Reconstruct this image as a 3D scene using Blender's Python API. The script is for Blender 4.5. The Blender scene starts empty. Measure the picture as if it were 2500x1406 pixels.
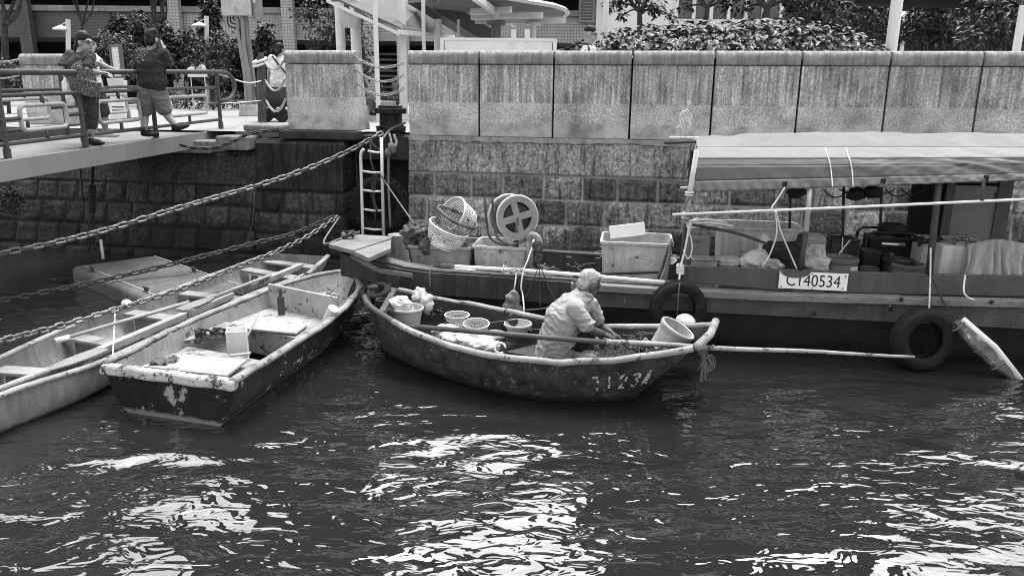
import bpy, bmesh, math, random
from mathutils import Vector, Matrix, noise, Euler
V = Vector
R = math.radians
PI = math.pi
random.seed(7)
scene = bpy.context.scene
col = scene.collection

# ------------------------------------------------------------------ camera model (photo pixels -> world points)
F, CX, CY, HC = 1850., 1250., 703., 2.6
PIT, ROL = R(14.4), R(0.6)

def ray(px, py):
    u = (px - CX) / F; v = -(py - CY) / F
    c, s = math.cos(ROL), math.sin(ROL)
    u2 = u * c - v * s; v2 = u * s + v * c
    cp, sp = math.cos(PIT), math.sin(PIT)
    return V((u2, cp + v2 * sp, -sp + v2 * cp))

def PZ(px, py, z):
    d = ray(px, py); t = (z - HC) / d.z
    return V((d.x * t, d.y * t, z))

def PY(px, py, Y):
    d = ray(px, py); t = Y / d.y
    return V((d.x * t, Y, HC + d.z * t))

def PPL(px, py, a, yaw, off=0.0):
    """point on the vertical plane through a with heading yaw, pushed off towards the camera"""
    n = V((math.sin(yaw), -math.cos(yaw), 0))
    d = ray(px, py)
    t = ((V((a[0], a[1], 0)) + n * off).dot(n)) / d.dot(n)
    return V((d.x * t, d.y * t, HC + d.z * t))

# ------------------------------------------------------------------ object helpers
OFF = {}

def tag(o, label=None, cat=None, group=None, kind=None):
    if label: o['label'] = label
    if cat: o['category'] = cat
    if group: o['group'] = group
    if kind: o['kind'] = kind
    return o

def thing(name, label, cat, loc=(0, 0, 0), rotz=0.0, group=None):
    o = bpy.data.objects.new(name, None)
    o.empty_display_size = 0.1
    col.objects.link(o)
    o.location = loc; o.rotation_euler = (0, 0, rotz)
    OFF[o.name] = V(loc)
    return tag(o, label, cat, group)

def copy_tree(o, parent=None):
    c = o.copy(); col.objects.link(c)
    if parent: c.parent = parent
    for ch in [x for x in bpy.data.objects if x.parent == o]:
        copy_tree(ch, c)
    return c

class MB:
    """collects shapes in one bmesh"""
    def __init__(s):
        s.bm = bmesh.new()
    def geo(s, verts, faces, T=None):
        vs = [s.bm.verts.new(T @ V(v) if T else V(v)) for v in verts]
        for f in faces:
            try: s.bm.faces.new([vs[i] for i in f])
            except ValueError: pass
        return s
    def box(s, c, size, T=None, rot=None, taper=1.0):
        x, y, z = size[0] / 2, size[1] / 2, size[2] / 2
        vs = [V((a * x * (taper if cz > 0 else 1), b * y * (taper if cz > 0 else 1), cz * z)) for cz in (-1, 1) for (a, b) in ((-1, -1), (1, -1), (1, 1), (-1, 1))]
        M = Matrix.Translation(V(c))
        if rot is not None: M = M @ (rot.to_4x4() if hasattr(rot, 'to_4x4') else Euler(rot).to_matrix().to_4x4())
        if T: M = T @ M
        return s.geo(vs, [(3, 2, 1, 0), (4, 5, 6, 7), (0, 1, 5, 4), (1, 2, 6, 5), (2, 3, 7, 6), (3, 0, 4, 7)], M)
    def beam(s, a, b, w, h, up=(0, 0, 1)):
        """box bar from a to b"""
        a, b = V(a), V(b); d = (b - a); L = d.length; d.normalize()
        u = V(up)
        r = d.cross(u)
        if r.length < 1e-4: r = d.cross(V((1, 0, 0)))
        r.normalize(); u = r.cross(d)
        vs = []
        for p in (a, b):
            for (i, j) in ((-1, -1), (1, -1), (1, 1), (-1, 1)):
                vs.append(p + r * i * w / 2 + u * j * h / 2)
        return s.geo(vs, [(3, 2, 1, 0), (4, 5, 6, 7), (0, 1, 5, 4), (1, 2, 6, 5), (2, 3, 7, 6), (3, 0, 4, 7)])
    def tube(s, pts, r, n=8, closed=False, caps=True, flat=1.0, up=None):
        pts = [V(p) for p in pts]; N = len(pts)
        rs = r if isinstance(r, (list, tuple)) else [r] * N
        rings = []; prev = None
        for i, p in enumerate(pts):
            if closed: t = pts[(i + 1) % N] - pts[i - 1]
            else: t = pts[min(i + 1, N - 1)] - pts[max(i - 1, 0)]
            if t.length < 1e-9: t = V((0, 0, 1))
            t.normalize()
            if prev is None:
                a = V(up) if up else (V((0, 0, 1)) if abs(t.z) < .9 else V((1, 0, 0)))
                nrm = t.cross(a); nrm.normalize()
            else:
                nrm = prev - t * prev.dot(t)
                if nrm.length < 1e-6: nrm = t.orthogonal()
                nrm.normalize()
            prev = nrm; bi = t.cross(nrm)
            rings.append([s.bm.verts.new(p + (nrm * math.cos(2 * PI * k / n) + bi * flat * math.sin(2 * PI * k / n)) * rs[i]) for k in range(n)])
        M = N if closed else N - 1
        for i in range(M):
            A, B = rings[i], rings[(i + 1) % N]
            for k in range(n):
                try: s.bm.faces.new((A[k], A[(k + 1) % n], B[(k + 1) % n], B[k]))
                except ValueError: pass
        if caps and not closed:
            s.bm.faces.new(rings[0][::-1]); s.bm.faces.new(rings[-1])
        return s
    def lathe(s, prof, n=24, T=None, cap0=True, cap1=True):
        rings = []
        for (r, z) in prof:
            ring = []
            for k in range(n):
                a = 2 * PI * k / n
                p = V((r * math.cos(a), r * math.sin(a), z))
                ring.append(s.bm.verts.new(T @ p if T else p))
            rings.append(ring)
        for i in range(len(rings) - 1):
            A, B = rings[i], rings[i + 1]
            for k in range(n): s.bm.faces.new((A[k], A[(k + 1) % n], B[(k + 1) % n], B[k]))
        if cap0: s.bm.faces.new(rings[0][::-1])
        if cap1: s.bm.faces.new(rings[-1])
        return s
    def ell(s, c, r, rot=None, T=None, seg=14, ring=9, bump=0.0, seed=0):
        M = Matrix.Translation(V(c))
        if rot is not None: M = M @ (rot.to_4x4() if hasattr(rot, 'to_4x4') else Euler(rot).to_matrix().to_4x4())
        if T: M = T @ M
        vs = []; fs = []
        for i in range(ring + 1):
            th = PI * i / ring
            for k in range(seg):
                a = 2 * PI * k / seg
                q = V((math.sin(th) * math.cos(a), math.sin(th) * math.sin(a), math.cos(th)))
                f = 1 + bump * noise.noise(q * 2.2 + V((seed, seed * 1.7, 0))) if bump else 1
                vs.append((q.x * r[0] * f, q.y * r[1] * f, q.z * r[2] * f))
        for i in range(ring):
            for k in range(seg):
                fs.append((i * seg + k, (i + 1) * seg + k, (i + 1) * seg + (k + 1) % seg, i * seg + (k + 1) % seg))
        s.geo(vs, fs, M)
        return s
    def prism(s, poly, h, T=None, z0=0.0):
        n = len(poly)
        vs = [(p[0], p[1], z0) for p in poly] + [(p[0], p[1], z0 + h) for p in poly]
        fs = [tuple(range(n - 1, -1, -1)), tuple(range(n, 2 * n))] + [(i, (i + 1) % n, n + (i + 1) % n, n + i) for i in range(n)]
        return s.geo(vs, fs, T)
    def grid(s, fn, nu, nv, thick=None):
        """surface fn(u,v) with u,v in 0..1"""
        P = [[s.bm.verts.new(V(fn(i / nu, j / nv))) for j in range(nv + 1)] for i in range(nu + 1)]
        for i in range(nu):
            for j in range(nv):
                s.bm.faces.new((P[i][j], P[i + 1][j], P[i + 1][j + 1], P[i][j + 1]))
        return s
    def build(s, name, mat, parent=None, smooth=False, bevel=0.0, local=False, mods=(), merge=True, seg=2, apply=False, ang=40):
        bm = s.bm
        if merge: bmesh.ops.remove_doubles(bm, verts=bm.verts, dist=1e-5)
        bmesh.ops.recalc_face_normals(bm, faces=bm.faces)
        me = bpy.data.meshes.new(name)
        if parent is not None and not local:
            off = OFF.get(parent.name, V((0, 0, 0)))
            bmesh.ops.translate(bm, verts=bm.verts, vec=-off)
        bm.to_mesh(me); bm.free()
        o = bpy.data.objects.new(name, me); col.objects.link(o)
        if mat: me.materials.append(mat)
        if parent is not None:
            o.parent = parent
            OFF[o.name] = OFF.get(parent.name, V((0, 0, 0)))
        if smooth:
            for p in me.polygons: p.use_smooth = True
            if smooth == 'auto':
                try: me.set_sharp_from_angle(angle=R(ang))
                except Exception: pass
        for m in mods:
            md = o.modifiers.new(m[0], m[0])
            for k, v in m[1].items(): setattr(md, k, v)
        if bevel > 0:
            md = o.modifiers.new('bevel', 'BEVEL'); md.width = bevel; md.segments = seg; md.limit_method = 'ANGLE'; md.angle_limit = R(35)
            md.harden_normals = False
        if apply:
            dg = bpy.context.evaluated_depsgraph_get()
            nm = bpy.data.meshes.new_from_object(o.evaluated_get(dg))
            o.modifiers.clear(); o.data = nm
            for p in nm.polygons: p.use_smooth = True
        return o

def solo(o, label, cat, group=None, loc=None):
    """a thing that is one mesh: move its origin to its base"""
    me = o.data
    if loc is None:
        xs = [v.co for v in me.vertices]
        loc = V(((min(p.x for p in xs) + max(p.x for p in xs)) / 2, (min(p.y for p in xs) + max(p.y for p in xs)) / 2, min(p.z for p in xs)))
    loc = V(loc)
    me.transform(Matrix.Translation(-loc)); o.location = loc
    return tag(o, label, cat, group)

def cat_pts(pts, n=8):
    """Catmull-Rom through the points"""
    pts = [V(p) for p in pts]; out = []
    P = [pts[0] * 2 - pts[1]] + pts + [pts[-1] * 2 - pts[-2]]
    for i in range(1, len(P) - 2):
        for k in range(n):
            t = k / n; a, b, c, d = P[i - 1], P[i], P[i + 1], P[i + 2]
            out.append(.5 * ((2 * b) + (c - a) * t + (2 * a - 5 * b + 4 * c - d) * t * t + (3 * b - a - 3 * c + d) * t ** 3))
    out.append(pts[-1]); return out

def sag(a, b, s, n=24):
    a, b = V(a), V(b)
    return [a.lerp(b, i / n) - V((0, 0, 4 * s * (i / n) * (1 - i / n))) for i in range(n + 1)]

# ------------------------------------------------------------------ materials (the photograph is black and white: every value is a grey)
def newmat(name):
    m = bpy.data.materials.new(name); m.use_nodes = True
    nt = m.node_tree
    b = nt.nodes['Principled BSDF']
    return m, nt, b

def nd(nt, t, **kw):
    n = nt.nodes.new(t)
    for k, v in kw.items():
        if k in n.inputs: n.inputs[k].default_value = v
        else: setattr(n, k, v)
    return n

def ramp(nt, fac, stops):
    r = nt.nodes.new('ShaderNodeValToRGB')
    els = r.color_ramp.elements
    while len(els) > 1: els.remove(els[-1])
    els[0].position = stops[0][0]; els[0].color = (stops[0][1],) * 3 + (1,)
    for p, c in stops[1:]:
        e = els.new(p); e.color = (c, c, c, 1)
    nt.links.new(fac, r.inputs[0])
    return r.outputs[0]

def mixc(nt, fac, a, b, mode='MIX'):
    m = nt.nodes.new('ShaderNodeMix'); m.data_type = 'RGBA'; m.blend_type = mode
    for sock, val in ((m.inputs[0], fac), (m.inputs[6], a), (m.inputs[7], b)):
        if isinstance(val, (int, float)):
            sock.default_value = val if sock == m.inputs[0] else (val, val, val, 1)
        else: nt.links.new(val, sock)
    return m.outputs[2]

def noi(nt, co, scale, detail=6, rough=.6, sx=1, sy=1, sz=1, dist=0.0):
    mp = nd(nt, 'ShaderNodeMapping'); mp.inputs['Scale'].default_value = (sx, sy, sz)
    nt.links.new(co, mp.inputs[0])
    n = nd(nt, 'ShaderNodeTexNoise', Scale=scale, Detail=detail, Roughness=rough, Distortion=dist)
    nt.links.new(mp.outputs[0], n.inputs['Vector'])
    return n.outputs['Fac']

MC = {}
def pm(name, base, var=.25, scale=6., rough=.7, bump=.2, bscale=40., streak=0., chip=None, chipv=.5, chips=9., grain=0., wood=0., metal=0., spec=.18, bdist=.004, tide=None):
    """general weathered material: base grey with cloudy variation, vertical streaks, chips and fine grain"""
    if name in MC: return MC[name]
    m, nt, b = newmat(name)
    tc = nd(nt, 'ShaderNodeTexCoord'); co = tc.outputs['Object']
    f = noi(nt, co, scale)
    c = ramp(nt, f, [(.28, max(base * (1 - var), .003)), (.5, base), (.75, min(base * (1 + var), .85))])
    if streak:
        s = noi(nt, co, 7, 5, .6, 2.2, 2.2, .12)
        sm = ramp(nt, s, [(.36, 1 - streak), (.58, 1), (.72, 1 + streak * .25)])
        c = mixc(nt, 1.0, c, sm, 'MULTIPLY')
    if wood:
        s = noi(nt, co, 5, 6, .65, .6, 14, 14)
        sm = ramp(nt, s, [(.33, 1 - wood), (.6, 1)])
        c = mixc(nt, 1.0, c, sm, 'MULTIPLY')
    if grain:
        s = noi(nt, co, 170, 2, .5)
        sm = ramp(nt, s, [(.36, 1 - grain), (.5, 1), (.66, 1 + grain)])
        c = mixc(nt, 1.0, c, sm, 'MULTIPLY')
    if chip is not None:
        s = noi(nt, co, chips, 9, .72)
        sm = ramp(nt, s, [(chipv, 0), (chipv + .03, 1)])
        c = mixc(nt, sm, c, chip)
    if tide is not None:      # crust or growth along the waterline: (z low, z high, value, value below)
        sp = nd(nt, 'ShaderNodeSeparateXYZ'); nt.links.new(co, sp.inputs[0])
        wv = nd(nt, 'ShaderNodeMath', operation='MULTIPLY_ADD'); wv.inputs[1].default_value = .09
        nt.links.new(noi(nt, co, 9, 7, .7), wv.inputs[0]); nt.links.new(sp.outputs[2], wv.inputs[2])
        c = mixc(nt, ramp(nt, wv.outputs[0], [(tide[1] + .03, 1), (tide[1] + .055, 0)]), c, tide[2])
        c = mixc(nt, ramp(nt, wv.outputs[0], [(tide[0] + .035, 1), (tide[0] + .05, 0)]), c, tide[3])
    nt.links.new(c, b.inputs['Base Color'])
    b.inputs['Roughness'].default_value = rough
    b.inputs['Metallic'].default_value = metal
    b.inputs['Specular IOR Level'].default_value = spec
    if bump:
        n2 = noi(nt, co, bscale, 6, .6)
        bp = nd(nt, 'ShaderNodeBump', Strength=bump, Distance=bdist)
        nt.links.new(n2, bp.inputs['Height']); nt.links.new(bp.outputs[0], b.inputs['Normal'])
    MC[name] = m
    return m

def cloth(name, base, var=.15, scale=5., fold=.5, rough=.85, pat=None):
    if name in MC: return MC[name]
    m, nt, b = newmat(name)
    tc = nd(nt, 'ShaderNodeTexCoord'); co = tc.outputs['Object']
    f = noi(nt, co, scale)
    c = ramp(nt, f, [(.3, base * (1 - var)), (.7, min(base * (1 + var), .85))])
    if pat is not None:
        vo = nd(nt, 'ShaderNodeTexVoronoi', Scale=pat[0]); nt.links.new(co, vo.inputs['Vector'])
        sm = ramp(nt, vo.outputs['Distance'], [(pat[1], 1), (pat[1] + .06, 0)])
        c = mixc(nt, sm, c, pat[2])
    nt.links.new(c, b.inputs['Base Color']); b.inputs['Roughness'].default_value = rough
    b.inputs['Specular IOR Level'].default_value = .15
    n2 = noi(nt, co, 9, 3, .5, 1, 1, 1, 1.2)
    bp = nd(nt, 'ShaderNodeBump', Strength=fold, Distance=.03)
    nt.links.new(n2, bp.inputs['Height']); nt.links.new(bp.outputs[0], b.inputs['Normal'])
    MC[name] = m
    return m
BLK = pm('black_rubber', .018, .3, 5, .6, .2, 30)
WHITE = pm('white_paint', .72, .06, 2, .45, .05, 20)
# ================================================================== camera, sky, sun
cam = bpy.data.cameras.new('camera'); co_ = bpy.data.objects.new('camera', cam); col.objects.link(co_)
cam.sensor_fit = 'HORIZONTAL'; cam.sensor_width = 36.0; cam.lens = F / 2500 * 36.0
cam.clip_start = .05; cam.clip_end = 3000
co_.location = (0, 0, HC)
co_.rotation_euler = (Matrix.Rotation(PI / 2 - PIT, 3, 'X') @ Matrix.Rotation(ROL, 3, 'Z')).to_euler()
scene.camera = co_
scene.cycles.filter_width = 1.0
scene.cycles.pixel_filter_type = 'BLACKMAN_HARRIS'
SUN_EL, SUN_AZ = 70., 14.          # azimuth clockwise from +Y
w = bpy.data.worlds.new('World'); scene.world = w; w.use_nodes = True
nt = w.node_tree; bg = nt.nodes['Background']
sky = nt.nodes.new('ShaderNodeTexSky'); sky.sky_type = 'NISHITA'; sky.sun_disc = False
sky.sun_elevation = R(SUN_EL); sky.sun_rotation = R(SUN_AZ); sky.dust_density = 6.0; sky.air_density = 1.6; sky.ozone_density = 1.0
bw = nt.nodes.new('ShaderNodeRGBToBW'); nt.links.new(sky.outputs[0], bw.inputs[0]); nt.links.new(bw.outputs[0], bg.inputs[0])
bg.inputs[1].default_value = 0.15
sl = bpy.data.lights.new('sun', 'SUN'); so = bpy.data.objects.new('sun', sl); col.objects.link(so)
sl.energy = .55; sl.angle = R(22); sl.color = (1, 1, 1)
sd = V((math.sin(R(SUN_AZ)) * math.cos(R(SUN_EL)), math.cos(R(SUN_AZ)) * math.cos(R(SUN_EL)), math.sin(R(SUN_EL))))
so.rotation_euler = sd.to_track_quat('Z', 'Y').to_euler()
scene.view_settings.view_transform = 'Standard'; scene.view_settings.look = 'None'
scene.view_settings.exposure = 1.9; scene.view_settings.gamma = 1.0

# ================================================================== water
m, nt, b = newmat('harbour_water')
tc = nd(nt, 'ShaderNodeTexCoord'); co = tc.outputs['Object']
b.inputs['Base Color'].default_value = (.012, .012, .012, 1)
b.inputs['Roughness'].default_value = .0; b.inputs['IOR'].default_value = 2.5
b.inputs['Specular IOR Level'].default_value = .5
h1 = noi(nt, co, 1.5, 1.6, .4, .6, 1.15, 1, .5)
h2 = noi(nt, co, 6.5, 2, .5, .7, 1.3, 1, .6)
mm = nd(nt, 'ShaderNodeMath', operation='MULTIPLY_ADD'); mm.inputs[1].default_value = .18
nt.links.new(h2, mm.inputs[0]); nt.links.new(h1, mm.inputs[2])
bp = nd(nt, 'ShaderNodeBump', Strength=1.0, Distance=.094)
nt.links.new(mm.outputs[0], bp.inputs['Height']); nt.links.new(bp.outputs[0], b.inputs['Normal'])
WATER = m
tag(MB().geo([(-150, -120, 0), (150, -120, 0), (150, 14, 0), (-150, 14, 0)], [(0, 1, 2, 3)]).build('water', WATER), kind='structure')

# ================================================================== quay ground
ZQ = 1.96
A0 = V((-1.62, 11.89, 0)); YAW = R(-9.9)
UX = V((math.cos(YAW), math.sin(YAW), 0)); NF = V((math.sin(YAW), -math.cos(YAW), 0))   # along wall, towards camera
def WP(u, z, off=0.0): return A0 + UX * u + NF * off + V((0, 0, z))
def wall_u(px, py, off=0.0): return (PPL(px, py, A0, YAW, off) - A0).dot(UX)

PAVE = pm('pale_paving', .23, .12, 1.2, .8, .1, 30)
ul = wall_u(858, 470); ur = wall_u(1000, 400)     # recess with the ladder
e = lambda u, off: tuple(WP(u, ZQ, off))
pts = [e(-60, -.05), e(ul, -.05), e(ul, -.75), e(ur, -.75), e(ur, -.05), e(60, -.05), (600, -100, ZQ), (600, 800, ZQ), (-600, 800, ZQ), (-600, 100, ZQ)]
tag(MB().geo(pts, [tuple(range(len(pts)))]).build('quay_ground', PAVE, merge=False), kind='structure')

# ================================================================== granite sea wall
def stone_mat(name, lo, hi, joint, wet):
    m, nt, b = newmat(name)
    tc = nd(nt, 'ShaderNodeTexCoord'); co = tc.outputs['Object']
    f1 = noi(nt, co, 24, 9, .8); f2 = noi(nt, co, 1.5, 5, .65); f3 = noi(nt, co, 7, 5, .6, 2.2, 2.2, .16)
    c = ramp(nt, f1, [(.36, lo), (.5, (lo + hi) * .45), (.63, hi)])
    c = mixc(nt, 1., c, ramp(nt, f2, [(.3, .45), (.5, .95), (.7, 1.25)]), 'MULTIPLY')
    c = mixc(nt, 1., c, ramp(nt, f3, [(.36, .38), (.46, .92), (.65, 1.14)]), 'MULTIPLY')
    at = nd(nt, 'ShaderNodeAttribute', attribute_name='joint')
    to = nd(nt, 'ShaderNodeAttribute', attribute_name='tone')
    c = mixc(nt, 1., c, to.outputs['Color'], 'MULTIPLY'); c = mixc(nt, at.outputs['Fac'], c, joint)
    # tide mark: the wall is dark with algae up to the high water line, which wanders
    sp = nd(nt, 'ShaderNodeSeparateXYZ'); nt.links.new(co, sp.inputs[0])
    w1 = nd(nt, 'ShaderNodeMath', operation='MULTIPLY_ADD'); w1.inputs[1].default_value = .9
    nt.links.new(f2, w1.inputs[0]); nt.links.new(sp.outputs[2], w1.inputs[2])
    c = mixc(nt, 1., c, ramp(nt, w1.outputs[0], [(.38, .22), (wet, .6), (wet + .35, 1)]), 'MULTIPLY')
    nt.links.new(c, b.inputs['Base Color']); b.inputs['Roughness'].default_value = .75
    b.inputs['Specular IOR Level'].default_value = .3
    bp = nd(nt, 'ShaderNodeBump', Strength=.6, Distance=.012)
    nt.links.new(noi(nt, co, 45, 8, .7), bp.inputs['Height']); nt.links.new(bp.outputs[0], b.inputs['Normal'])
    return m

def wall_mesh(name, u0, u1, ztop, zs, base_off, batter, mat, bw_, seed, rough, lift=0.0, res=.017):
    """zs: heights of the course joints, highest first; above zs[0] the face is smooth concrete"""
    nu = int((u1 - u0) / res); z0 = -.3; nz = int((ztop - z0) / res)
    mb = MB(); rnd = random.Random(seed)
    offs = [rnd.random() for _ in range(12)]
    jit = [[rnd.uniform(-.12, .12) for _ in range(80)] for _ in range(12)]
    J = []
    vs = []; TN = []; tn = 1.
    for i in range(nu + 1):
        u = u0 + (u1 - u0) * i / nu
        for j in range(nz + 1):
            z = z0 + (ztop - z0) * j / nz
            off = base_off + batter * (1 - z / ztop)
            q = V((u, z, seed))
            jn = 0.; tn = 1.
            if z < zs[0] + .01:
                k = 0
                while k + 1 < len(zs) and z < zs[k + 1]: k += 1
                t = (u / bw_ + offs[k]); ci = int(math.floor(t)); fr = t - ci
                x0 = ci + jit[k][ci % 80]; x1 = ci + 1 + jit[k][(ci + 1) % 80]
                if t < x0: x1 = x0; x0 = ci - 1 + jit[k][(ci - 1) % 80]
                elif t > x1: x0 = x1; x1 = ci + 2 + jit[k][(ci + 2) % 80]
                tn = .72 + .5 * noise.cell(V((x0 * 7.3 + seed, k * 3.1, 2)))
                du = min(t - x0, x1 - t) * bw_
                zl = zs[k + 1] if k + 1 < len(zs) else -.6
                dz = min(abs(zs[k] - z), abs(z - zl))
                wob = .006 * noise.noise(q * 9)
                d = min(du + wob, dz + wob)
                if d < .013 + .006 * noise.noise(q * 4): jn = .75 + .5 * noise.noise(q * 3.1)
                elif d < .022: jn = .25
                bulge = min(1, max(0, (d - .008) / .05))
                off += -.03 + bulge * (.035 + rough * (noise.noise(q * 5) * .5 + noise.noise(q * 13) * .35 + noise.noise(q * 31) * .25))
            else:
                off += .012 * noise.noise(q * 2.2) + .006 * noise.noise(q * 9)
                if z > ztop - .06: off -= .03 * max(0, noise.noise(q * 7)) + .01
            vs.append(WP(u, z, off)); J.append(jn); TN.append(tn)
    W = nz + 1
    fs = [(i * W + j, (i + 1) * W + j, (i + 1) * W + j + 1, i * W + j + 1) for i in range(nu) for j in range(nz)]
    # cap the top back to the quay
    me = bpy.data.meshes.new(name)
    n0 = len(vs)
    for i in range(nu + 1):
        u = u0 + (u1 - u0) * i / nu
        vs.append(WP(u, ztop, -1.0)); J.append(0)
    for i in range(nu): fs.append((i * W + nz, (i + 1) * W + nz, n0 + i + 1, n0 + i))
    for side in (0, nu):     # end return
        n1 = len(vs)
        u = u0 + (u1 - u0) * side / nu
        for j in range(nz + 1):
            vs.append(WP(u, z0 + (ztop - z0) * j / nz, -1.0)); J.append(0)
        for j in range(nz):
            q = (side * W + j, side * W + j + 1, n1 + j + 1, n1 + j)
            fs.append(q if side == 0 else q[::-1])
    me.from_pydata([tuple(v) for v in vs], [], fs)
    TN += [1.] * (len(vs) - len(TN))
    ca = me.attributes.new('tone', 'FLOAT_COLOR', 'POINT'); ca.data.foreach_set('color', [x for t_ in TN for x in (t_, t_, t_, 1)])
    a = me.attributes.new('joint', 'FLOAT', 'POINT'); a.data.foreach_set('value', J)
    for p in me.polygons: p.use_smooth = True
    me.materials.append(mat)
    o = bpy.data.objects.new(name, me); col.objects.link(o)
    return o

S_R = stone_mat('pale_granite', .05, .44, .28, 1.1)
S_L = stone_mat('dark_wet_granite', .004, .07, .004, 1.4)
zR = [PPL(1350, y, A0, YAW, .1).z for y in (431, 489, 550, 608)]
wr = wall_mesh('sea_wall', ur, 13.5, ZQ - .02, zR, 0, .22, S_R, .56, 3, .045)
tag(wr, 'pale granite block sea wall behind the covered work boat', 'sea wall')
zL = [PPL(500, y, A0, YAW, .4).z for y in (452, 502, 556, 608)]
zP = [PPL(740, y, A0, YAW, .4).z for y in (470, 522, 572, 622)]
um = wall_u(622, 400, .3)
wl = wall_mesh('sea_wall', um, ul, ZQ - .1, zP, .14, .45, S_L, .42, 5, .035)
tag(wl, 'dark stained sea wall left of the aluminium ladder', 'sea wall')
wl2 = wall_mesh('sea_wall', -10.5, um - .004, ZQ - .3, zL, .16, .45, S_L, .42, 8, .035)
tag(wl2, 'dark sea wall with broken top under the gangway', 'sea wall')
DARKC = pm('dark_streaked_concrete', .035, .5, 3, .6, .4, 25, streak=.5)  # dark, streaked concrete colour for the recess behind the ladder
PIER = pm('stained_black_concrete', .022, .7, 2.2, .7, .5, 18, streak=.75, grain=.4, chip=.085, chipv=.62, chips=3)
zt0 = zP[0] + .01; mb = MB(); n_ = 60
prof_ = [(zt0, .3), (zt0 + .03, .34), (ZQ - .16, .24), (ZQ - .12, .2), (ZQ - .12, -.2)]
for k in range(n_):
    for (za, oa), (zb_, ob) in zip(prof_, prof_[1:]):
        q = []
        for uu, zz, oo in ((um + (ul - um) * k / n_, za, oa), (um + (ul - um) * (k + 1) / n_, za, oa), (um + (ul - um) * (k + 1) / n_, zb_, ob), (um + (ul - um) * k / n_, zb_, ob)):
            q.append(WP(uu, zz, oo + .012 * noise.noise(V((uu * 3, zz * 3, 5)))))
        mb.geo(q, [(0, 1, 2, 3)])
for uu, sgn in ((um, 1), (ul, -1)): mb.geo([WP(uu, z, o_) for z, o_ in prof_] + [WP(uu, zt0, -.2)], [tuple(range(6))])
mb.build('concrete_pier_face', PIER, wl)
mb = MB()
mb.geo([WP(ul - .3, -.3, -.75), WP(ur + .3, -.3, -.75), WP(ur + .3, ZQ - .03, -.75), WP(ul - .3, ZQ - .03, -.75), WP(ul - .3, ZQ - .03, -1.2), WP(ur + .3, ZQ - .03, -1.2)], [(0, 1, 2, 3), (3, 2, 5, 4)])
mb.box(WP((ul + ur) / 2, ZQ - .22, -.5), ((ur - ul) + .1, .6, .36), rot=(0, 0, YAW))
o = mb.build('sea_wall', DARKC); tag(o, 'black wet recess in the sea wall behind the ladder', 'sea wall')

# ================================================================== parapet blocks
def parapet_mat():
    m, nt, b = newmat('precast_concrete')
    tc = nd(nt, 'ShaderNodeTexCoord'); co = tc.outputs['Object']
    oi = nd(nt, 'ShaderNodeObjectInfo')
    ad = nd(nt, 'ShaderNodeVectorMath', operation='ADD'); mu = nd(nt, 'ShaderNodeVectorMath', operation='SCALE'); mu.inputs['Scale'].default_value = 1.0
    cb = nd(nt, 'ShaderNodeCombineXYZ'); rm = nd(nt, 'ShaderNodeMath', operation='MULTIPLY'); rm.inputs[1].default_value = 37.
    nt.links.new(oi.outputs['Random'], rm.inputs[0]); nt.links.new(rm.outputs[0], cb.inputs[0]); nt.links.new(rm.outputs[0], cb.inputs[1])
    nt.links.new(co, ad.inputs[0]); nt.links.new(cb.outputs[0], ad.inputs[1]); cr = ad.outputs[0]
    sp = nd(nt, 'ShaderNodeSeparateXYZ'); nt.links.new(co, sp.inputs[0])
    # finish bands: streaked wash, exposed granite chips, plain foot
    band = nd(nt, 'ShaderNodeValToRGB'); band.color_ramp.interpolation = 'CONSTANT'
    els = band.color_ramp.elements; els[0].position = 0; els[0].color = (0, 0, 0, 1); els[1].position = .21; els[1].color = (.5, .5, .5, 1)
    e2 = els.new(.5); e2.color = (1, 1, 1, 1)
    nt.links.new(sp.outputs[2], band.inputs[0])
    g = noi(nt, cr, 42, 4, .8)
    gr = ramp(nt, g, [(.36, .14), (.47, .23), (.55, .3), (.64, .42)])
    st = noi(nt, cr, 9, 7, .68, 2.4, 2.4, .13)
    st2 = noi(nt, cr, 34, 6, .78)
    stc = ramp(nt, st, [(.3, .08), (.43, .16), (.56, .24), (.7, .38)])
    stc = mixc(nt, 1., stc, ramp(nt, st2, [(.36, .5), (.5, 1.), (.64, 1.5)]), 'MULTIPLY')
    foot = mixc(nt, 1., ramp(nt, noi(nt, cr, 5, 7, .6), [(.3, .17), (.6, .3)]), ramp(nt, st2, [(.3, .85), (.7, 1.15)]), 'MULTIPLY')
    s1 = nd(nt, 'ShaderNodeMath', operation='GREATER_THAN'); s1.inputs[1].default_value = .25; nt.links.new(band.outputs[0], s1.inputs[0])
    s2 = nd(nt, 'ShaderNodeMath', operation='GREATER_THAN'); s2.inputs[1].default_value = .75; nt.links.new(band.outputs[0], s2.inputs[0])
    c = mixc(nt, s1.outputs[0], foot, gr); c = mixc(nt, s2.outputs[0], c, stc)
    big = noi(nt, cr, 2.2, 4, .6)
    c = mixc(nt, 1., c, ramp(nt, big, [(.32, .7), (.5, 1.1), (.68, 1.4)]), 'MULTIPLY')
    c = mixc(nt, 1., c, ramp(nt, oi.outputs['Random'], [(0, 1.1), (1, 1.42)]), 'MULTIPLY')
    nt.links.new(c, b.inputs['Base Color']); b.inputs['Roughness'].default_value = .85; b.inputs['Specular IOR Level'].default_value = .25
    bp = nd(nt, 'ShaderNodeBump', Strength=.5, Distance=.004)
    nt.links.new(g, bp.inputs['Height']); nt.links.new(bp.outputs[0], b.inputs['Normal'])
    return m
PRE = parapet_mat()
COPE = pm('coping_concrete', .25, .35, 9, .85, .4, 70, streak=.35, grain=.45, chip=.04, chipv=.66, chips=14)
PH = PPL(1300, 124, A0, YAW).z - ZQ
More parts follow.
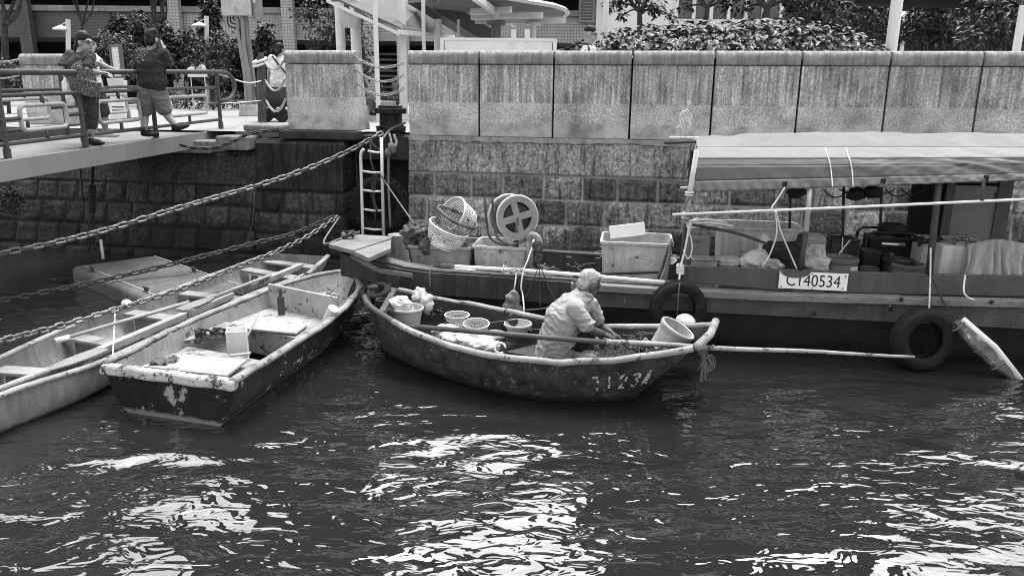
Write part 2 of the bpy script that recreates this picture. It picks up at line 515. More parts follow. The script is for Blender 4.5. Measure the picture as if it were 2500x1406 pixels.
def arc(cx, cz, r, a0, a1, n): return [(cx + r * math.cos(a0 + (a1 - a0) * i / n), cz + r * math.sin(a0 + (a1 - a0) * i / n)) for i in range(n + 1)]
def extrude_profile(mb, prof, w):
    """prof: (depth towards camera, z); extruded along local x, centred"""
    n = len(prof)
    vs = [(-w / 2, -p[0], p[1]) for p in prof] + [(w / 2, -p[0], p[1]) for p in prof]
    mb.geo(vs, [tuple(range(n)), tuple(range(2 * n - 1, n - 1, -1))] + [(i, n + i, n + (i + 1) % n, (i + 1) % n) for i in range(n)])
def parapet(u0, u1, label, dz=0.0, seal=False):
    wd = u1 - u0
    p = WP((u0 + u1) / 2, ZQ + dz)
    t = thing('parapet_block', label, 'parapet block', p, YAW, 'precast parapet blocks along the quay')
    hb = PH - .2 - dz
    mb = MB(); extrude_profile(mb, [(0, 0), (.012, .22), (.004, hb), (-.30, hb), (-.40, hb * .55), (-.58, 0)], wd)
    mb.build('wall_panel', PRE, t, local=True, bevel=.012)
    mb = MB(); c0 = hb + .004
    prof = [(.022, c0), (.03, c0 + .02), (.03, c0 + .11)] + arc(-.055, c0 + .112, .085, R(0), R(90), 6) + arc(-.25, c0 + .112, .085, R(90), R(180), 6) + [(-.335, c0)]
    extrude_profile(mb, prof, wd - .004)
    if seal:
        mb2 = MB(); mb2.box((wd / 2 + .013, .2, (hb + .1) / 2), (.04, .25, hb + .1)); mb2.build('joint_seal', pm('dark_joint', .015, .3, 4, .9, 0), t, local=True)
    mb.build('coping', COPE, t, local=True, smooth='auto', bevel=.012, ang=30)
    return t
gx = [994, 1169.5, 1352.5, 1544, 1745.5, 1957.5, 2174, 2400, 2640]
gu = [wall_u(x, 158) for x in gx]
names = ['weathered parapet block at the right side of the bollard gap', 'parapet block beneath the white hoarding, left half',
         'parapet block under the man with the backpack', 'parapet block behind the twisted wire on the canopy pole end',
         'parapet block under the middle of the leafy hedge, above the left canopy end', 'parapet block under the right end of the leafy hedge',
         'parapet block between the thick white pole and the last gap on the right', 'parapet block cut off by the right edge of the photo']
for i in range(8): parapet(gu[i] + .013, gu[i + 1] - .013, names[i], 0., i < 7)
for k, nm in enumerate(('first', 'second', 'third')): parapet(gu[8] + .013 + k * 1.16, gu[8] + 1.147 + k * 1.16, nm + ' parapet block beyond the right edge of the photo', 0., True)
ua, ub = wall_u(695, 158), wall_u(866, 158)
parapet(ua, ub, 'free standing parapet block left of the bollard, chains on its right end', .05)
uc = wall_u(48, 150, -1.2)
pl = parapet(uc, uc + 1.13, 'far left parapet block behind the gangway railing'); pl.location = WP(uc + .56, ZQ, -1.2)
# mortar strip under the parapet, its lower edge cracked
MORT = pm('cracked_mortar', .3, .3, 6, .85, .4, 40, streak=.3)
mb = MB()
N = 320; u1 = 13.4
top = []; bot = []
for i in range(N + 1):
    u = ur + (u1 - ur) * i / N
    dz = .075 + .03 * noise.noise(V((u * 1.1, 1, 3))) + .03 * noise.noise(V((u * 6, 2, 7)))
    for (z, off) in ((ZQ - .004, -.02), (ZQ - .004, .03), (ZQ - dz, .026), (ZQ - dz - .004, -.02)): top.append(WP(u, z, off))
for i in range(N): mb.geo([top[i * 4 + k] for k in range(4)] + [top[i * 4 + 4 + k] for k in range(4)], [(0, 1, 5, 4), (1, 2, 6, 5), (2, 3, 7, 6)])
o = mb.build('mortar_strip', MORT, wr)
mb = MB(); mb.box(WP((ua + ub) / 2 - .02, ZQ - .02, .05), (ub - ua + .12, .34, .13), rot=(0, 0, YAW))
o = mb.build('plinth_stone', pm('black_stained_stone', .03, .5, 5, .7, .5, 30), bevel=.02)
solo(o, 'black stained plinth stone under the free standing parapet block', 'plinth stone')
# broken stones where the gangway lands
mb = MB()
p = PPL(560, 372, A0, YAW, .25)
STONE = pm('worn_kerb_stone', .18, .4, 5, .8, .5, 25, streak=.3)
for (x, y, sx, sz, off, lab) in ((585, 348, .55, .22, .1, 'worn stone block beside the gangway end'), (470, 356, .9, .2, .12, 'chipped ledge stone under the gangway end'),
                                 (655, 312, .62, .1, -.25, 'flat pale kerb stone at the foot of the chain post')):
    c = PPL(x, y, A0, YAW, off)
    mb = MB(); mb.box((0, 0, sz / 2), (sx, .5, sz))
    o = mb.build('kerb_stone', STONE, bevel=.03, mods=())
    o.location = c - V((0, 0, sz / 2)); o.rotation_euler = (0, 0, YAW); tag(o, lab, 'kerb stone')
# ================================================================== people
SKIN = pm('skin', .27, .1, 9, .5, .06, 60); SKIND = pm('tanned_skin', .075, .15, 9, .5, .1, 60)
HAIRD = pm('dark_hair', .012, .4, 14, .45, .5, 60); HAIRG = pm('grey_hair', .27, .4, 40, .6, .6, 90)
EYE = pm('eye_dark', .02, .1, 3, .2, 0)
def frame(fwd, up=(0, 0, 1)):
    f = V(fwd).normalized(); r = f.cross(V(up)).normalized(); u = r.cross(f)
    return Matrix((r, f, u)).transposed()
def limb(mb, pts, rs):
    P = cat_pts(pts, 4) if len(pts) > 2 else [V(p) for p in pts]
    n = len(P); m = len(rs) - 1; rr = []
    for i in range(n):
        t = i / (n - 1) * m; k = min(int(t), m - 1); rr.append(rs[k] * (1 - t + k) + rs[k + 1] * (t - k))
    mb.tube(P, rr, 12); mb.ell(P[0], (rr[0],) * 3, seg=10, ring=7); mb.ell(P[-1], (rr[-1],) * 3, seg=10, ring=7)
def loft(mb, rings, n=18):
    """rings: (centre, right vector, front vector, half width, half depth)"""
    R_ = []
    for (c, r, f, a, b) in rings:
        r = V(r).normalized(); f = V(f).normalized(); c = V(c)
        R_.append([mb.bm.verts.new(c + r * a * math.cos(2 * PI * k / n) + f * b * math.sin(2 * PI * k / n)) for k in range(n)])
    for A, B in zip(R_, R_[1:]):
        for k in range(n): mb.bm.faces.new((A[k], A[(k + 1) % n], B[(k + 1) % n], B[k]))
    mb.bm.faces.new(R_[0][::-1]); mb.bm.faces.new(R_[-1])
def hand(mb, wrist, d, nrm, side, s=1.0, curl=.5):
    """d towards the fingers, nrm out of the back of the hand, side towards the thumb"""
    d = V(d).normalized(); nrm = V(nrm); nrm = (nrm - d * nrm.dot(d)).normalized(); sd_ = d.cross(nrm)
    if sd_.dot(V(side)) < 0: sd_ = -sd_
    w = V(wrist); M = Matrix((sd_, d, nrm)).transposed()
    mb.ell(w + d * .045 * s, (.04 * s, .052 * s, .016 * s), M)
    for i, (o, L) in enumerate(((.03, .07), (.011, .08), (-.009, .075), (-.028, .058))):
        a = w + d * .085 * s + sd_ * o * s; p = [a]; ang = .1
        for k in range(3):
            ang += curl * (.5 + .12 * i); p.append(p[-1] + (d * math.cos(ang) - nrm * math.sin(ang)) * L * s / 3)
        mb.tube(p, [.0095 * s, .009 * s, .008 * s, .0065 * s], 8); mb.ell(p[-1], (.0065 * s,) * 3, seg=8, ring=5)
    t0 = w + d * .025 * s + sd_ * .03 * s
    mb.tube([t0, t0 + (sd_ * .7 + d * .6 - nrm * .3) * .035 * s, t0 + (sd_ * .75 + d * 1.3 - nrm * .7) * .045 * s], [.013 * s, .0105 * s, .008 * s], 8)
def blendmods(vox, sm=4): return (('REMESH', dict(mode='VOXEL', voxel_size=vox, use_smooth_shade=True)), ('SMOOTH', dict(factor=.5, iterations=sm)))
def fold(o, amp, sc, seed=0, ridge=0.):
    me = o.data; me.update()
    n = [v.normal.copy() for v in me.vertices]
    for v, q in zip(me.vertices, n):
        c = v.co
        rg = (1 - abs(noise.noise(V((c.x * 9 + 3 * noise.noise(c * 4), c.y * 9, c.z * 13 + seed))))) ** 5 - .3
        v.co = c + q * amp * (ridge * rg + noise.noise(V((c.x * sc, c.y * sc, c.z * sc * 1.8 + seed))) + .5 * noise.noise(V((c.x * sc * 2.3, c.y * sc * 2.3 + seed, c.z * sc * 3.4))))
def person(label, J, skin=SKIN, hair=HAIRD, s=1.0, top=None, sleeve=.55, bottom=None, bot_len=1.0, shoe=None, vox=.011, hairstyle='short', top_hang=.12, bare=False, group=None, curl=.4, build=1.0, face=True):
    """J: world joints hd (head centre), hf (face direction), nk, sL sR eL eR wL wR, ch, pl, hL hR kL kR aL aR, front (body facing)"""
    J = {k: (V(v) if not isinstance(v, (int, float)) else v) for k, v in J.items()}
    base = V(((J['aL'].x + J['aR'].x) / 2, (J['aL'].y + J['aR'].y) / 2, min(J['aL'].z, J['aR'].z) - .08 * s))
    t = thing('person', label, 'person', base, 0, group)
    H = frame(J['hf'], J.get('hu', V((0, 0, 1)))); hd = J['hd']
    hp = lambda x, y, z: hd + H @ V((x, y, z)) * s
    up = (J['nk'] - J['pl']).normalized(); fr = J['front']; fr = (fr - up * fr.dot(up)).normalized(); rt = fr.cross(up)
    bend = J.get('bend', V((0, 0, 0)))
    def torso(mb, k, z0=0.0):
        pl, ch, nk = J['pl'], J['ch'], J['nk']
        ud = (ch - pl).normalized(); un = (nk - ch).normalized()
        f1 = (fr - ud * fr.dot(ud)).normalized(); f2 = (fr - un * fr.dot(un)).normalized()
        wd = (J['sL'] - J['sR']).length / 2
        B = build
        loft(mb, [(pl - ud * (.06 + z0) * s, rt, f1, (.15 * s * B) * k, .105 * s * k * B), (pl + ud * .03 * s, rt, f1, .165 * s * k * B, .12 * s * k * B), (pl.lerp(ch, .5), rt, f1, .15 * s * k * B, .115 * s * k * B),
                  (ch, rt, (f1 + f2), max(.17 * s, wd * .9) * k, .125 * s * k * B), (ch.lerp(nk, .62), rt, f2, wd * .88 * k, .1 * s * k), (nk - un * .03 * s, rt, f2, .085 * s * k, .075 * s * k)] + ([(nk + un * .03 * s, rt, f2, .07 * s * k, .066 * s * k)] if k > 1 and J.get('collar') else []))
        for sd_ in 'LR': limb(mb, [J['ch'].lerp(J['nk'], .5), J['s' + sd_]], [.08 * s * k, .066 * s * k])
    mb = MB(); torso(mb, .95)
    limb(mb, [J['nk'] - up * .03 * s, J['nk'] * .45 + hp(0, -.02, -.06) * .55, hp(0, -.015, -.03)], [.068 * s, .06 * s, .058 * s])
    mb.ell(hp(0, -.012, .025), (.077 * s, .096 * s, .1 * s), H); mb.ell(hp(0, .03, -.055), (.058 * s, .066 * s, .066 * s), H); mb.ell(hp(0, .06, -.09), (.034 * s, .03 * s, .024 * s), H)
    mb.ell(hp(0, .1, -.022), (.014 * s, .024 * s, .02 * s), H); mb.ell(hp(0, .092, .0), (.011 * s, .016 * s, .03 * s), H); mb.ell(hp(0, .075, .028), (.058 * s, .02 * s, .016 * s), H)
    mb.ell(hp(0, .083, -.062), (.025 * s, .014 * s, .014 * s), H)
    for sd_ in (-1, 1): mb.ell(hp(sd_ * .077, -.008, -.015), (.012 * s, .026 * s, .034 * s), H)
    for sd_ in 'LR':
        limb(mb, [J['s' + sd_], J['e' + sd_], J['w' + sd_]], [.056 * s, .048 * s, .043 * s, .038 * s, .028 * s])
        dv = J['w' + sd_] - J['e' + sd_]
        hd_ = J.get('d' + sd_, dv); hn = J.get('n' + sd_, V((0, 0, 1))); th = J.get('t' + sd_, fr)
        hand(mb, J['w' + sd_], hd_, hn, th, s * 1.02, curl)
        limb(mb, [J['h' + sd_], J['k' + sd_], J['a' + sd_]], [.088 * s * build, .075 * s, .056 * s, .052 * s, .036 * s])
        ft = J.get('f' + sd_, fr); ft = V((ft.x, ft.y, ft.z)).normalized()
        mb.ell(J['a' + sd_] + ft * .07 * s - V((0, 0, .045 * s)), (.042 * s, .12 * s, .03 * s), frame(ft, (0, 0, 1)))
    body = mb.build('body', skin, t, apply=True, mods=blendmods(vox), merge=False)
    # hair
    mb = MB()
    if hairstyle == 'short':
        mb.ell(hp(0, -.026, .045), (.081 * s, .092 * s, .088 * s), H, bump=.1, seed=3); mb.ell(hp(0, -.06, -.01), (.073 * s, .055 * s, .07 * s), H, bump=.1, seed=4); mb.ell(hp(0, .03, .085), (.064 * s, .06 * s, .04 * s), H, bump=.15, seed=9)
    elif hairstyle == 'thick':
        mb.ell(hp(0, -.02, .052), (.09 * s, .1 * s, .09 * s), H, bump=.3, seed=3); mb.ell(hp(0, -.05, -.015), (.084 * s, .075 * s, .085 * s), H, bump=.2, seed=4)
    elif hairstyle == 'crop':
        mb.ell(hp(0, -.014, .05), (.08 * s, .096 * s, .082 * s), H, bump=.05, seed=3)
    else:
        mb.ell(hp(0, -.022, .054), (.089 * s, .102 * s, .096 * s), H, bump=.04, seed=3); mb.ell(hp(0, -.055, -.015), (.082 * s, .068 * s, .085 * s), H)
        mb.ell(hp(.0, -.115, -.075), (.05 * s, .045 * s, .055 * s), H, bump=.25, seed=6); mb.ell(hp(0, -.12, -.12), (.035 * s, .03 * s, .05 * s), H, bump=.3, seed=8)
    o = mb.build('hair', hair, t, apply=True, mods=blendmods(.009, 2), merge=False); fold(o, .004, 40)
    if face:
        for sd_ in (-1, 1):
            mb = MB(); mb.ell(hp(sd_ * .031, .083, .005), (.013 * s, .007 * s, .006 * s), H); mb.build('eye', EYE, t, smooth=True)
            mb = MB(); mb.ell(hp(sd_ * .032, .088, .03), (.02 * s, .006 * s, .0045 * s), H); mb.build('eyebrow', EYE, t, smooth=True)
        mb = MB(); mb.ell(hp(0, .094, -.064), (.022 * s, .006 * s, .003 * s), H); mb.build('mouth', pm('lip_grey', .12, .1, 3, .5, 0), t, smooth=True)
    if top is not None:
        mb = MB(); torso(mb, 1.17, top_hang)
        for sd_ in 'LR':
            a, b = J['s' + sd_], J['e' + sd_]
            c = a.lerp(b, min(sleeve, 1)); 
            if sleeve > 1: limb(mb, [a, b, b.lerp(J['w' + sd_], sleeve - 1)], [.076 * s, .066 * s, .055 * s, .05 * s])
            else: limb(mb, [a, c], [.076 * s, .07 * s]); mb.tube([a.lerp(c, .6), c + (b - a).normalized() * .035 * s], [.066 * s, .074 * s], 12)
        o = mb.build('shirt', top, t, apply=True, mods=blendmods(vox, 5), merge=False); fold(o, .009 * s, 7, 2, 1.3)
    if bottom is not None:
        mb = MB(); mb.ell(J['pl'] - up * .02 * s, (.155 * s * build, .115 * s * build, .11 * s), frame(fr, up))
        for sd_ in 'LR':
            h, k, a = J['h' + sd_], J['k' + sd_], J['a' + sd_]
            if bot_len <= 1: limb(mb, [h, h.lerp(k, bot_len)], [.108 * s * build, .098 * s * build])
            else: limb(mb, [h, k, k.lerp(a, bot_len - 1)], [.095 * s * build, .09 * s * build, .075 * s, .068 * s, .062 * s])
        o = mb.build('trousers', bottom, t, apply=True, mods=blendmods(vox, 5), merge=False); fold(o, .007 * s, 10, 5, 1.2)
    if shoe is not None:
        for sd_ in 'LR':
            mb = MB(); ft = V(J.get('f' + sd_, fr)).normalized(); a = J['a' + sd_]; Fm = frame(ft)
            mb.ell(a + ft * .07 * s - V((0, 0, .048 * s)), (.05 * s, .135 * s, .036 * s), Fm); mb.ell(a - V((0, 0, .02 * s)), (.045 * s, .058 * s, .05 * s), Fm)
            mb.build('shoe', shoe, t, apply=True, mods=blendmods(.01, 2), merge=False)
    return t, hp, H

P_ = PY
# --- fisherman crouching in the sampan
Yf = 6.62
J = dict(collar=1, hd=P_(1439, 694, Yf + .1), hf=(.83, .42, -.42), nk=P_(1421, 724, Yf + .03), sR=P_(1407, 757, Yf - .17), sL=P_(1439, 745, Yf + .2), ch=P_(1378, 776, Yf), pl=P_(1360, 832, Yf), front=(.9, .22, -.3),
         eR=P_(1440, 803, Yf - .2), wR=P_(1473, 814, Yf - .06), eL=P_(1462, 790, Yf + .26), wL=P_(1492, 812, Yf + .14), hR=P_(1362, 842, Yf - .1), hL=P_(1368, 838, Yf + .12),
         kR=P_(1432, 806, Yf + .02), kL=P_(1438, 797, Yf + .22), aR=P_(1404, 858, Yf - .04), aL=P_(1412, 853, Yf + .16), dR=(.9, .1, -.35), dL=(.8, -.2, -.4), nR=(.3, -.2, .9), nL=(.3, .2, .9), tR=(.2, 1, 0), tL=(.2, -1, 0), fR=(.95, .1, -.02), fL=(.95, .1, -.02))
fish, hp, H = person('grey haired man in a pale short sleeved shirt crouching in the sampan over a basin', J, SKIND, HAIRG, 1.06, cloth('pale_shirt', .26, .06, 4, .45), .72, cloth('dark_trousers', .02, .2), 1.75, pm('pale_sandal', .25, .1, 3, .7, 0), .0095, 'short', .2, curl=.55, build=1.12)
mb = MB()   # collar
nk = J['nk']
upn = (hp(0, -.02, -.05) - nk).normalized(); Fr = frame((.9, .4, -.3), upn)
ring = [nk + upn * (.012 - .018 * math.sin(a)) + Fr @ V((.088 * math.cos(a), .012 + .084 * math.sin(a), -.012)) for a in [2 * PI * i / 20 for i in range(20)]]
mb.tube(ring, .006, 8, closed=True, flat=3.0, up=(0, 0, 1)); mb.build('collar', MC['pale_shirt'], fish, smooth=True)

# --- gangway walkers
Yw = 10.15
J = dict(hd=P_(206, 104, Yw), hf=(.93, -.2, -.12), nk=P_(197, 131, Yw), sL=P_(172, 137, Yw + .08), sR=P_(219, 139, Yw - .08), ch=P_(197, 158, Yw), pl=P_(204, 215, Yw), front=(.75, .6, 0),
         eL=P_(154, 168, Yw - .05), wL=P_(168, 192, Yw + .1), eR=P_(212, 168, Yw - .2), wR=P_(243, 178, Yw - .05), hL=P_(196, 222, Yw + .1), hR=P_(214, 222, Yw - .08), kL=P_(212, 280, Yw + .1), kR=P_(226, 272, Yw - .1),
         aL=P_(207, 336, Yw + .1), aR=P_(221, 340, Yw - .1), tR=(0, 1, 0), dR=(.9, .2, 0), fR=(.8, -.1, 0), fL=(.8, .2, 0))
DTEE = cloth('dark_tee', .045, .2, 6, .6)
wom, hpw, Hw = person('woman in dark tee with tied hair and sequinned bag on the gangway, looking right', J, SKIN, HAIRD, .98, DTEE, .75, cloth('dark_capri', .04, .2), 1.55, pm('black_boot', .012, .2, 3, .5, 0), .011, 'bun', .05, build=1.12)
mb = MB()    # glasses
for s in (-1, 1): mb.tube([hpw(s * .032 + .024 * math.cos(a), .1, .004 + .018 * math.sin(a)) for a in [2 * PI * i / 12 for i in range(12)]], .003, 6, closed=True); mb.tube([hpw(s * .056, .098, .008), hpw(s * .078, .0, .006)], .003, 6)
mb.build('glasses', EYE, wom)
bagm = cloth('sequin_cloth', .05, .3, 20, .4, .4, pat=(85, .24, .45))
mb = MB(); c = P_(199, 190, Yw - .22)
mb.ell(c, (.15, .05, .21), (0, .12, .3), bump=.15, seed=2); mb.box(c + V((.06, -.01, -.13)), (.3, .08, .2), rot=(0, .2, .3))
bag = mb.build('shoulder_bag', bagm, None, apply=True, mods=blendmods(.014, 4), merge=False); solo(bag, 'sequinned shoulder bag hanging at the woman on the gangway', 'bag')
OFF[bag.name] = bag.location.copy()
mb = MB(); mb.tube(cat_pts([P_(190, 165, Yw - .22), P_(206, 140, Yw - .19), P_(212, 132, Yw - .05), P_(205, 150, Yw + .1)], 5), .012, 8, flat=.5); mb.build('strap', DTEE, bag, smooth=True)
Y2 = 10.75
J = dict(hd=P_(213, 109, Y2), hf=(.8, .5, 0), nk=P_(214, 136, Y2), sL=P_(205, 144, Y2 + .15), sR=P_(226, 143, Y2 - .12), ch=P_(214, 165, Y2), pl=P_(228, 215, Y2), front=(.8, .5, 0), eL=P_(222, 172, Y2 + .2), wL=P_(250, 180, Y2 + .2),
         eR=P_(256, 163, Y2 - .1), wR=P_(292, 176, Y2 + .05), hL=P_(226, 222, Y2 + .1), hR=P_(236, 222, Y2 - .06), kL=P_(232, 278, Y2 + .1), kR=P_(250, 272, Y2 - .08), aL=P_(230, 322, Y2 + .1), aR=P_(258, 322, Y2 - .05), tR=(0, 1, .3), tL=(0, 1, .3), fR=(1, 0, 0), fL=(1, 0, 0))
WTEE = cloth('white_tee', .5, .08, 5, .6)
person('person in white top half hidden behind the woman, arm along the far railing', J, SKIN, HAIRD, .97, WTEE, .4, cloth('grey_skirt', .07, .2), 1.0, pm('white_shoe', .6, .1, 3, .6, 0), .012, 'bun', .05, curl=.15)
mb = MB(); c = P_(166, 213, Yw + .1); mb.ell(c, (.07, .06, .13), bump=.35, seed=5); mb.ell(c + V((.04, 0, -.12)), (.08, .06, .1), bump=.35, seed=8)
solo(mb.build('plastic_bag', cloth('white_plastic', .7, .06, 8, .8, .4), None, apply=True, mods=blendmods(.012, 2), merge=False), 'white plastic bag hanging from the left hand of the woman on the gangway', 'bag')
Ym = 11.15
J = dict(hd=P_(374, 97, Ym), hf=(.45, .85, -.12), nk=P_(370, 120, Ym), sL=P_(342, 131, Ym + .05), sR=P_(401, 133, Ym - .02), ch=P_(370, 152, Ym), pl=P_(372, 207, Ym), front=(.4, .9, 0), eL=P_(336, 168, Ym + .15), wL=P_(345, 196, Ym + .3),
         eR=P_(413, 160, Ym + .02), wR=P_(399, 123, Ym + .06), dR=(-.28, .1, .9), nR=(.7, -.5, .2), tR=(-.3, .8, .2), hL=P_(360, 222, Ym), hR=P_(386, 222, Ym), kL=P_(354, 274, Ym + .1), kR=P_(402, 272, Ym + .1), aL=P_(353, 320, Ym), aR=P_(428, 306, Ym + .1), fL=(.6, .7, 0), fR=(.9, .2, .25))
phm, hpm, Hm = person('man in dark printed tee and shorts holding a phone to his ear on the gangway', J, SKIN, HAIRD, 1.04, cloth('charcoal_tee', .03, .2, 6, .5), .85, cloth('grey_shorts', .16, .2, 6, .9), .82, pm('black_slipper', .015, .2, 3, .6, 0), .011, 'thick', .0, build=1.15, curl=.3)
mb = MB(); a = P_(388, 106, Ym + .0); mb.box(a + V((0, .0, 0)), (.012, .075, .15), rot=(.1, -.25, -.4)); solo(mb.build('phone', EYE, bevel=.004), 'dark phone held to the ear of the man on the gangway', 'phone')
# rose outline and small mark printed on the back of his tee: raised thin ink lines
mb = MB(); c = V((0, 0, 0)); rr = random.Random(4)
shirt = [o for o in phm.children if o.name.startswith('shirt')][0]
from mathutils.bvhtree import BVHTree
bv = BVHTree.FromPolygons([v.co.copy() for v in shirt.data.vertices], [tuple(p.vertices) for p in shirt.data.polygons])
def onback(px, py):
    d = ray(px, py).normalized(); h = bv.ray_cast(V((0, 0, HC)) - OFF[phm.name], d)
    return (h[0] + OFF[phm.name] - d * .004) if h[0] else P_(px, py, Ym - .17)
def ink(pts, r=.0024): mb.tube([onback(*p) for p in cat2(pts)], r, 5)
def cat2(pts): return [(p.x, p.y) for p in cat_pts([V((x, y, 0)) for x, y in pts], 4)]
for k in range(7):
    a = k * 2 * PI / 7; rx, ry = 11.5, 11
    ink([(348 + rx * .45 * math.cos(a), 127 + ry * .45 * math.sin(a)), (348 + rx * 1.05 * math.cos(a + .2), 127 + ry * 1.05 * math.sin(a + .2)), (348 + rx * 1.0 * math.cos(a + .75), 127 + ry * math.sin(a + .75)), (348 + rx * .5 * math.cos(a + .95), 127 + ry * .5 * math.sin(a + .95))])
ink([(345, 124), (350, 122), (352, 128), (346, 131), (343, 126), (349, 120)])
ink([(338, 137), (334, 142), (331, 134), (337, 137), (334, 146), (337, 152), (343, 156)]); ink([(333, 140), (330, 146), (335, 150)])
ink([(348, 144), (348, 148.5)], .005); ink([(348, 148.5), (352, 148.5)], .005); ink([(333, 122), (333, 127)], .008)
mb.build('back_print', pm('print_ink', .3, .1, 4, .8, 0), phm)
# --- man with backpack behind the parapet
Yb = 12.75
J = dict(hd=P_(1441, 84, Yb), hf=(.97, -.18, -.15), nk=P_(1436, 108, Yb), sL=P_(1442, 122, Yb + .18), sR=P_(1436, 124, Yb - .18), ch=P_(1437, 148, Yb), pl=P_(1437, 215, Yb), front=(1, -.1, 0), eL=P_(1445, 170, Yb + .25), wL=P_(1460, 205, Yb + .2), eR=P_(1436, 172, Yb - .25), wR=P_(1450, 208, Yb - .2),
         hL=P_(1437, 222, Yb + .1), hR=P_(1437, 222, Yb - .1), kL=P_(1450, 280, Yb + .1), kR=P_(1428, 280, Yb - .1), aL=P_(1445, 322, Yb + .1), aR=P_(1420, 322, Yb - .1))
bpm, hpb, Hb = person('man in glasses and white tee with black backpack straps walking behind the parapet', J, SKIN, HAIRD, 1.06, WTEE, .7, cloth('mid_trousers', .06, .2), 1.9, MC['black_boot'], .012, 'crop', .1)
mb = MB()
for s in (-1, 1): mb.tube([hpb(s * .032 + .024 * math.cos(a), .1, .004 + .018 * math.sin(a)) for a in [2 * PI * i / 12 for i in range(12)]], .002, 6, closed=True); mb.tube([hpb(s * .056, .098, .008), hpb(s * .08, .0, .006)], .0035, 6)
mb.build('glasses', EYE, bpm)
mb = MB()
nkp = J['nk']; mb.tube([nkp + V((.07 * math.cos(a), .075 * math.sin(a), -.012 + .02 * -math.cos(a))) for a in [2 * PI * i / 18 for i in range(18)]], .011, 8, closed=True); mb.build('dark_collar', MC['black_boot'], bpm, smooth=True)
mb = MB(); c = J['ch'] + V((-.2, 0, -.04)); mb.ell(c, (.1, .17, .25), bump=.1); bk = mb.build('backpack', BLK, None, smooth=True); solo(bk, 'black backpack worn by the man behind the parapet', 'backpack'); OFF[bk.name] = bk.location.copy()
mb = MB(); mb.tube(cat_pts([P_(1428, 170, Yb - .19), P_(1441, 148, Yb - .24), P_(1439, 124, Yb - .27), P_(1436, 112, Yb - .2), P_(1428, 122, Yb - .15)], 5), .024, 8, flat=.35); mb.build('strap', BLK, bk, smooth=True)
# --- woman in white print tee behind the chain post
Yp = 16.9
J = dict(hd=P_(684, 122, Yp), hf=(.35, .9, -.1), nk=P_(680, 138, Yp), sL=P_(663, 143, Yp), sR=P_(697, 144, Yp), ch=P_(680, 160, Yp), pl=P_(680, 202, Yp), front=(.2, 1, 0), eL=P_(657, 172, Yp), wL=P_(656, 196, Yp + .1), eR=P_(703, 172, Yp), wR=P_(705, 195, Yp + .1),
         hL=P_(672, 208, Yp), hR=P_(690, 208, Yp), kL=P_(670, 246, Yp), kR=P_(690, 246, Yp), aL=P_(668, 280, Yp), aR=P_(690, 280, Yp))
wpt, _, _ = person('woman in white printed tee seen from behind, left of the free standing parapet block', J, SKIN, HAIRD, 1.0, cloth('printed_white_tee', .66, .06, 4, .4, pat=(16, .2, .45)), .6, cloth('black_skirt', .02, .2), 1.4, MC['black_boot'], .014, 'bun', .14)
mb = MB(); mb.tube([P_(664, 137, Yp - .12), P_(680, 158, Yp - .2), P_(698, 180, Yp - .17)], .018, 6); mb.build('bag_strap', BLK, wpt)
# --- far people
Yd = 38.
def stand(px, hy, fy, Y, label, top, bottom, front, hf, **kw):
    c = P_(px, fy, Y); h = P_(px, hy, Y).z - c.z; s = h / 1.72
    q = lambda x, y, z: V((c.x + x * s, Y + y * s, c.z + z * s))
    f = V(front).normalized(); r = f.cross(V((0, 0, 1)))
    B = lambda a, b, z: q(r.x * a + f.x * b, r.y * a + f.y * b, z)
    J = dict(hd=B(0, .02, 1.6), hf=hf, nk=B(0, 0, 1.43), sL=B(-.19, 0, 1.38), sR=B(.19, 0, 1.38), ch=B(0, 0, 1.22), pl=B(0, 0, .92), front=f, eL=B(-.25, .02, 1.1), wL=B(-.22, .12, .9), eR=B(.25, .02, 1.1), wR=B(.22, .12, .9),
             hL=B(-.09, 0, .88), hR=B(.09, 0, .88), kL=B(-.1, .05, .48), kR=B(.1, -.02, .48), aL=B(-.1, .02, .08), aR=B(.1, -.08, .08))
    return person(label, J, SKIND, HAIRD, s, top, .6, bottom, 1.9, MC['black_boot'], .02, **kw)
stand(968, 192, 259, Yd, 'far man in grey top standing with his back to the quay between the white poles', cloth('grey_top', .1, .15), MC['dark_trousers'], (-.2, 1, 0), (-.2, 1, 0), hairstyle='crop')
stand(934, 203, 262, Yd + .5, 'far woman in black left of the far man in grey', cloth('black_top', .015, .2), MC['black_skirt'], (.3, -1, 0), (.6, -1, -.2), hairstyle='bun')
# seated person of whom only the legs show past the parapet block
Ys = 20.
q = P_(893, 250, Ys)
J = dict(hd=q + V((-.12, 0, .8)), hf=(1, -.2, -.1), nk=q + V((-.12, 0, .6)), sL=q + V((-.12, .18, .55)), sR=q + V((-.12, -.18, .55)), ch=q + V((-.12, 0, .38)), pl=q + V((-.1, 0, .08)), front=(1, -.2, 0), eL=q + V((0, .25, .28)), wL=q + V((.2, .15, .15)), eR=q + V((0, -.25, .28)), wR=q + V((.2, -.15, .15)),
         hL=q + V((-.05, .1, .04)), hR=q + V((-.05, -.1, .04)), kL=P_(905, 244, Ys + .1), kR=P_(903, 245, Ys - .1), aL=P_(917, 266, Ys + .1), aR=P_(906, 274, Ys - .1))
person('seated person of whom only trousered legs and shoes show beyond the parapet block end', J, SKIN, HAIRD, 1.0, MC['grey_top'], .6, cloth('pale_jeans', .14, .2), 1.9, MC['black_boot'], .014)
mb = MB(); a = P_(937, 275, 21); mb.box((a.x - .35, 21, ZQ + .2), (1.3, .6, .4)); solo(mb.build('stone_bench', pm('pale_stone', .48, .12, 3, .8, .1, 20), bevel=.02), 'pale stone block bench behind the bollard', 'bench')
